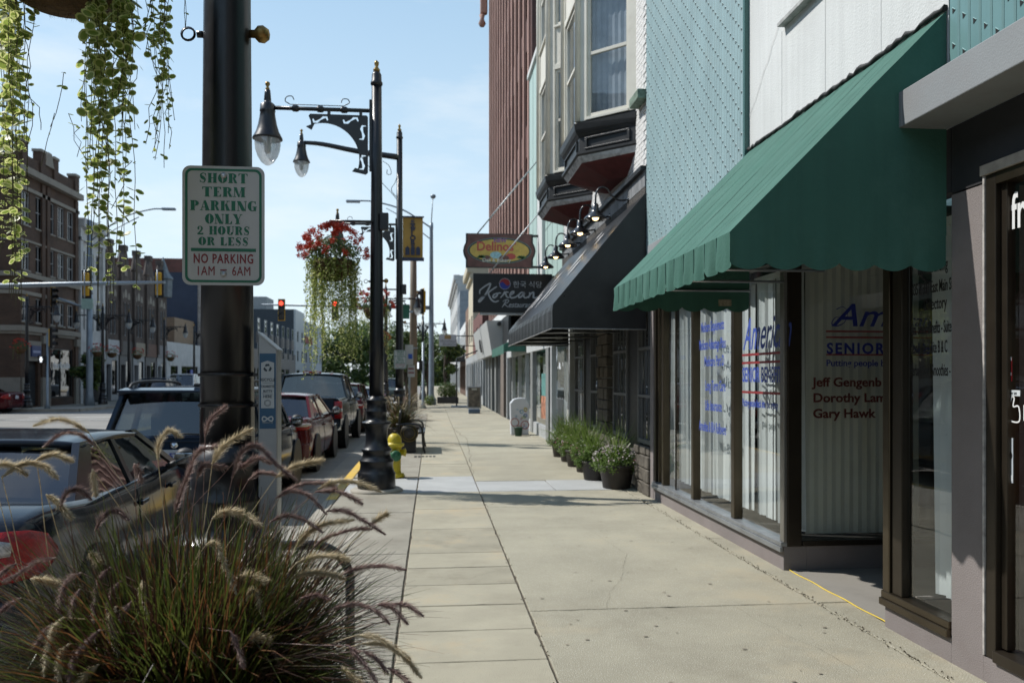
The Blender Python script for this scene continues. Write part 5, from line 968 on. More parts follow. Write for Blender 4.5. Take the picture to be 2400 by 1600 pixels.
# ---------------- parking sign (custom fat-face letters)
def fat(ch, m, x, z, h, wdt, put, T=.36, t=.07):
    """fat-face capital as convex pieces; put(x,z,k) -> 3-d"""
    k = [0]
    def rc(x0, x1, z0, z1): k[0] += 1; m.poly([put(x + x0 * wdt, z + z0 * h, k[0]), put(x + x1 * wdt, z + z0 * h, k[0]), put(x + x1 * wdt, z + z1 * h, k[0]), put(x + x0 * wdt, z + z1 * h, k[0])])
    def pl(*p): k[0] += 1; m.poly([put(x + a * wdt, z + b * h, k[0]) for a, b in p])
    def arcs(cx, cz, rx, rz, irx, irz, a0, a1):
        n = 10; k[0] += 1
        for i in range(n):
            a, b = R(a0 + (a1 - a0) * i / n), R(a0 + (a1 - a0) * (i + 1) / n)
            m.poly([put(x + (cx + r_ * math.cos(q)) * wdt, z + (cz + s_ * math.sin(q)) * h, k[0]) for r_, s_, q in ((irx, irz, a), (rx, rz, a), (rx, rz, b), (irx, irz, b))])
    def stem(c, w=T): rc(c - w / 2, c + w / 2, 0, 1); rc(c - w / 2 - .07, c + w / 2 + .07, 0, t); rc(c - w / 2 - .07, c + w / 2 + .07, 1 - t, 1)
    if ch == 'H': stem(.22, .34); stem(.78, .34); rc(.3, .7, .46, .46 + t)
    elif ch == 'T': stem(.5, .38); rc(0, 1, 1 - t, 1); pl((0, 1), (0, .68), (.16, .95)); pl((1, 1), (.84, .95), (1, .68))
    elif ch == 'I': stem(.5, .7)
    elif ch == 'E': stem(.3, .42); rc(.3, .95, 1 - t, 1); rc(.3, .95, 0, t); rc(.4, .7, .47, .47 + t); pl((.95, 1), (.72, .96), (.95, .7)); pl((.95, 0), (.95, .3), (.72, .04)); pl((.7, .66), (.6, .5), (.7, .34))
    elif ch == 'L': stem(.3, .42); rc(.3, .97, 0, t); pl((.97, 0), (.97, .36), (.7, .05))
    elif ch == 'O': arcs(.5, .5, .52, .52, .09, .47, 0, 360)
    elif ch == 'P': stem(.28, .4); arcs(.5, .72, .46, .28, .1, .22, -90, 90)
    elif ch == 'R': stem(.26, .38); arcs(.48, .73, .42, .27, .1, .2, -90, 90); pl((.5, .48), (.72, .5), (1.0, .0), (.7, .0))
    elif ch == 'A': pl((.36, 1), (.62, 1), (1.02, 0), (.6, 0)); pl((.4, 1), (.46, .98), (.12, 0), (.05, 0)); rc(.2, .75, .28, .28 + t); rc(-.05, .27, 0, t); rc(.52, 1.07, 0, t)
    elif ch == 'K': stem(.24, .38); pl((.42, .45), (.5, .5), (.88, 1), (.8, 1)); pl((.5, .62), (.7, .7), (1.05, 0), (.66, 0)); rc(.64, 1.02, 1 - t, 1); rc(.6, 1.1, 0, t)
    elif ch == 'N': rc(.08, .15, 0, 1); rc(-.04, .28, 0, t); pl((-.04, 1), (.36, 1), (.92, 0), (.5, 0)); rc(.86, .92, 0, 1); rc(.74, 1.04, 1 - t, 1)
    elif ch == 'M': rc(.06, .12, 0, 1); rc(-.04, .22, 0, t); pl((0, 1), (.28, 1), (.56, .0), (.42, 0)); pl((.72, 1), (.78, 1), (.52, 0), (.46, 0)); stem(.85, .28)
    elif ch == 'G': arcs(.5, .5, .5, .52, .1, .46, 60, 300); pl((.9, 1), (.7, .96), (.9, .68)); rc(.66, .94, 0.02, .42); rc(.55, 1.04, .4, .4 + t)
    elif ch == 'Y': pl((0, 1), (.4, 1), (.64, .4), (.36, .4)); pl((.86, 1), (.93, 1), (.62, .42), (.56, .46)); rc(.33, .67, 0, .42); rc(.22, .78, 0, t); rc(-.05, .48, 1 - t, 1); rc(.74, 1.06, 1 - t, 1)
    elif ch == 'U': rc(.08, .44, .3, 1); rc(-.02, .54, 1 - t, 1); arcs(.48, .3, .40, .32, .12, .26, 180, 360); rc(.8, .88, .3, 1); rc(.7, 1.0, 1 - t, 1)
    elif ch == 'S':
        pts = [(.86, .74), (.7, .95), (.45, .96), (.22, .82), (.3, .6), (.55, .48), (.78, .32), (.68, .08), (.42, .03), (.12, .2)]; k[0] += 1
        c = catmull([Vector((a, b, 0)) for a, b in pts], 5); n = len(c); ws = [.06 + .30 * math.exp(-((i / n - .5) / .2) ** 2) for i in range(n)]
        for i in range(n - 1):
            d = (c[min(i + 1, n - 1)] - c[max(i - 1, 0)]).normalized(); d2 = (c[min(i + 2, n - 1)] - c[i]).normalized(); q, q2 = Vector((-d.y, d.x, 0)), Vector((-d2.y, d2.x, 0))
            m.poly([put(x + a.x * wdt, z + a.y * h, k[0]) for a in (c[i] + q * ws[i] / 2, c[i] - q * ws[i] / 2, c[i + 1] - q2 * ws[i + 1] / 2, c[i + 1] + q2 * ws[i + 1] / 2)])
        pl((.9, .98), (.74, .93), (.9, .62)); pl((.08, .02), (.08, .36), (.24, .07))
    elif ch == '2':
        arcs(.45, .7, .42, .3, .14, .24, -20, 180); pl((.05, .7), (.35, .7), (.3, .58), (.1, .58)); pl((.6, .6), (.88, .6), (.35, .12), (.08, .12)); pl((.05, 0), (.95, 0), (.95, .22), (.75, .16), (.05, .16))
SIGNW = pm('grey_white_sign_sheet', (.46, .46, .455), .4, metal=.1, var=.04); SGRN = pm('sign_green_print', (.01, .135, .075), .45); SRED = pm('sign_red_print', (.22, .015, .02), .45)
def rrect(x0, x1, z0, z1, r, y, n=6):
    pts = []
    for cx, cz, a in ((x1 - r, z1 - r, 0), (x0 + r, z1 - r, 90), (x0 + r, z0 + r, 180), (x1 - r, z0 + r, 270)): pts += [(cx + r * math.cos(R(a + 90 * k / n)), y, cz + r * math.sin(R(a + 90 * k / n))) for k in range(n + 1)]
    return pts
def parking_sign(cx, y, cz, s, label):
    t = thing('parking_sign', label, 'sign', (cx, y, cz), 'short term parking signs'); w2, h2 = .152 * s, .226 * s
    M().prism(rrect(cx - w2, cx + w2, cz - h2, cz + h2, .03 * s, y), (0, .003, 0)).build('plate', SIGNW, t)
    o, i = rrect(cx - w2 * .93, cx + w2 * .93, cz - h2 * .955, cz + h2 * .955, .025 * s, y - .0012), rrect(cx - w2 * .87, cx + w2 * .87, cz - h2 * .915, cz + h2 * .915, .018 * s, y - .0012); n = len(o)
    m = M(); m.add(o + i, [(k, (k + 1) % n, n + (k + 1) % n, n + k) for k in range(n)]); m.build('border', SGRN, t)
    put = lambda a, b, k: (a, y - .0012 - .00012 * k, b)
    m = M(); W = {'I': .6, 'M': 1.15, 'N': 1.05, 'G': 1.0, '2': .85, 'S': .8, 'L': .85, 'E': .85}
    def line(txt, zc, h, w):
        tot = sum((.6 if c == ' ' else W.get(c, 1) + .12) for c in txt); x = cx - w / 2; u_ = w / tot
        for c in txt:
            if c == ' ': x += .6 * u_; continue
            fat(c, m, x + .06 * u_, zc - h / 2, h, W.get(c, 1) * u_, put); x += (W.get(c, 1) + .12) * u_
    # measured from the sheet: (text, centre fraction from top, height, width)
    for txt, fy, fh, fw in (('SHORT', .101, .082, .60), ('TERM', .217, .082, .53), ('PARKING', .333, .083, .82), ('ONLY', .444, .083, .46), ('2 HOURS', .541, .072, .65), ('OR LESS', .632, .07, .62)): line(txt, cz + h2 - fy * 2 * h2, fh * 2 * h2, fw * 2 * w2)
    m.build('lettering', SGRN, t)
    z = cz + h2 - .704 * 2 * h2; M().box(cx - w2 * .79, cx + w2 * .79, y - .0014, y - .0006, z - .006 * s, z + .006 * s).build('divider', SGRN, t)
    text('NO PARKING', .05 * s, SRED, t, (cx, y - .0012, cz + h2 - .815 * 2 * h2), (1, 0, 0), align='CENTER', sx=.66, off=.0007 * s, spacing=1.15); [text(tx_, .05 * s, SRED, t, (cx + dx_ * s, y - .0012, cz + h2 - .918 * 2 * h2), (1, 0, 0), align='CENTER', sx=.70, off=.0, spacing=1.08) for tx_, dx_ in (('1AM', -.066), ('6AM', .066))]
    M().box(cx - .012 * s, cx + .012 * s, y - .0014, y - .0006, cz - h2 * .755, cz - h2 * .735).build('dash', SRED, t)
    for dz in (.84, -.81): M().lathe([(.011 * s, 0), (.0115 * s, -.003), (.008 * s, -.006), (.0, -.007)], (cx, y - .001, cz + h2 * dz), 14, 'y').build('bolt', pm('zinc_bolt', (.45, .46, .47), .4, metal=.8), t)
    return t
c0 = at_y(524, 529, L0Y - .125); parking_sign(c0.x, L0Y - .125, c0.z, 1.0, 'grey white parking sign with green border on the nearest lamp post')
c2 = at_y(938, 842, 19.95); parking_sign(c2.x, 19.95, c2.z, 1.0, 'small distant parking sign on the tall lamp post')
hs = thing('restriction_sign', 'pair of small white plates behind the distant parking sign', 'sign', (-.5, 20.4, 1.5)); q = at_y(957, 850, 20.4); bb(hs, 'plate', SIGNW, q.x - .08, q.x + .12, 20.4, 20.41, q.z - .05, q.z + .45); bb(hs, 'blue_square', pm('disabled_blue', (.03, .1, .45), .5), q.x + .0, q.x + .1, 20.39, 20.399, q.z + .1, q.z + .22); bb(hs, 'plate', SIGNW, q.x - .02, q.x + .16, 20.42, 20.43, q.z - .35, q.z - .06); bb(hs, 'red_line', SRED, q.x, q.x + .14, 20.412, 20.419, q.z - .16, q.z - .13); bb(hs, 'red_line', SRED, q.x, q.x + .14, 20.412, 20.419, q.z - .26, q.z - .23)
M().box(q.x, q.x + .05, 20.44, 20.48, 0, q.z + .4).build('post', ALU, hs)
# explore banner on the tall lamp
eb = thing('street_banner', 'mustard banner reading EXPLORE hung from the tall lamp post', 'banner', (-.5, 20.1, 4.5)); YB = 20.1; b1 = at_y(944, 508, YB); b2 = at_y(991, 608, YB); BAN = pm('mustard_banner_cloth', (.42, .25, .06), .8, var=.1, scale=4)
m = M(); nxx = 8
for k in range(13):
    for i in range(nxx + 1): f = i / nxx; m.v.append((b1.x + (b2.x - b1.x) * f, YB + .02 * math.sin(k * .6 + f * 2), b1.z + (b2.z - b1.z) * k / 12))
for k in range(12):
    for i in range(nxx): m.f.append([k * 9 + i, k * 9 + i + 1, k * 9 + i + 10, k * 9 + i + 9]); m.sm.append(True); m.mi.append(0)
m.build('cloth', BAN, eb); NAVY = pm('banner_navy', (.03, .04, .08), .7)
for z, h in ((b1.z, .03), (b2.z, .08)): M().box(b1.x - .06, b2.x + .03, YB - .03, YB + .03, z - h / 2, z + h / 2).build('rod', NAVY, eb)
for i, ch in enumerate('EXPLORE'): text(ch, .15, NAVY, eb, ((b1.x + b2.x) / 2, YB - .03, b1.z - .18 - i * .098), (1, 0, 0), align='CENTER', off=.006, sx=1.2)
for i in range(3):
    x = (b1.x + b2.x) / 2 + (i - 1) * .13; pts = [(x - .05, YB - .031, b2.z + .1), (x + .05, YB - .031, b2.z + .1), (x + .05, YB - .031, b2.z + .27), (x, YB - .031, b2.z + .32), (x - .05, YB - .031, b2.z + .27)]; M().poly(pts).build('arch_emblem', NAVY, eb)
# ---------------- signals
YELS = pm('signal_yellow', (.60, .34, .02), .45, var=.08); SBLK = pm('signal_black', (.012, .012, .013), .5); GALV = pm('galvanised_pole', (.26, .31, .36), .45, metal=.35, var=.12, scale=1.5); REDL = emitm('red_signal_glow', (1, .06, .03), 3.2)
def signal(par, x, y, z, face, lit=None, size=1.0, wide=.40, plate=YELS):
    """three-lens head; face = direction angle (deg) of the lenses in plan, 270 = towards the viewer"""
    h = bpy.data.objects.new('signal_head', None); COL.objects.link(h); h.parent = par; h.location = Vector((x, y, z)) - wloc(par); h.rotation_euler = (0, 0, R(face + 90)); h.scale = (size,) * 3
    m = M(); m.box(-wide / 2, wide / 2, .06, .07, -.62, .62); o = m.build('tmp', plate); o.name = 'back_plate'; o.parent = h
    o = M().box(-wide / 2 + .045, wide / 2 - .045, -.06, .059, -.575, .575).build('housing', SBLK, None, .01); o.parent = h
    o = M().box(-.13, .13, .071, .16, -.5, .5).build('housing_back', YELS if face != 270 else SBLK, None, .03); o.parent = h
    for i, k in enumerate((.36, 0, -.36)):
        o = M().lathe([(.0, -.062), (.11, -.062), (.125, -.066)], (0, 0, k), 18, 'y').build('lens', REDL if lit == i else pm('dark_lens', (.03, .02, .015), .15), None); o.parent = h
        v = M(); n = 10
        for j in range(n):
            a, b = R(-20 + 220 * j / n), R(-20 + 220 * (j + 1) / n); v.quad(*[(.14 * math.cos(q), yy_, k + .14 * math.sin(q)) for q, yy_ in ((a, -.06), (b, -.06), (b, -.24), (a, -.24))])
        o = v.build('visor', SBLK, None); o.parent = h
    return h
sr = thing('signal_mast', 'grey signal mast with two red lights over the street ahead', 'traffic signal', (0, 47.5, 0)); SX = at_y(1011, 900, 47.5).x
M().lathe([(.28, 0), (.3, .3), (.2, .45), (.16, .6), (.13, 6), (.1, 10.2), (.12, 10.3), (.1, 10.6)], (SX, 47.5, 0), 14).build('pole', GALV, sr)
za = 5.65; M().tube([(SX, 47.5, za), (SX - 4, 47.5, za + .05), (-9.7, 47.5, za + .1)], [.12, .09, .05], 10).build('mast_arm', GALV, sr)
signal(sr, -8.56, 47.3, 5.45, 270, 0, 1.0); signal(sr, -5.56, 47.3, 5.47, 270, 0, 1.0); signal(sr, SX - .55, 47.4, 6.0, 195, None, 1.25)
M().tube(catmull([(SX, 47.5, 10.3), (SX - 1.6, 47.5, 11.3), (SX - 3.2, 47.5, 11.75), (SX - 4.3, 47.5, 11.8)], 5), .045, 8).tube([(SX, 47.5, 9.6), (SX - 1.5, 47.5, 10.8), (SX - 2.6, 47.5, 11.4)], .03, 6).build('light_arm', GALV, sr); M().rbox(SX - 4.5, 47.5, 11.75, .8, .3, .14).build('luminaire', GALV, sr, .05)
M().tube([(SX, 47.5, 10.6), (SX + .08, 47.5, 12.0)], .03, 6).build('mast_top', GALV, sr); M().lathe([(.1, 0), (.17, .1), (.15, .2), (.0, .25)], (SX + .1, 47.4, 12.0), 10).build('dome_camera', GALV, sr)
sl_ = thing('signal_mast', 'grey mast arm reaching in from beyond the left edge with two yellow backed signals', 'traffic signal', (-21, 37, 0)); M().lathe([(.25, 0), (.17, .5), (.12, 6.2)], (-21, 37, -.2), 12).build('pole', GALV, sl_)
M().tube([(-21, 37, 5.45), (-15, 37, 5.68), (-11.7, 37, 5.78)], [.125, .10, .06], 10).build('mast_arm', GALV, sl_)
for x, z in ((-15.05, 5.66), (-12.0, 5.72)):
    h = signal(sl_, x, 37.2, z, 90, None, 1.0, plate=SBLK); M().tube([(x, 36.9, z - .6), (x, 36.9, z + .6)], .03, 6).build('hanger', GALV, sl_)
sp_ = thing('signal_mast', 'grey signal pole with street light arm at the brown brick corner', 'traffic signal', (-19.9, 50, -.05)); px_ = at_y(210, 900, 50).x; M().lathe([(.3, 0), (.2, .6), (.19, 1), (.14, 10.9)], (px_, 50, -.05), 12).build('pole', GALV, sp_)
M().tube(catmull([(px_, 50, 9.6), (px_ + 1.8, 50, 11.0), (px_ + 3.4, 50, 11.55), (px_ + 4.3, 50, 11.6)], 5), .045, 8).tube([(px_, 50, 9.2), (px_ + 1.5, 50, 10.4), (px_ + 2.8, 50, 11.1)], .03, 6).build('light_arm', GALV, sp_); M().rbox(px_ + 4.5, 50, 11.6, .8, .3, .14).build('luminaire', GALV, sp_, .05)
M().tube([(px_, 50, 5.6), (px_ - 1.6, 49.7, 6.2), (px_ - 2.6, 49.5, 6.4)], .06, 8).build('side_arm', GALV, sp_); signal(sp_, px_ - 1.75, 49.4, 6.25, 340, None, .95); signal(sp_, px_ - 2.6, 49.2, 6.3, 345, None, 1.05); bb(sp_, 'street_name_plate', pm('pale_green_plate', (.35, .5, .45), .5), px_ - .35, px_ + .3, 49.7, 49.74, 5.6, 6.2)
wk = thing('walk_signal', 'white lit walk signal on a thin post before the brick corner', 'traffic signal', (-20.6, 45.2, -.05)); wp = at_y(111, 900, 45.2).x; M().lathe([(.16, 0), (.06, .3), (.05, 4)], (wp, 45.2, -.05), 10).build('post', GALV, wk); bb(wk, 'housing', SBLK, wp - .42, wp - .02, 45.05, 45.25, 2.35, 2.75); bb(wk, 'walk_figure', emitm('walk_white', (.9, .95, 1), 1.2), wp - .3, wp - .2, 45.03, 45.049, 2.4, 2.68); bb(wk, 'walk_figure', emitm('walk_white', (.9, .95, 1), 1.2), wp - .34, wp - .16, 45.031, 45.0485, 2.52, 2.57); signal(wk, wp + .3, 45.1, 3.7, 0, None, .95, plate=SBLK)
up_ = thing('utility_pole', 'brown round utility pole behind the tall lamp post', 'pole', (-.85, 40, 0)); uq = at_y(969, 900, 40).x; M().lathe([(.2, 0), (.17, 5), (.14, 9.3)], (uq, 40, 0), 14).build('shaft', pm('brown_steel_pole', (.17, .13, .09), .6, var=.15), up_); M().lathe([(.22, 0), (.22, .06)], (uq, 40, 3), 12).build('band', GALV, up_)
sn = thing('street_name_sign', 'green street name plate beside the tall lamp post', 'sign', (-.7, 39.5, 5.3)); q = at_y(950, 730, 39.5); bb(sn, 'plate', pm('street_green', (.01, .12, .07), .5), q.x - .18, q.x + .2, 39.5, 39.53, q.z - .35, q.z + .35); bb(sn, 'arm', GALV, q.x + .2, uq, 39.5, 39.56, q.z - .05, q.z + .05)
pw = thing('walk_signal', 'white lit walk signal beside the far mast pole', 'traffic signal', (-.4, 42, 0)); q = at_y(980, 856, 42); M().lathe([(.2, 0), (.07, .3), (.06, 3.4)], (q.x + .25, 42, 0), 10).build('post', GALV, pw); bb(pw, 'housing', SBLK, q.x - .2, q.x + .2, 41.85, 42, q.z - .25, q.z + .25); bb(pw, 'walk_figure', emitm('walk_white', (.9, .95, 1), 1.2), q.x - .06, q.x + .04, 41.83, 41.849, q.z - .17, q.z + .15)
# ---------------- vehicles (local: y = 0 rear bumper, +y forward, z from the road)
TYRE = pm('tyre_rubber', (.018, .018, .019), .85, var=.2, scale=12); RIM = pm('alloy_rim', (.4, .41, .42), .35, metal=.85, var=.1); CHR = pm('chrome_trim', (.6, .61, .62), .12, metal=1., var=0); PLAS = pm('black_car_plastic', (.02, .02, .021), .55, var=.1)
CGL = glassm('car_glass', (.34, .38, .37), 1.7); CGL2 = glassm('dark_privacy_glass', (.12, .14, .15), 1.7); LRED = pm('red_tail_lens', (.30, .006, .008), .12, var=.35, scale=45, bump=.5, bscale=140); LWHT = pm('clear_tail_lens', (.5, .47, .45), .1, var=.3, scale=60, coat=1.); SEAT = pm('seat_fabric', (.045, .045, .048), .9)
def paint(name, c): return pm(name, c, .12, metal=0., var=.05, scale=8, spec=.27)
def wheel(par, x, y, r, wd, nsp=5):
    s = 1 if x > 0 else -1; t = bpy.data.objects.new('wheel', None); COL.objects.link(t); t.parent = par; t.location = (x, y, r)
    M().lathe([(r * .68, -wd / 2), (r * .93, -wd / 2), (r, -wd / 2 + .03), (r, wd / 2 - .03), (r * .93, wd / 2), (r * .68, wd / 2), (r * .66, wd / 2 - .03), (r * .66, -wd / 2)], (0, 0, 0), 28, 'x', cap=False).build('tyre', TYRE, None).parent = t
    m = M().lathe([(r * .67, -.04), (r * .69, 0), (r * .67, .02), (r * .6, .0)], (s * (wd / 2 - .03), 0, 0), 24, 'x', cap=False); m.lathe([(.03, -.02), (.06, .0), (.05, .02), (.0, .022)], (s * (wd / 2 - .03), 0, 0), 12, 'x')
    for k in range(nsp): a = 2 * math.pi * k / nsp; m.rbox(s * (wd / 2 - .035), math.cos(a) * r * .36, math.sin(a) * r * .36, .025, r * .62, .055, Matrix.Rotation(a, 3, 'X'))
    m.lathe([(r * .64, 0), (.0, 0)], (s * (wd / 2 - .09), 0, 0), 20, 'x', cap=False, mi=1); m.build('rim', [RIM, PLAS], None).parent = t
    return t
def car(name, label, pos, yaw, pc, L, W, belt, roof, st, gh, pillars, tails, wheels, wr=.33, group=None, bumper=None, plate=(0, .8), glass=None, rear_glass=None, rails=False, spoiler=False, mirrors=True, extra=None, gwid=(.93, .74), seats=True, roofcrown=.05, plate_txt=None, detail=True):
    t = thing(name, label, 'car' if 'pickup' not in name else 'pickup', (0, 0, 0), group); hw = W / 2; glass = glass or CGL; rear_glass = rear_glass or glass
    # lower body loft
    S = catmull([Vector((y, w_, zb)) for y, w_, zb, zt in st], 4); S2 = catmull([Vector((zt, 0, 0)) for y, w_, zb, zt in st], 4); m = M(); npf = None
    for p, q in zip(S, S2):
        y, w_, zb, zt = p.x, p.y * hw, p.z, q.x; h = zt - zb
        half = [(.0, zb), (.78 * w_, zb), (.93 * w_, zb + .03), (.975 * w_, zb + .12 * h), (.995 * w_, zb + .34 * h), (1.0 * w_, zb + .56 * h), (.985 * w_, zb + .66 * h), (.975 * w_, zb + .80 * h), (.955 * w_, zb + .93 * h), (.925 * w_, zt - .008), (.86 * w_, zt + .004), (.5 * w_, zt + .022), (0, zt + .03)]
        sec = half + [(-x, z) for x, z in half[-2:0:-1]]; npf = len(sec); m.v += [(x, y, z) for x, z in sec]
    for i in range(len(S) - 1):
        for k in range(npf): j = (k + 1) % npf; m.f.append([i * npf + k, i * npf + j, (i + 1) * npf + j, (i + 1) * npf + k]); m.sm.append(True); m.mi.append(0)
    m.f.append(list(range(npf))); m.sm.append(False); m.mi.append(0); b = (len(S) - 1) * npf; m.f.append([b + k for k in range(npf)][::-1]); m.sm.append(False); m.mi.append(0)
    m.build('body', pc, t)
    def wat(y):
        for p, q in zip(st[:-1], st[1:]):
            if p[0] <= y <= q[0]: f = (y - p[0]) / (q[0] - p[0]); return p[1] + (q[1] - p[1]) * f
        return 1.
    def lamp(nm, mt, xi, ymax, tops, bots, off=.008):
        """lens wrapping round the rear corner; tops/bots: heights along it"""
        for s in (-1, 1):
            path = [(xi + (wat(0) * .98 - xi) * k / 4, 0.) for k in range(5)] + ([(wat(y) * .992, y) for y in [ymax * (k + 1) / 5 for k in range(5)]] if ymax > 0 else [])
            n = len(path); m = M(); rows = 3
            def hgt(a, f): x = f * (len(a) - 1); i = min(int(x), len(a) - 2); return a[i] + (a[i + 1] - a[i]) * (x - i)
            for r_ in range(rows + 1):
                for i, (x, y) in enumerate(path):
                    f = i / (n - 1); z = hgt(bots, f) + (hgt(tops, f) - hgt(bots, f)) * r_ / rows; bl = math.sin(math.pi * r_ / rows) * .006; m.v.append((s * (x * hw + (off + bl if i > 3 else 0)), y - (off + bl if i < 7 else 0), z))
            for r_ in range(rows):
                for i in range(n - 1): m.f.append([r_ * n + i, r_ * n + i + 1, (r_ + 1) * n + i + 1, (r_ + 1) * n + i]); m.sm.append(True); m.mi.append(0)
            o = m.build(nm, mt, t); q = o.modifiers.new('solid', 'SOLIDIFY'); q.thickness = .02; q.offset = 0
    def seam(y, s):
        w_ = wat(y) * hw; zs = [(q[2], q[3]) for q in st if q[0] >= y][0]; h = zs[1] - zs[0]; pts = [(s * (f * w_ + .0025), y, zs[0] + g_ * h) for f, g_ in ((.975, .12), (.995, .34), (1.0, .56), (.985, .66), (.975, .8), (.955, .93))]
        M().tube(pts, .0035, 4).build('panel_gap', PLAS, t)
    if detail:
        for s in (-1, 1):
            for y in (pillars[0][1] + .25, pillars[1][0] + .06, pillars[-1][0] + .05): seam(y, s)
        M().tube([(-.62 * hw, -.004, st[0][3] - .02), (-.60 * hw, -.006, .70), (-.4 * hw, -.008, .64), (.4 * hw, -.008, .64), (.60 * hw, -.006, .70), (.62 * hw, -.004, st[0][3] - .02)], .004, 4).build('boot_gap', PLAS, t)
        M().lathe([(.0, 0), (.05, 0), (.05, -.008), (.0, -.012)], (0, -.008, st[0][3] - .06), 16, 'y').build('badge', CHR, t)
    # greenhouse
    yA, yB, yC, yD = gh; wb, wt = gwid[0] * hw, gwid[1] * hw; zb = belt - .01
    sp = lambda s, y, tt: Vector((s * (wb + (wt - wb) * tt), y, zb + (roof - zb) * tt))
    m = M(); nx, nyy = 10, 14
    for i in range(nyy + 1):
        f = i / nyy; y = yB + (yC - yB) * f - .04 + .08 * f
        for k in range(nx + 1):
            a = -1 + 2 * k / nx; m.v.append((a * (wt + .02), y, roof - .035 * a ** 4 + roofcrown * math.sin(math.pi * min(1, max(0, f * .9 + .08))) * (1 - .3 * a * a)))
    for i in range(nyy):
        for k in range(nx): m.f.append([i * (nx + 1) + k, i * (nx + 1) + k + 1, (i + 1) * (nx + 1) + k + 1, (i + 1) * (nx + 1) + k]); m.sm.append(True); m.mi.append(0)
    ro = m.build('roof', pc, t); sm_ = ro.modifiers.new('solid', 'SOLIDIFY'); sm_.thickness = .035; sm_.offset = -1
    if rails:
        for s in (-1, 1): M().tube(catmull([(s * (wt - .06), yB + .1, roof + .02), (s * (wt - .06), yB + .3, roof + .09), (s * (wt - .06), (yB + yC) / 2, roof + .11), (s * (wt - .06), yC - .2, roof + .08), (s * (wt - .06), yC - .05, roof + .02)], 5), .02, 8).build('roof_rail', PLAS, t)
    m = M(); pb = pillars        # list of (y0 bottom, y1 bottom, y0 top, y1 top)
    for s in (-1, 1):
        for a0, a1, b0, b1 in pb: m.prism([sp(s, a0, 0), sp(s, a1, 0), sp(s, b1, 1.0), sp(s, b0, 1.0)], (-s * .05, 0, -.005))
        m.tube([sp(s, yA, 0), sp(s, yD, 0)], .018, 6)
    m.build('pillars', pc, t)
    for s in (-1, 1):
        for p, q in zip(pb[:-1], pb[1:]): M().poly([sp(s, p[1], .01) - Vector((s * .015, 0, 0)), sp(s, q[0], .01) - Vector((s * .015, 0, 0)), sp(s, q[2], .98) - Vector((s * .015, 0, 0)), sp(s, p[3], .98) - Vector((s * .015, 0, 0))]).build('side_window', glass, t)
    def screen(y0, y1, nm, mt, bul):
        m = M(); n = 10
        for i in range(n + 1):
            f = i / n
            for k in range(n + 1): a = -1 + 2 * k / n; w_ = (wb + (wt - wb) * f) - .02; m.v.append((a * w_, y0 + (y1 - y0) * f + bul * (1 - a * a) - bul, zb + (roof - .01 - zb) * f))
        for i in range(n):
            for k in range(n): m.f.append([i * (n + 1) + k, i * (n + 1) + k + 1, (i + 1) * (n + 1) + k + 1, (i + 1) * (n + 1) + k]); m.sm.append(True); m.mi.append(0)
        return m.build(nm, mt, t)
    screen(yA + .01, yB + .01, 'rear_window', rear_glass, -.05); screen(yD - .01, yC - .01, 'windscreen', glass, .1)
    if seats:
        ym = yA + (yD - yA) * .62; yr = yA + (yD - yA) * .30
        for x in (-.36, .36):
            for y in (ym, yr): 
                M().rbox(x * W / 1.8, y, belt + .06, .46, .14, .42).build('seat', SEAT, t, .05); M().rbox(x * W / 1.8, y - .02, min(belt + .33, roof - .15), .26, .09, .17).build('head_rest', SEAT, t, .04)
        M().rbox(0, yC + .25, roof - .12, .2, .03, .07).build('inner_mirror', PLAS, t, .01)
    if detail:
        for nm_, mt_, xi, ym_, tp, bt, of in tails: lamp(nm_, mt_, xi, ym_, tp, bt, of)
        if bumper: bz0, bz1, bm, bd = bumper; M().prism([(x * hw, y, bz0) for x, y in ((-.99, .12), (-.9, -.03), (-.5, -.07 * bd), (.5, -.07 * bd), (.9, -.03), (.99, .12))], (0, 0, bz1 - bz0)).build('bumper', bm, t, .025, 2)
        pl = M().box(-.155, .155, -.035, -.02, plate[1] - .075, plate[1] + .075).build('licence_plate', pm('plate_white', (.5, .52, .56), .4, var=.1, scale=20), t, .004)
        if plate_txt: text(plate_txt, .1, BLUET, pl, (0, -.037, plate[1] - .035), (1, 0, 0), align='CENTER', off=.003)
        if mirrors:
            for s in (-1, 1):
                q = sp(s, pb[-1][0] - .28, 0); M().lathe([(.0, -.05), (.07, -.04), (.10, 0), (.085, .05), (.0, .08)], (q.x + s * .16, q.y, q.z + .08), 12, 'y').build('mirror', PLAS, t); M().rbox(q.x + s * .16, q.y - .045, q.z + .08, .15, .012, .1).build('mirror_glass', pm('mirror_silver', (.7, .72, .73), .05, metal=1, var=0), t, .004); M().tube([(q.x, q.y, q.z), (q.x + s * .1, q.y, q.z + .05)], .03, 6).build('mirror_stalk', PLAS, t)
        for s in (-1, 1):
            for y in ((wheels[0] + wheels[1]) / 2 - .2, (wheels[0] + wheels[1]) / 2 + .85): M().box(*sorted((s * hw * .985, s * (hw * .985 + .03))), y - .1, y + .1, belt - .18, belt - .145).build('door_handle', pc, t, .008)
    for y in wheels:
        for s in (-1, 1): M().lathe([(wr + .055, 0), (wr + .055, .03)], (s * (hw - .02) - (.03 if s < 0 else 0) + s * .012, y, wr + .01), 26, 'x').build('wheel_well', PLAS, t); wheel(t, s * (hw - .09), y, wr, .22)
    if spoiler: M().prism([(-wt - .0, yB - .16, roof + .0), (wt + .0, yB - .16, roof + .0), (wt, yB + .1, roof + .03), (-wt, yB + .1, roof + .03)], (0, 0, -.035)).build('roof_spoiler', pc, t, .012)
    if extra: extra(t, hw)
    t.location = pos; t.rotation_euler = (0, 0, R(yaw)); return t
ZR = -.2
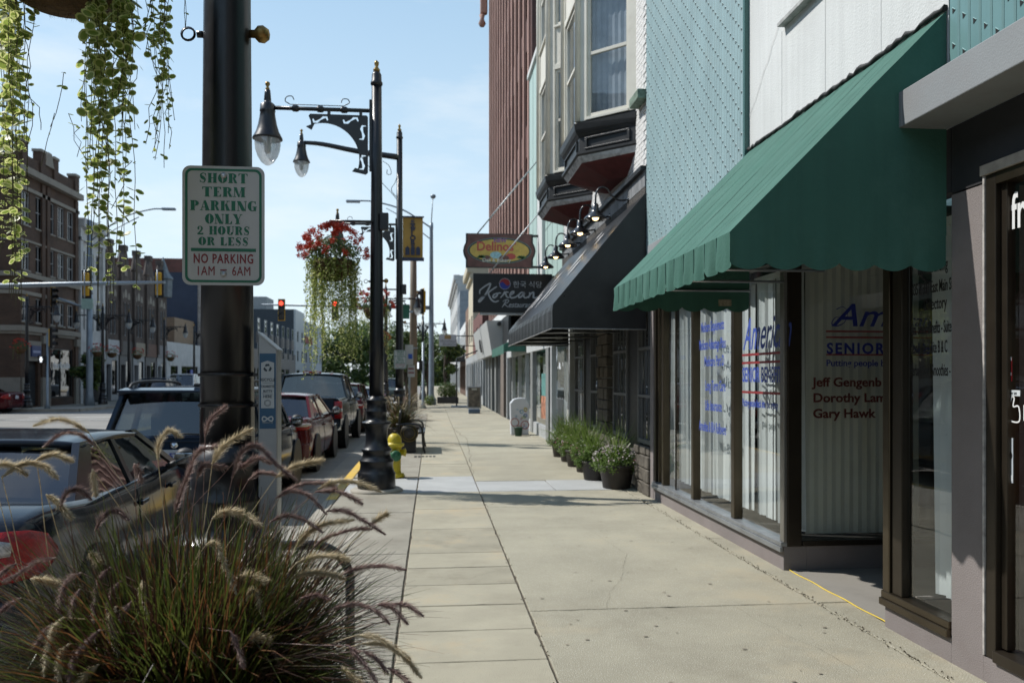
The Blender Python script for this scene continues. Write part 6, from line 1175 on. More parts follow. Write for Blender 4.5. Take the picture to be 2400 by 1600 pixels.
NAVYC = paint('blue_black_paint', (.010, .014, .022)); NAVY2 = paint('dark_navy_paint', (.012, .022, .042)); MARC = paint('deep_red_paint', (.085, .012, .014)); SLATE = paint('slate_blue_paint', (.022, .035, .05)); REDC = paint('dark_cherry_paint', (.07, .008, .012)); SILVC = paint('silver_paint', (.32, .34, .36)); WHTC = paint('white_paint', (.62, .64, .66))
SED = dict(L=4.82, W=1.83, belt=.98, roof=1.35, st=[(0, .84, .38, .93), (.04, .90, .30, .985), (.16, .955, .24, 1.03), (.5, .985, .21, 1.055), (1.1, 1, .2, 1.01), (2.2, 1, .19, .98), (3.3, 1, .19, .97), (3.9, .985, .2, .93), (4.5, .93, .22, .78), (4.75, .82, .28, .68), (4.82, .7, .36, .6)], gh=(.72, 1.42, 2.85, 3.75), pillars=[(.72, 1.12, 1.40, 1.62), (2.05, 2.15, 2.08, 2.17), (3.55, 3.75, 2.72, 2.87)], wheels=(.98, 3.78))
TL1 = [('tail_light', LRED, .62, .30, [.90, .98, .99, .95, .84], [.68, .70, .72, .74, .79], .010), ('reverse_light', LWHT, .72, .0, [.93, .945, .93], [.85, .85, .86], .020)]
def honey(t, hw):
    M().tube([(-.2, 1.25, 1.42), (-.2, 1.05, 1.5)], .01, 6).build('aerial', PLAS, t)
car('parked_car', 'black sedan parked nearest, rear right lamp beside the grass planter', (-2.98, 4.45, ZR), 5.5, NAVYC, tails=TL1, bumper=(.36, .62, NAVYC, 1), plate=(0, .78), extra=honey, **SED)
def suvx(t, hw):
    M().box(-.5, .5, -.03, .0, .78, .9).build('tailgate_recess', PLAS, t, .01); M().rbox(.18, .42, 1.70, .12, .07, .05).build('roof_aerial', PLAS, t, .015); M().tube([(-.1, -.04, 1.12), (.35, -.05, 1.10)], .012, 6).build('rear_wiper', PLAS, t); M().box(-.86 * hw, .86 * hw, -.02, .0, 1.005, 1.03).build('gate_trim', NAVY2, t, .008)
SUV = dict(L=4.4, W=1.82, belt=1.05, roof=1.64, st=[(0, .86, .42, 1.03), (.03, .93, .33, 1.05), (.12, .975, .28, 1.06), (.6, 1, .26, 1.06), (2, 1, .25, 1.05), (3.1, 1, .25, 1.03), (3.6, .98, .27, 1.0), (4.15, .93, .3, .9), (4.35, .84, .36, .8), (4.4, .7, .45, .7)], gh=(.03, .30, 2.55, 3.2), pillars=[(.03, .28, .30, .48), (.95, 1.05, 1.0, 1.08), (2.0, 2.1, 2.03, 2.12), (3.05, 3.2, 2.44, 2.57)], wheels=(.85, 3.45), gwid=(.95, .80))
car('parked_suv', 'dark navy sport utility parked between the black sedan and red sedan', (-3.15, 10.3, ZR), 0, NAVY2, tails=[('tail_light', LRED, .82, .18, [1.02, 1.02, 1.0], [.70, .70, .74], .010)], bumper=(.4, .66, PLAS, 1.2), plate=(0, .84), rails=True, spoiler=True, wr=.36, glass=CGL, rear_glass=CGL, extra=suvx, plate_txt='57', **SUV)
CAM = dict(SED); CAM.update(L=4.8, roof=1.44, belt=1.0)
TL2 = [('tail_light', LRED, .44, .36, [.955, .965, .97, .96, .93], [.93, .84, .84, .86, .91], .010), ('reverse_light', LWHT, .48, .22, [.955, .965, .965, .95], [.92, .905, .905, .92], .020)]
car('parked_car', 'dark red sedan parked behind the recycling post', (-3.12, 14.95, ZR), 0, MARC, tails=TL2, bumper=(.34, .6, MARC, 1.0), plate=(0, .86), **CAM)
def truckx(t, hw):
    M().box(-.82 * hw, .82 * hw, -.03, .02, .72, 1.26).build('tailgate', SLATE, t, .02); M().box(-.2, .2, -.036, -.03, 1.16, 1.2).build('tailgate_handle', PLAS, t); M().box(-.85 * hw, .85 * hw, -.04, 0, 1.262, 1.30).build('tailgate_cap', PLAS, t, .01)
    M().tube([(.62, -.02, .42), (.62, .4, .42)], .045, 10).build('exhaust', CHR, t); M().box(-.24, .24, 2.10, 2.14, 1.90, 1.96).build('brake_light', LRED, t, .01); M().box(-.2, -.08, 2.09, 2.0995, 1.91, 1.95).build('cargo_lamp', LWHT, t); M().box(.08, .2, 2.09, 2.0995, 1.91, 1.95).build('cargo_lamp', LWHT, t)
TRK = dict(L=5.8, W=2.0, belt=1.22, roof=1.88, st=[(0, .95, .62, 1.27), (.03, .98, .56, 1.28), (.15, 1, .5, 1.29), (1.9, 1, .45, 1.28), (2.2, 1, .42, 1.24), (3.5, 1, .42, 1.22), (4.3, .99, .42, 1.2), (5.3, .96, .45, 1.12), (5.7, .9, .5, 1.0), (5.8, .8, .55, .9)], gh=(2.08, 2.22, 3.55, 4.2), pillars=[(2.08, 2.25, 2.2, 2.34), (3.1, 3.2, 3.08, 3.17), (4.05, 4.2, 3.46, 3.58)], wheels=(1.15, 4.75), gwid=(.95, .78))
car('parked_pickup', 'dark slate pickup truck parked ahead of the red sedan', (-3.2, 20.0, ZR), 0, SLATE, tails=[('tail_light', LRED, .84, .06, [1.22, 1.22], [.80, .80], .035), ('reverse_light', LWHT, .85, .05, [1.04, 1.04], [.97, .97], .043)], bumper=(.5, .70, CHR, 1.8), plate=(0, .6), wr=.40, rear_glass=CGL2, extra=truckx, **TRK)
car('parked_suv', 'dark cherry crossover parked in front of the pickup', (-3.1, 26.3, ZR), 0, REDC, tails=[('tail_light', LRED, .60, .25, [.92, .95, .95, .92], [.82, .81, .82, .86], .010), ('reverse_light', LWHT, .62, .05, [.93, .935, .93], [.90, .895, .9], .02)], bumper=(.36, .6, PLAS, 1), plate=(0, .7), wr=.36, **{**SUV, 'roof': 1.58, 'belt': 1.0})
car('parked_car', 'silver car glimpsed far beyond the cherry crossover', (-3.1, 32.5, ZR), 0, SILVC, tails=TL1, bumper=(.36, .62, SILVC, 1), **SED)
p = at_x(440, 900, -16.9); car('parked_pickup', 'white pickup parked across the street beyond the dark van', (-16.9, 60.5, ZR), 180, WHTC, tails=[], wr=.4, **{**TRK, 'roof': 2.0}); car('parked_suv', 'dark blue van parked across the street behind the white pickup', (-17.4, 55.5, ZR), 180, paint('blue_van_paint', (.03, .05, .09)), tails=[], wr=.36, **{**SUV, 'roof': 1.75})
car('parked_car', 'red car at the far left edge by the corner block', (-20.9, 43.2, ZR), 90, REDC, tails=TL1, **SED)
car('moving_car', 'dark car with pale windscreen waiting at the crossing ahead', (-3.4, 66, ZR), 180, paint('grey_green_paint', (.06, .08, .08)), tails=[], **{**SUV, 'roof': 1.7}); car('moving_car', 'small white car far down the street', (-12, 92, ZR), 180, WHTC, tails=[], **SED); car('parked_car', 'silver car parked beyond the white pickup across the street', (-17, 70, ZR), 180, SILVC, tails=[], **SED)
# ---------------- vegetation
def leaf_cloud(m, c, rad, n, size, rg, shell=.5, mis=1, flat=.0, pts=None):
    c = Vector(c)
    for _ in range(n):
        while True:
            d = Vector((rg.uniform(-1, 1), rg.uniform(-1, 1), rg.uniform(-1, 1)))
            if .05 < d.length < 1: break
        d = d.normalized() * (shell + (1 - shell) * rg.random()) ; p = c + Vector((d.x * rad[0], d.y * rad[1], d.z * rad[2]))
        nrm = (d + Vector((rg.uniform(-1, 1), rg.uniform(-1, 1), rg.uniform(-.4, 1)))).normalized(); a = nrm.orthogonal().normalized(); a.rotate(Matrix.Rotation(rg.uniform(0, 6.28), 3, nrm)); b = nrm.cross(a); s = size * rg.uniform(.6, 1.3)
        m.add([p - a * s, p - b * s * .42 + a * .1 * s, p + a * s, p + b * s * .42 + a * .1 * s], [(0, 1, 2, 3)], False, rg.randrange(mis))
LEAFA = leafm('tree_leaf_dark', (.028, .06, .018), (.055, .10, .03), .3, .5, 3); LEAFB = leafm('tree_leaf_light', (.09, .14, .03), (.15, .20, .05), .4, .5, 3); BARK = pm('grey_bark', (.09, .075, .06), .9, var=.3, scale=8, bump=.8, bscale=20)
def tree(loc, h, r, label, seed, n=1600, ls=.3, group='trees at the end of the street', dark=.6):
    rg = random.Random(seed); t = thing('street_tree', label, 'tree', loc, group); x, y, z = loc; th = h * .38
    m = M().tube([(x, y, z), (x + .05, y, z + th * .5), (x - .05, y + .05, z + th), (x, y, z + h * .8)], [h * .028, h * .022, h * .016, h * .004], 8)
    lobes = []
    for k in range(11):
        a = rg.uniform(0, 6.28); rr = r * rg.uniform(.25, .72); zz = z + h * rg.uniform(.36, .86); c = (x + rr * math.cos(a), y + rr * math.sin(a), zz); lobes.append((c, r * rg.uniform(.32, .55)))
        m.tube([(x, y, z + th * rg.uniform(.7, 1.2)), (x + (c[0] - x) * .5, y + (c[1] - y) * .5, zz - .15 * h), c], [h * .012, h * .008, h * .003], 5)
    m.build('trunk', BARK, t); m = M()
    for c, q in lobes + [((x, y, z + h * .86), r * .4)]: leaf_cloud(m, c, (q, q, q * .75), n // 12, ls, rg, .45, 2)
    o = m.build('crown', [LEAFA, LEAFB] if dark > .5 else [LEAFB, LEAFA], t); return t
tl = ['tall loose tree behind the hanging basket', 'broad dark tree at the end of the street', 'pale green tree rising over the far lawn', 'dark tree beside the white far block', 'round tree behind the second lamp post', 'tree in line with the utility pole', 'low tree at the right end of the far lawn', 'dark evergreen filling the street end']
for i, (x, y, h, r) in enumerate(((-19, 176, 12.5, 5.5), (-13, 182, 14, 7), (-8, 178, 12, 6), (-25, 180, 13, 6), (-3, 184, 12.5, 6), (2.5, 186, 11, 5.5), (8, 182, 10, 5), (-16, 190, 15, 8))): tree((x, y, -.1), h, r, tl[i], 30 + i, 3600, .42)
hd_ = M(); rg = random.Random(77)
for k in range(60): leaf_cloud(hd_, (-30 + k * .75, 174 + rg.uniform(-1, 1), 2.0), (1.6, 1.4, 2.6 + rg.uniform(-.8, 1.2)), 170, .4, rg, .3, 2)
o = hd_.build('hedge', [LEAFA, LEAFB]); tag(o, 'dark hedge along the far lawn', 'hedge', kind='stuff')
tree((-.3, 52, -.02), 4.2, 1.1, 'small street tree behind the grey mast pole', 51, 2200, .15, 'small trees along the right kerb'); tree((.9, 58, -.02), 5, 1.5, 'rounded tree over the far planter', 52, 2600, .16, 'small trees along the right kerb'); tree((-1.4, 44, -.02), 4.4, 1.1, 'leafy tree left of the walk signal', 53, 2200, .13, 'small trees along the right kerb', .3)
tree((-13, -16, -.2), 11, 5, 'tall street tree behind the viewer across the road', 60, 2600, .38, 'trees behind the viewer'); tree((-4.5, -14, -.2), 9, 4, 'round street tree behind the viewer at the kerb', 61, 2600, .36, 'trees behind the viewer')
tree((-20.6, 50.8, -.05), 3.2, .9, 'dark potted tree at the corner block', 54, 1500, .16, 'small trees across the street')
# ---- fountain grass
GB1 = leafm('grass_green_blade', (.05, .078, .016), (.11, .13, .028), .4, .38, 9); GB2 = leafm('grass_burgundy_blade', (.024, .013, .010), (.055, .026, .017), .25, .32, 14); GB3 = leafm('grass_russet_blade', (.14, .05, .018), (.22, .11, .045), .4, .45, 14)
PLT = leafm('tan_plume_bristles', (.56, .47, .31), (.74, .66, .49), .45, .6, 60); PLP = leafm('purple_plume_bristles', (.26, .16, .15), (.46, .35, .31), .4, .6, 60); POTB = pm('dark_planter_resin', (.015, .015, .016), .5, var=.2)
def blade(m, base, az, el, ln, wd, droop, rg, n=6):
    d = Vector((math.cos(az) * math.cos(el), math.sin(az) * math.cos(el), math.sin(el))); p = Vector(base); pts = [p.copy()]
    kink = rg.randrange(2, n) if rg.random() < .10 else -1
    for i in range(n):
        if i == kink: d = (d + Vector((rg.uniform(-.9, .9), rg.uniform(-.9, .9), -1.1))).normalized()
        p = p + d * (ln / n); d = (d + Vector((rg.uniform(-.05, .05), rg.uniform(-.05, .05), -droop / n))).normalized(); pts.append(p.copy())
    side = Vector((-math.sin(az), math.cos(az), 0)); side.rotate(Matrix.Rotation(rg.uniform(-.9, .9), 3, 'Z')); b = len(m.v)
    for i, q in enumerate(pts):
        w_ = wd * (1 - (i / n) ** 1.6) + .0004; m.v += [tuple(q - side * w_), tuple(q + side * w_ + Vector((0, 0, w_ * .6)))]
    for i in range(n): m.f.append([b + 2 * i, b + 2 * i + 1, b + 2 * i + 3, b + 2 * i + 2]); m.sm.append(True); m.mi.append(0)
    return pts
def plume(par, pts, mt, rg, rad=.013, nb=330, stem_to=None):
    c = catmull(pts, 6); n = len(c); m = M(); m.tube(c, [.0028] * n, 5, cap=False)
    if stem_to is not None:
        b = Vector(stem_to); s0 = c[0]; d = (c[0] - c[1]).normalized(); mid = s0 + d * (s0 - b).length * .45 ; m.tube(catmull([b, b * .35 + mid * .65 if False else (mid + b) / 2, s0], 5), .0011, 4, cap=False)
    for _ in range(nb):
        f = rg.random(); x = f * (n - 1.001); i = int(x); p = c[i].lerp(c[i + 1], x - i); tg = (c[i + 1] - c[i]).normalized(); rdir = tg.orthogonal().normalized(); rdir.rotate(Matrix.Rotation(rg.uniform(0, 6.283), 3, tg))
        env = min(1, f * 7 + .25) * min(1, (1 - f) * 4.5 + .22); L_ = rad * env * rg.choice((.6, .8, 1., 1.1, 1.35, 1.7)) * rg.uniform(.85, 1.1); q = p + rdir * L_ + tg * L_ * rg.uniform(.6, 1.3); sd_ = tg.cross(rdir) * .0011
        m.add([p - sd_, p + sd_, q], [(0, 1, 2)])
    return m.build('plume', mt, par)
def grass(loc, label, nblade, seed, sc=1., planter=True, z0=.62, wide=False):
    rg = random.Random(seed); t = thing('grass_planter', label, 'planter', loc, 'planters of fountain grass'); x, y, z = loc
    if planter: M().lathe([(.24 * sc, 0), (.25 * sc, .03), (.33 * sc, z0 - .05), (.36 * sc, z0 - .02), (.36 * sc, z0), (.32 * sc, z0), (.31 * sc, z0 - .04)], loc, 24).build('pot', POTB, t); M().lathe([(.32 * sc, 0), (.0, .03)], (x, y, z + z0 - .05), 16, cap=False).build('soil', pm('dark_soil', (.03, .02, .015), 1.), t)
    ms = [M(), M(), M()]
    for k in range(nblade):
        az = rg.uniform(0, 6.283); rr = (rg.random() ** .6) * (.22 if wide else .17) * sc; base = (x + rr * math.cos(az), y + rr * math.sin(az), z + z0 + rg.uniform(-.05, .05)); el = R(rg.uniform(4, 88) if wide else rg.uniform(15, 88)); u_ = rg.random()
        wh = 0 if u_ < .44 else (1 if u_ < .86 else 2); az2 = az + rg.uniform(-.7, .7); blade(ms[wh], base, az2, el, sc * (rg.uniform(.27, .66) * (.68 if math.cos(az2) > .25 and el < R(55) else 1) if wide else rg.uniform(.32, .66)), rg.uniform(.0018, .0042), rg.uniform(.5, 1.7), rg)
    for m, mt, nm in zip(ms, (GB1, GB2, GB3), ('green_blades', 'burgundy_blades', 'russet_blades')): tag(m.build(nm, mt, t), kind='stuff')
    return t, rg
gc = Vector((-.66, 2.3, 0)); gt, rg = grass(tuple(gc), 'large fountain grass planter with fuzzy plumes filling the lower left corner', 15500, 5, 1.0, wide=True)
PL = """t490,150 400,95 300,75 185,112;p530,225 440,160 340,155 235,232;t870,295 875,210 930,140 1005,175;p1130,170 1160,80 1250,0;t1170,320 1240,220 1395,125;p1020,420 1090,260 1215,228;p1085,400 1130,330 1255,345;p1280,400 1330,260 1420,225 1530,330 1640,415;t1520,395 1640,330 1790,300;t-60,345 0,325 80,335 150,385;t10,395 130,320 240,335 320,405;t200,300 300,270 405,310;p330,560 370,480 440,465 505,520;t255,490 320,540 395,630;p525,690 570,610 640,580 710,630;t1170,625 1240,585 1340,600 1450,670;p1560,475 1680,430 1800,430 1860,460;t1750,460 1850,420 1970,425 2100,475;p1520,510 1600,470 1700,495 1800,600;p1740,475 1840,470 1930,500 2000,545;p1800,580 1900,580 2000,630 2125,710;t1625,790 1700,700 1800,650 1950,630;p1490,640 1580,605 1680,630 1780,700;p1735,770 1820,720 1960,680 2050,680;t1630,870 1740,830 1850,830 1930,855;t1135,765 1190,770 1250,900 1305,1040;t1305,950 1380,940 1475,970;t785,960 790,1060 815,1190;t490,800 520,830 555,870;t170,955 240,965 325,985;p610,890 550,960 525,1080 520,1195;p450,920 380,960 340,1050 330,1150;p665,965 620,1030 590,1140;p440,1010 410,1080 395,1180;t350,1165 300,1230 265,1350 245,1490;t380,1310 340,1380 320,1529;p550,1235 480,1310 410,1400 380,1529;p730,1075 680,1150 630,1280 590,1390;t640,1105 610,1200 655,1390;p310,840 200,860 100,930 10,975;t545,1425 480,1480 440,1529;p1270,1240 1310,1330 1345,1450;t1375,1290 1420,1275 1490,1290;p1840,1115 1960,1095 2070,1130 2150,1205;p2080,1095 2160,1110 2250,1205;p2150,1095 2240,1100 2335,1160;t1960,1265 2080,1280 2200,1350 2260,1400;t2000,1310 2130,1320 2250,1410 2325,1500;p1920,1320 1990,1400 2080,1529;p2140,1445 2200,1480 2260,1529;t1610,950 1700,920 1800,925 1900,955;p1895,925 2000,890 2120,885 2240,905;p1660,1060 1740,1045 1820,1070;p960,600 1000,470 1060,330;p290,1200 240,1260 190,1340;p120,1060 60,1090 0,1140;p90,870 40,900 -30,960;t2040,660 2090,620 2140,595;p740,320 760,360 780,420;t510,350 520,420 530,500;p2000,1350 2080,1400 2140,1480;t1880,1430 1930,1480 1990,1529;p1300,300 1340,330 1420,290 1500,320;p1370,410 1440,370 1540,385"""
for s in PL.split(';'):
    mt = PLT if s[0] == 't' else PLP; pp = [tuple(map(float, q.split(','))) for q in s[1:].split(' ')]; pts = []
    mx_ = sum(a for a, b in pp) / len(pp); my_ = sum(b for a, b in pp) / len(pp); dep = 2.33 - max(0, my_ - 500) / 1000 * .42 + rg.uniform(-.06, .06) + (.0 if mx_ < 1500 else .02)
    n = len(pp)
    for k, (a, b) in enumerate(pp): pts.append(at_y(a / 2.352, 950 + b / 2.352, dep - .05 * k / n))
    ln = sum((pts[i + 1] - pts[i]).length for i in range(n - 1)); plume(gt, pts, mt, rg, rg.uniform(.008, .0115) + (.002 if mt is PLT else 0), int(1500 * ln / .2) if ln > .08 else 500, gc + Vector((rg.uniform(-.1, .1), rg.uniform(-.1, .1), .62)))
for k in range(4):                                    # more drooping plumes all round the clump
    az = rg.uniform(0, 6.28); e = rg.uniform(.25, 1.35); d = Vector((math.cos(az) * math.cos(e), math.sin(az) * math.cos(e), math.sin(e))); c = gc + Vector((0, 0, .64)); sz = rg.uniform(.8, 1.15)
    q0 = c + d * .40 * sz; q1 = c + Vector((d.x * .52, d.y * .52, d.z * .46)) * sz; q2 = c + Vector((d.x * .60, d.y * .60, d.z * .44 - .05)) * sz
    if q2.y < 1.75: continue
    plume(gt, [q0, q1, q2], PLP if k % 3 else PLT, rg, rg.uniform(.009, .012), 700, gc + Vector((0, 0, .62)))
def far_grass(loc, label, seed, sc, npl, nbl=1100, z0=.5):
    t, rg = grass(loc, label, nbl, seed, sc, True, z0)
    for k in range(npl):
        az = rg.uniform(0, 6.28); e = rg.uniform(.15, 1.3); c = Vector(loc) + Vector((0, 0, z0)); d = Vector((math.cos(az) * math.cos(e), math.sin(az) * math.cos(e), math.sin(e)))
        p0 = c + d * .42 * sc; p1 = c + d * .55 * sc + Vector((0, 0, -.01)); p2 = c + Vector((d.x * .70, d.y * .70, d.z * .62 - .04)) * sc; plume(t, [p0, p1, p2], PLT if k % 3 else PLP, rg, .018, 90)
    return t
far_grass((-.72, 18.3, 0), 'fountain grass planter behind the round emblem bench end', 21, 1.25, 70); far_grass((-.95, 30.5, 0), 'farther fountain grass planter half hidden behind the tall lamp post', 22, 1.1, 40)
# ---- hanging baskets
VG = leafm('vine_leaf_green', (.17, .24, .04), (.26, .33, .07), .62, .4, 25); VY = leafm('vine_leaf_yellow_rim', (.55, .58, .2), (.65, .66, .3), .6, .4, 25); VST = pm('vine_stem', (.06, .055, .02), .7); COIR = pm('coir_liner', (.10, .055, .025), 1., var=.4, scale=25, bump=1., bscale=60)
def vleaf(m, p, nrm, up, s):
    a = Vector(up); a = (a - nrm * a.dot(nrm)).normalized(); b = nrm.cross(a); n = 9; k = len(m.v); ring = []
    for r_ in (.68, 1.0):
        for i in range(n): t_ = 2 * math.pi * i / n; ring.append(p + (a * math.cos(t_) * 1.08 + b * math.sin(t_) * .95) * s * r_ + nrm * (.12 * s * (r_ - .5)))
    m.v += [tuple(q) for q in ring] + [tuple(p + nrm * -.04 * s)]
    for i in range(n):
        j = (i + 1) % n; m.f.append([k + 2 * n, k + i, k + j]); m.sm.append(True); m.mi.append(0); m.f.append([k + i, k + n + i, k + n + j, k + j]); m.sm.append(True); m.mi.append(1)
def vine(ml, mst, p0, p1, rg, step, size, wob=.02, taper=.6, dens=1.):
    p0, p1 = Vector(p0), Vector(p1); L_ = (p1 - p0).length; n = max(4, int(L_ / .06)); pts = []; ox = rg.uniform(0, 10)
    for i in range(n + 1): f = i / n; q = p0.lerp(p1, f); pts.append(q + Vector((wob * noise.noise((ox, f * 4, 0)), wob * noise.noise((0, ox, f * 4)), 0)))
    mst.tube(pts, .0012, 4, cap=False); d = 0.
    while d < L_:
        f = d / L_; x = f * (n - .001); i = int(x); q = pts[i].lerp(pts[i + 1], x - i); s = size * (1 - taper * f ** 2) * rg.choice((.45, .7, .9, 1., 1.15, 1.35))
        if rg.random() < dens * (1 - .45 * f):
            az = rg.uniform(0, 6.28)
            for sg in (0, math.pi):
                if rg.random() < .85: dr_ = Vector((math.cos(az + sg), math.sin(az + sg), rg.uniform(-.2, .5))).normalized(); nrm = (Vector((rg.uniform(-.7, .7), rg.uniform(-.7, .7), rg.uniform(.3, 1))) + dr_ * .3).normalized(); vleaf(ml, q + dr_ * s * 1.1, nrm, dr_, s)
        d += step * rg.uniform(.7, 1.3)
bk = thing('hanging_basket', 'coir hanging basket with long variegated vines on the nearest lamp post', 'hanging basket', (-1.36, 2.95, 3.0), 'flower baskets hung from the lamp posts'); bc = at_y(140, 20, 2.95); bx_, bz_ = bc.x, bc.z
M().lathe([(.02, .0), (.12, .015), (.21, .07), (.26, .16), (.28, .28), (.25, .28)], (bx_, 2.95, bz_), 28).build('coir_liner', COIR, bk)
M().tube([(L0X, L0Y, 3.78), (bx_, 2.96, 3.8)], .016, 8).build('arm', BLK, bk); m = M()
for a in (0, 2.1, 4.2): m.tube([(bx_ + .26 * math.cos(a), 2.95 + .26 * math.sin(a), bz_ + .28), (bx_, 2.95, 3.78)], .004, 4)
m.build('chain', BLK, bk); rg = random.Random(9); ml, mst, fz = M(), M(), M()
for k in range(420): a, e = rg.uniform(0, 6.28), rg.uniform(-1.4, -.3); p = Vector((bx_ + .24 * math.cos(a) * math.cos(e), 2.95 + .24 * math.sin(a) * math.cos(e), bz_ + .26 + .25 * math.sin(e))); q = p + Vector((rg.uniform(-.02, .02), rg.uniform(-.02, .02), -rg.uniform(.01, .05))); fz.add([p, p + Vector((.002, 0, 0)), q], [(0, 1, 2)])
fz.build('coir_fibres', COIR, bk)
def vset(n, u0, u1, vend, dep, dens, size, spread=14):
    for k in range(n):
        u = rg.uniform(u0, u1); Y = rg.uniform(*dep); a = at_y(u, rg.uniform(-60, -10), Y); b = at_y(u + rg.uniform(-spread, spread), vend(u), Y + rg.uniform(-.04, .04)); vine(ml, mst, a, b, rg, .030, size, rg.choice((.015, .03, .06)), .45, dens)
vset(12, 202, 318, lambda u: rg.choice([420, 500, 560, 620, 660]) + rg.uniform(-60, 40), (2.8, 3.08), .95, .0150); vset(6, 225, 262, lambda u: rg.uniform(620, 760), (2.8, 2.95), .8, .0165); vset(7, 202, 300, lambda u: rg.uniform(250, 420), (2.75, 2.95), 1., .0175)
vset(11, -30, 66, lambda u: rg.uniform(380, 700), (2.75, 3.05), .95, .0150); vset(5, 20, 48, lambda u: rg.uniform(680, 770), (2.75, 2.9), .75, .0165); vset(3, 60, 80, lambda u: rg.uniform(330, 560), (2.8, 3), .4, .010, 35); vset(9, 356, 396, lambda u: rg.uniform(280, 430), (2.85, 3.05), .9, .0115, 24); vset(3, 320, 360, lambda u: rg.uniform(80, 130), (2.9, 3), .6, .01, 30); vset(2, 425, 440, lambda u: rg.uniform(60, 90), (2.95, 3.0), .25, .006, 20)
for k in range(14):                                    # stray side strands that cross between the hanging ones
    u = rg.uniform(10, 390); v0 = rg.uniform(0, 380); Y = rg.uniform(2.8, 3.0); vine(ml, mst, at_y(u, v0, Y), at_y(u + rg.uniform(-70, 70), v0 + rg.uniform(60, 170), Y), rg, .045, .008, .04, .5, .5)
leaf_cloud(ml, (bx_, 2.95, bz_ + .33), (.34, .3, .14), 500, .022, rg, .3, 2)
tag(ml.build('vine_leaves', [VG, VY], bk), kind='stuff'); tag(mst.build('vine_stems', VST, bk), kind='stuff')
FRED = leafm('red_geranium_petals', (.44, .022, .006), (.52, .05, .015), .12, .5, 30); FLEAF = leafm('geranium_leaf', (.06, .10, .025), (.11, .15, .04), .4, .5, 20)
def flower_basket(c, label, seed, sc=1., vl=1.25, nv=60, arm_to=None, n=1.0, yellow=True):
    rg = random.Random(seed); t = thing('hanging_basket', label, 'hanging basket', c, 'flower baskets hung from the lamp posts'); x, y, z = c
    M().lathe([(.02, -.30), (.12, -.28), (.22, -.2), (.27, -.06), (.27, 0)], c, 20).build('coir_liner', COIR, t)
    m = M(); leaf_cloud(m, (x, y, z + .1 * sc), (.40 * sc, .40 * sc, .26 * sc), int(1500 * n), .028 * sc, rg, .55, 1); tag(m.build('leaves', FLEAF, t), kind='stuff'); m = M()
    for k in range(int(80 * n)):
        a, e = rg.uniform(0, 6.28), rg.uniform(-.15, 1.4); q = Vector((x + .47 * sc * math.cos(a) * math.cos(e), y + .47 * sc * math.sin(a) * math.cos(e), z + .08 + .42 * sc * math.sin(e))); leaf_cloud(m, q, (.055 * sc, .055 * sc, .05 * sc), 40, .019 * sc, rg, .3, 1)
    tag(m.build('flowers', FRED, t), kind='stuff'); ml, ms_ = M(), M()
    for k in range(int(nv * n)):
        a = rg.uniform(0, 6.28); rr = rg.uniform(.2, .37) * sc; p0 = Vector((x + rr * math.cos(a), y + rr * math.sin(a), z - .02)); L_ = vl * rg.choice([.35, .5, .7, .85, 1]) * rg.uniform(.8, 1.1); p1 = p0 + Vector((rg.uniform(-.06, .06), rg.uniform(-.06, .06), -L_)); ms_.tube([p0, (p0 + p1) / 2, p1], .0015, 3, cap=False); d = 0
        while d < 1: q = p0.lerp(p1, d) + Vector((rg.uniform(-.02, .02), rg.uniform(-.02, .02), 0)); leaf_cloud(ml, q, (.02, .02, .02), 2, .025 * (1 - .4 * d), rg, .5, 2); d += .026 / L_ * 1.0
    tag(ml.build('vine_leaves', [VG, VY] if yellow else [FLEAF, VG], t), kind='stuff'); tag(ms_.build('vine_stems', VST, t), kind='stuff')
    if arm_to is not None: M().tube([arm_to, (x - .05 * (1 if x < arm_to[0] else -1), y, arm_to[2])], .018, 8).tube([(x, y, arm_to[2]), (x, y, z + .3)], .006, 5).build('arm', BLK, t); M().box(arm_to[0] + .05, arm_to[0] + .17, y - .06, y + .06, arm_to[2] - .12, arm_to[2] + .12).build('arm_clamp', BLK, t, .01)
    return t
q = at_y(781, 610, 11.5); flower_basket((q.x, 11.5, q.z), 'red flower basket with trailing vines on the lamp post by the hydrant', 12, 1.0, 1.5, 95, (-.78, 11.5, 3.78), 1.3)
q = at_y(878, 728, 20.0); flower_basket((q.x, 20.0, q.z + .05), 'red flower basket on the tall lamp post', 13, 1., 1.2, 50, (-.8, 20.05, 3.75), .8)
q = at_y(846, 795, 30); flower_basket((-2.4, 39, 3.3), 'red flower basket on the double armed lamp post at the crossing', 14, 1., 1.0, 20, None, .4); flower_basket((-.2, 57, 3.3), 'small red flower basket far along the right pavement', 15, 1., 1., 12, None, .3)
for i, (u, lb_) in enumerate(((228, 'red basket left of the double armed lamp across the street'), (262, 'red basket right of the double armed lamp across the street'), (322, 'red basket in front of the gothic row'), (400, 'red basket at the far end of the gothic row'))):
    p = at_x(u, 842, -19.6); flower_basket((p.x, p.y, 3.1), lb_, 40 + i, 1.0, .8, 12, None, .35, False)
flower_basket((-21.2, 44.2, 3.1), 'red basket at the left edge on the corner lamp', 46, 1.0, .8, 12, None, .4, False)
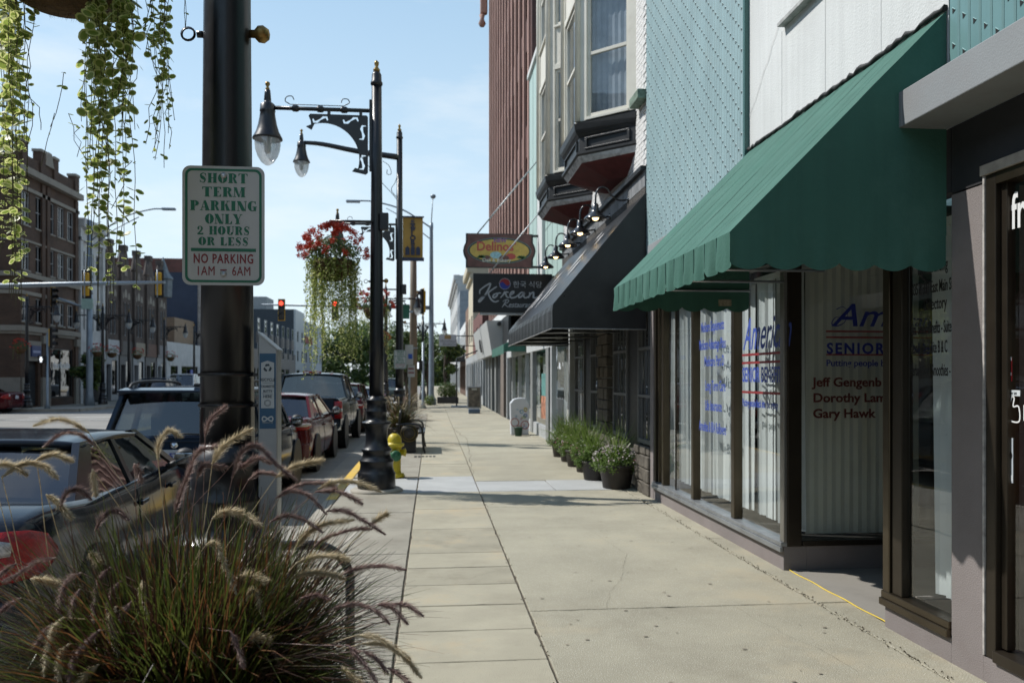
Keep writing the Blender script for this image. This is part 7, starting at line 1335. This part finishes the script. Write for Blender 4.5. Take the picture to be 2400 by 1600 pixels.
# ---- flower tubs by the restaurant
TUB = pm('dark_brown_tub', (.03, .025, .022), .6, var=.2, scale=8); FW = leafm('white_impatiens', (.7, .7, .66), (.75, .6, .66), .3, .5, 30); SPK = leafm('spike_leaf', (.10, .17, .03), (.17, .24, .06), .45, .4, 12); POTL = leafm('tub_leaf', (.09, .16, .03), (.17, .25, .06), .4, .45, 20); PINKF = leafm('pink_flower', (.5, .06, .25), (.6, .2, .4), .3, .5)
tubs = [(2.66, 11.55, .255, .34, 'nearest dark tub overflowing with white flowers'), (2.52, 12.5, .2, .30, 'second flower tub from the near end, mostly hidden'), (2.6, 13.55, .21, .32, 'third flower tub with arching green spikes'), (2.58, 14.4, .2, .3, 'fourth flower tub of the row'), (2.6, 15.25, .2, .3, 'fifth flower tub of the row'), (2.6, 16.2, .21, .32, 'farthest flower tub at the end of the restaurant front')]
for i, (x, y, r, h, lb_) in enumerate(tubs):
    rg = random.Random(200 + i); t = thing('flower_tub', lb_, 'planter', (x, y, 0), 'flower tubs along the restaurant front'); M().lathe([(r * .74, 0), (r * .78, .01), (r * .9, h * .55), (r * .92, h * .6), (r * .97, h * .85), (r * 1.05, h * .88), (r * 1.06, h), (r * .98, h), (r * .95, h * .9)], (x, y, 0), 24).build('tub', TUB, t); M().lathe([(r * .95, 0), (.0, .02)], (x, y, h * .9), 14, cap=False).build('soil', pm('dark_soil', (.03, .02, .015)), t)
    m = M(); leaf_cloud(m, (x, y, h + .09), (r * 1.25, r * 1.25, .17), 1300, .02, rg, .5, 1)
    for k in range(9): a = rg.uniform(0, 6.28); leaf_cloud(m, (x + r * 1.15 * math.cos(a), y + r * 1.15 * math.sin(a), h - .02), (.09, .09, .11), 90, .02, rg, .3, 1)
    tag(m.build('leaves', POTL, t), kind='stuff'); m = M()
    for k in range(150 if i == 0 else 16): a, e = rg.uniform(0, 6.28), rg.uniform(-.3, 1.4); q = (x + r * 1.36 * math.cos(a) * math.cos(e), y + r * 1.36 * math.sin(a) * math.cos(e), h + .09 + .19 * math.sin(e)); leaf_cloud(m, q, (.012, .012, .01), 5, .013, rg, .4, 1)
    tag(m.build('flowers', FW, t), kind='stuff'); m = M()
    for k in range(12): a, e = rg.uniform(0, 6.28), rg.uniform(-.3, .6); leaf_cloud(m, (x + r * 1.36 * math.cos(a) * math.cos(e), y + r * 1.36 * math.sin(a) * math.cos(e), h + .05 + .19 * math.sin(e)), (.01, .01, .01), 5, .012, rg, .4, 1)
    tag(m.build('pink_flowers', PINKF, t), kind='stuff'); m = M()
    for k in range(130 if i else 70): blade(m, (x + rg.uniform(-.05, .05), y + rg.uniform(-.05, .05), h), rg.uniform(0, 6.28), R(rg.uniform(38, 88)), rg.uniform(.4, .8), rg.uniform(.005, .010), rg.uniform(.4, 1.5), rg)
    tag(m.build('spikes', SPK, t), kind='stuff')
fp = thing('flower_bed', 'dark planter with low flowers at the foot of the far mast', 'planter', (1.0, 50, 0)); M().box(.3, 1.6, 49.6, 50.4, 0, .4).build('box', PLAS, fp, .05); m = M(); leaf_cloud(m, (.95, 50, .8), (.75, .5, .55), 1400, .06, random.Random(5), .4, 1); tag(m.build('leaves', FLEAF, fp), kind='stuff'); m = M(); leaf_cloud(m, (-.15, 46.6, .3), (.35, .3, .35), 400, .06, random.Random(6), .4, 1); o = m.build('low_shrub', LEAFB); tag(o, 'bright green low shrub at the foot of the far mast', 'shrub')
# ---------------- street furniture
# recycling post strapped to the nearest lamp
RCG = pm('grey_recycler_steel', (.33, .35, .37), .4, metal=.5, var=.06); RCB = pm('recycler_blue', (.03, .10, .19), .5, var=.05); RCW = pm('recycler_white_print', (.48, .52, .54), .5); RCD = pm('recycler_dark_print', (.03, .05, .07), .5)
YR = L0Y - .06; a1 = at_y(606, 788, YR); a2 = at_y(651, 800, YR); xb0 = at_y(605, 1000, YR).x; xb1 = at_y(650, 1000, YR).x; zt0 = at_y(606, 780, YR).z; zt1 = at_y(650, 820, YR).z
rc = thing('recycling_post', 'slim grey and blue cigarette recycling box strapped to the nearest lamp', 'recycling bin', (xb0, YR, .9)); zb_ = zt0 - 1.0
M().prism([(xb0, YR, zb_), (xb1, YR, zb_), (xb1, YR, zt1), (xb0, YR, zt0)], (0, .09, 0)).build('box', RCG, rc, .004)
M().prism([(xb0 - .001, YR - .006, zt0 + .006), (xb1 + .006, YR - .006, zt1 + .002), (xb1 + .006, YR - .006, zt1 - .006), (xb0 - .001, YR - .006, zt0 - .004)], (0, .1, 0)).build('sloping_cap', ALU, rc, .002)
pz1 = at_y(628, 828, YR).z; pz0 = at_y(628, 1004, YR).z; w_ = xb1 - xb0; bp_ = M().box(xb0 + .006, xb1 - .006, YR - .002, YR - .0004, pz0, pz1).build('blue_panel', RCB, rc)
cxr = (xb0 + xb1) / 2; wz1 = at_y(628, 845, YR).z; wz0 = at_y(628, 956, YR).z; hw_ = w_ * .34
M().poly([(cxr - hw_, YR - .0028, wz0), (cxr + hw_, YR - .0028, wz0), (cxr + hw_, YR - .0028, wz1 - .008), (cxr, YR - .0028, wz1), (cxr - hw_, YR - .0028, wz1 - .008)]).build('white_label', RCW, bp_)
m = M(); cz_ = at_y(628, 862, YR).z
for k in range(3):
    a = R(90 + 120 * k); o_ = Vector((cxr + .011 * math.cos(a), YR - .0034, cz_ + .011 * math.sin(a))); tdir = Vector((-math.sin(a), 0, math.cos(a))); nd = Vector((math.cos(a), 0, math.sin(a))); 
    m.poly([o_ - tdir * .009 - nd * .003, o_ + tdir * .004 - nd * .004, o_ + tdir * .004 + nd * .004, o_ - tdir * .005 + nd * .005]); m.poly([o_ + tdir * .004 - nd * .007, o_ + tdir * .011 - nd * .002, o_ + tdir * .004 + nd * .006])
m.build('recycling_arrows', RCD, bp_)
for s, v, sz in (('RECYCLE', 893, .0165), ('CIGARETTE', 908, .0135), ('BUTTS', 919, .0135), ('HERE', 932, .017)): text(s, sz, RCD, bp_, (cxr, YR - .003, at_y(628, v, YR).z), (1, 0, 0), align='CENTER', off=.0002, sx=.72 if len(s) > 7 else .85)
m = M()
for v in (897, 922): m.box(cxr - hw_ * .8, cxr + hw_ * .8, YR - .0032, YR - .0029, at_y(628, v, YR).z - .0006, at_y(628, v, YR).z + .0006)
m.build('rule_line', RCD, bp_); M().lathe([(.0115, 0), (.013, 0), (.013, -.0004)], (cxr, YR - .003, at_y(628, 944, YR).z), 24, 'y', cap=False).lathe([(.008, 0), (.009, 0), (.009, -.0004)], (cxr, YR - .003, at_y(628, 944, YR).z), 20, 'y', cap=False).build('round_mark', RCD, bp_)
m = M(); zi = at_y(628, 981, YR).z; m.ribbon([(cxr + .02 * math.sin(t * .2618), YR - .003 - .00001 * t, zi + .0085 * math.sin(t * .5236)) for t in range(25)], .0055, (0, -1, 0)); m.build('infinity_mark', RCW, bp_); text('TERRACYCLE', .0075, RCW, bp_, (cxr, YR - .003, at_y(628, 991, YR).z), (1, 0, 0), align='CENTER', sx=.9)
bn = M()
for v in (878, 949): z = at_y(500, v, L0Y).z; bn.lathe([(.108, -.006), (.11, 0), (.108, .006)], (L0X, L0Y, z), 24, cap=False); bn.box(L0X + .09, xb0 + .002, L0Y - .03, L0Y - .025, z - .006, z + .006)
bn.build('strap', BLK, rc)
# bike hoop
bh = thing('bike_hoop', 'black curved steel hoop beside the grass planter', 'bike rack', (-.7, 3.72, 0)); X1 = at_y(821, 1400, 3.72).x; ztop = at_y(740, 1276, 3.72).z; rr = .17; pts = [(X1 - .62, 3.72, -.02), (X1 - .62, 3.72, ztop - rr)] + [(X1 - .62 + rr - rr * math.cos(R(a)), 3.72, ztop - rr + rr * math.sin(R(a))) for a in range(15, 91, 15)] + [(X1 - rr + rr * math.sin(R(a)), 3.72, ztop - rr + rr * math.cos(R(a))) for a in range(0, 91, 12)] + [(X1, 3.72, -.02)]
M().tube(pts, .021, 12).build('tube', BLK, bh); 
for x in (X1, X1 - .62): M().lathe([(.06, .002), (.06, .012), (.03, .014)], (x, 3.72, 0), 14).build('foot_plate', BLK, bh)
# hydrant
HY = pm('yellow_hydrant_paint', (.55, .43, .02), .45, var=.12, scale=8, dirt=((.25, .2, .05), .5, 9)); HG = pm('green_hydrant_cap', (.02, .12, .05), .5)
hy = thing('fire_hydrant', 'yellow fire hydrant with a green cap behind the second lamp post', 'fire hydrant', (-.6, 13.1, 0)); HX, HYY = -.6, 13.1
M().lathe([(.15, 0), (.16, .02), (.16, .05), (.11, .07), (.10, .12), (.102, .44), (.115, .48), (.145, .50), (.155, .52), (.15, .545), (.115, .55), (.115, .58), (.105, .63), (.08, .68), (.045, .70), (.03, .705)], (HX, HYY, 0), 24).build('barrel', HY, hy)
M().lathe([(.03, .70), (.03, .745), (.02, .75)], (HX, HYY, 0), 5, sm=False).build('top_nut', pm('rusty_nut', (.08, .06, .04), .8), hy)
M().lathe([(.07, .0), (.07, .12), (.085, .125), (.085, .16), (.06, .175), (.03, .18), (.03, .2)], (HX - .02, HYY - .04, .36), 18, 'y', rot=Matrix.Rotation(R(200), 3, 'Z')).build('side_cap', HG, hy); M().lathe([(.05, .08), (.05, .14), (.062, .145), (.062, .18), (.02, .19)], (HX, HYY, .40), 14, 'x').build('side_outlet', HY, hy)
m = M()
for k in range(8): a = 2 * math.pi * k / 8; m.lathe([(.014, 0), (.014, .03), (.0, .032)], (HX + .135 * math.cos(a), HYY + .135 * math.sin(a), .04), 6)
m.build('flange_bolts', HY, hy); M().lathe([(.13, 0), (.14, .015), (.13, .03)], (HX + .03, HYY - .02, .015), 16).build('base_flange', HY, hy)
# bench end with round emblem
be = thing('street_bench', 'black metal bench end with round yellow ringed emblem beyond the hydrant', 'bench', (-.6, 17.2, 0)); BY = 17.2; bx0 = at_y(945, 1000, BY).x; bx1 = at_y(988, 1000, BY).x; BI = pm('black_bench_iron', (.012, .012, .013), .4, var=.2)
for y in (BY, BY + 1.6):
    M().tube(catmull([(bx0 - .15, y, .60), (bx0 + .1, y, .615), (bx1 - .1, y, .61), (bx1 - .01, y, .56), (bx1 + .02, y, .44), (bx1 + .03, y, .2), (bx1 + .07, y, .0)], 5), .022, 8).tube(catmull([(bx0 - .05, y, .9), (bx0 - .1, y, .45), (bx0 - .02, y, .3), (bx0 - .08, y, 0)], 5), .022, 8).tube([(bx0 - .02, y, .40), (bx1 + .0, y, .43)], .02, 8).build('end_frame', BI, be)
for k in range(6): M().box(bx0 + .02 + k * .075, bx0 + .08 + k * .075, BY, BY + 1.6, .43, .45).build('seat_slat', BI, be)
for k in range(5): M().box(bx0 - .12 + .01 * k, bx0 - .10 + .01 * k, BY, BY + 1.6, .52 + k * .08, .58 + k * .08).build('back_slat', BI, be)
ce = at_y(959, 1015, BY - .05); M().lathe([(.0, 0), (.19, 0), (.19, .04)], (ce.x, BY - .05, ce.z), 32, 'y').build('emblem_disc', BI, be); RY = pm('worn_gold_ring', (.22, .16, .03), .6, var=.3, scale=20)
for r_ in (.175, .125): M().lathe([(r_ - .006, 0), (r_ + .003, 0), (r_ + .003, -.004), (r_ - .006, -.004)], (ce.x, BY - .052, ce.z), 36, 'y', cap=False).build('emblem_ring', RY, be)
M().lathe([(.03, 0), (.03, -.004)], (ce.x, BY - .052, ce.z), 6, 'y').build('emblem_hub', pm('dim_emblem', (.04, .04, .045), .5), be)
M().box(bx0 - .2, bx1 - .12, BY + .05, BY + .5, .02, .4).build('bench_plinth', POTB, be)
# painted bin with pot, newspaper box, A-board, far frame
pb_ = thing('painted_board', 'white rounded board painted with coloured bicycles outside the pale shop', 'board', (2.4, 22.4, 0)); q0 = at_y(1198, 950, 22.4); q1 = at_y(1239, 950, 22.4); zt_ = at_y(1218, 932, 22.4).z; PBW = pm('white_painted_wood', (.55, .57, .6), .5, var=.06)
pts = [(q0.x, 22.4, 0), (q1.x, 22.4, 0), (q1.x + .02, 22.4, zt_ - .2)] + [(q0.x + (q1.x - q0.x) * (1 - k / 6), 22.4, zt_ - .12 + .12 * math.sin(math.pi * (.25 + .6 * k / 6))) for k in range(1, 6)] + [(q0.x - .02, 22.4, zt_ - .15)]
M().prism(pts, (0, .3, 0)).build('body', PBW, pb_, .02); cols = [(.05, .12, .4), (.4, .5, .05), (.4, .08, .05), (.05, .3, .45)]
rg = random.Random(4)
for k in range(16): x = rg.uniform(q0.x + .06, q1.x - .06); z = rg.uniform(.15, zt_ - .2); r_ = rg.uniform(.02, .06); M().lathe([(r_ * .7, 0), (r_, 0), (r_, -.003)], (x, 22.397 - .0004 * k, z), 12, 'y', cap=False).build('painted_mark', pm('paint_mark_%d' % (k % 4), cols[k % 4], .5), pb_)
for x, z in ((q0.x + .1, .35), (q1.x - .1, .28)): M().lathe([(.10, 0), (.12, 0), (.12, -.003)], (x, 22.39, z), 24, 'y', cap=False).build('painted_wheel', pm('paint_red_brown', (.35, .08, .05), .5), pb_)
gp_ = thing('green_bucket', 'small dark green pot in front of the painted board', 'pot', (2.35, 22.0, 0)); xg = at_y(1215, 1000, 22.0).x; M().lathe([(.09, 0), (.12, .22), (.13, .22), (.13, .25), (.11, .25)], (xg, 22.0, 0), 16).build('pot', pm('dark_green_plastic', (.02, .06, .04), .5), gp_); M().lathe([(.11, .2), (.0, .21)], (xg, 22, 0), 12, cap=False).build('soil', pm('dark_soil', (.03, .02, .015)), gp_)
nbx = thing('sandwich_board', 'grey framed poster stand on a blue base far along the pavement', 'sign', (1.6, 36, 0)); n0 = at_y(1095, 950, 36); n1 = at_y(1128, 950, 36); nz1 = at_y(1110, 905, 36).z; bb(nbx, 'base', pm('blue_weight_base', (.07, .11, .17), .6), n0.x + .06, n1.x - .06, 35.8, 36.3, 0, .2, bevel=.02); bb(nbx, 'frame', ALU, n0.x, n1.x, 36, 36.06, .22, nz1, bevel=.01); bb(nbx, 'poster', pm('brown_photo_poster', (.13, .11, .085), .5, var=.7, scale=4), n0.x + .05, n1.x - .05, 35.985, 35.998, .28, nz1 - .05); bb(nbx, 'poster_title', pm('poster_title_white', (.4, .4, .35), .5), n0.x + .2, n1.x - .2, 35.975, 35.984, nz1 - .17, nz1 - .08)
ab = thing('sandwich_board', 'small dark A-board beside the far awning', 'sign', (1.2, 62, 0))
for s in (-1, 1): M().prism([(1.2, 62 + s * .3, 0), (1.8, 62 + s * .3, 0), (1.75, 62 + s * .02, 1.0), (1.25, 62 + s * .02, 1.0)], (0, s * .03, 0)).build('leaf', pm('chalk_board', (.05, .045, .04), .8), ab)
fs_ = thing('rail_frame', 'thin metal post and rail frame on the far pavement', 'railing', (1.33, 43.4, 0)); M().box(1.0, 2.2, 43.1, 43.7, 0, .08).build('base', GALV, fs_, .02); M().tube([(1.3, 43.4, .08), (1.3, 43.4, 2.6), (2.88, 43.4, 3.2)], .04, 8).build('post', BLK, fs_)
# manhole, crack details in the pavement
m = M(); rg = random.Random(8)
for (xa, ya, xb, yb) in ((.66, 13.2, .9, 21), (.9, 21, .6, 26), (.3, 14.2, .75, 14.0)):
    n = 14; pts = [(xa + (xb - xa) * k / n + rg.uniform(-.03, .03), ya + (yb - ya) * k / n, .0042) for k in range(n + 1)]; m.ribbon(pts, [.012 * rg.uniform(.4, 1.2) for _ in pts], (0, 0, 1))
for (xa, ya, xb, yb) in ((1.2, 5.53, 1.75, 7.2), (1.75, 7.2, 1.6, 8.6), (2.1, 5.5, 2.3, 4.2), (.2, 6.3, .62, 6.75), (-.9, 7.1, -.5, 8.3), (1.1, 8.9, 2.3, 9.4)):
    n = 26; pts = []; ox = 0
    for k in range(n + 1): ox += rg.uniform(-.014, .014); pts.append((xa + (xb - xa) * k / n + ox * math.sin(math.pi * k / n), ya + (yb - ya) * k / n + rg.uniform(-.012, .012), .0046))
    m.ribbon(pts, [.0016 * rg.uniform(.3, 1.2) for _ in pts], (0, 0, 1))
m.build('crack', GAP, sw)
st_ = pm('gum_stain', (.22, .195, .15), .95); 
for k in range(80): x, y = rg.uniform(.75, 2.65), rg.uniform(3.9, 11); r_ = rg.uniform(.004, .011); M().poly([(x + r_ * 1.6 * math.cos(t), y + r_ * math.sin(t), .0055) for t in (0, .9, 1.8, 2.7, 3.6, 4.5, 5.4)]).build('gum_spot', st_, sw)
dbm = pm('gutter_debris', (.06, .05, .03), 1.); m = M()
for k in range(420): x, y = 2.72 + rg.gauss(0, .018), rg.uniform(3.6, 10.5); r_ = rg.uniform(.002, .008); m.add([(x - r_, y, .004), (x, y - r_, .004), (x + r_, y, .005), (x, y + r_, .004 + r_)], [(0, 1, 2, 3)])
for k in range(160): x, y = .66 + rg.gauss(0, .01), rg.uniform(3.6, 11); r_ = rg.uniform(.002, .006); m.add([(x - r_, y, .004), (x, y - r_, .004), (x + r_, y, .005), (x, y + r_, .004 + r_)], [(0, 1, 2, 3)])
tag(m.build('joint_debris', dbm, sw), kind='stuff')
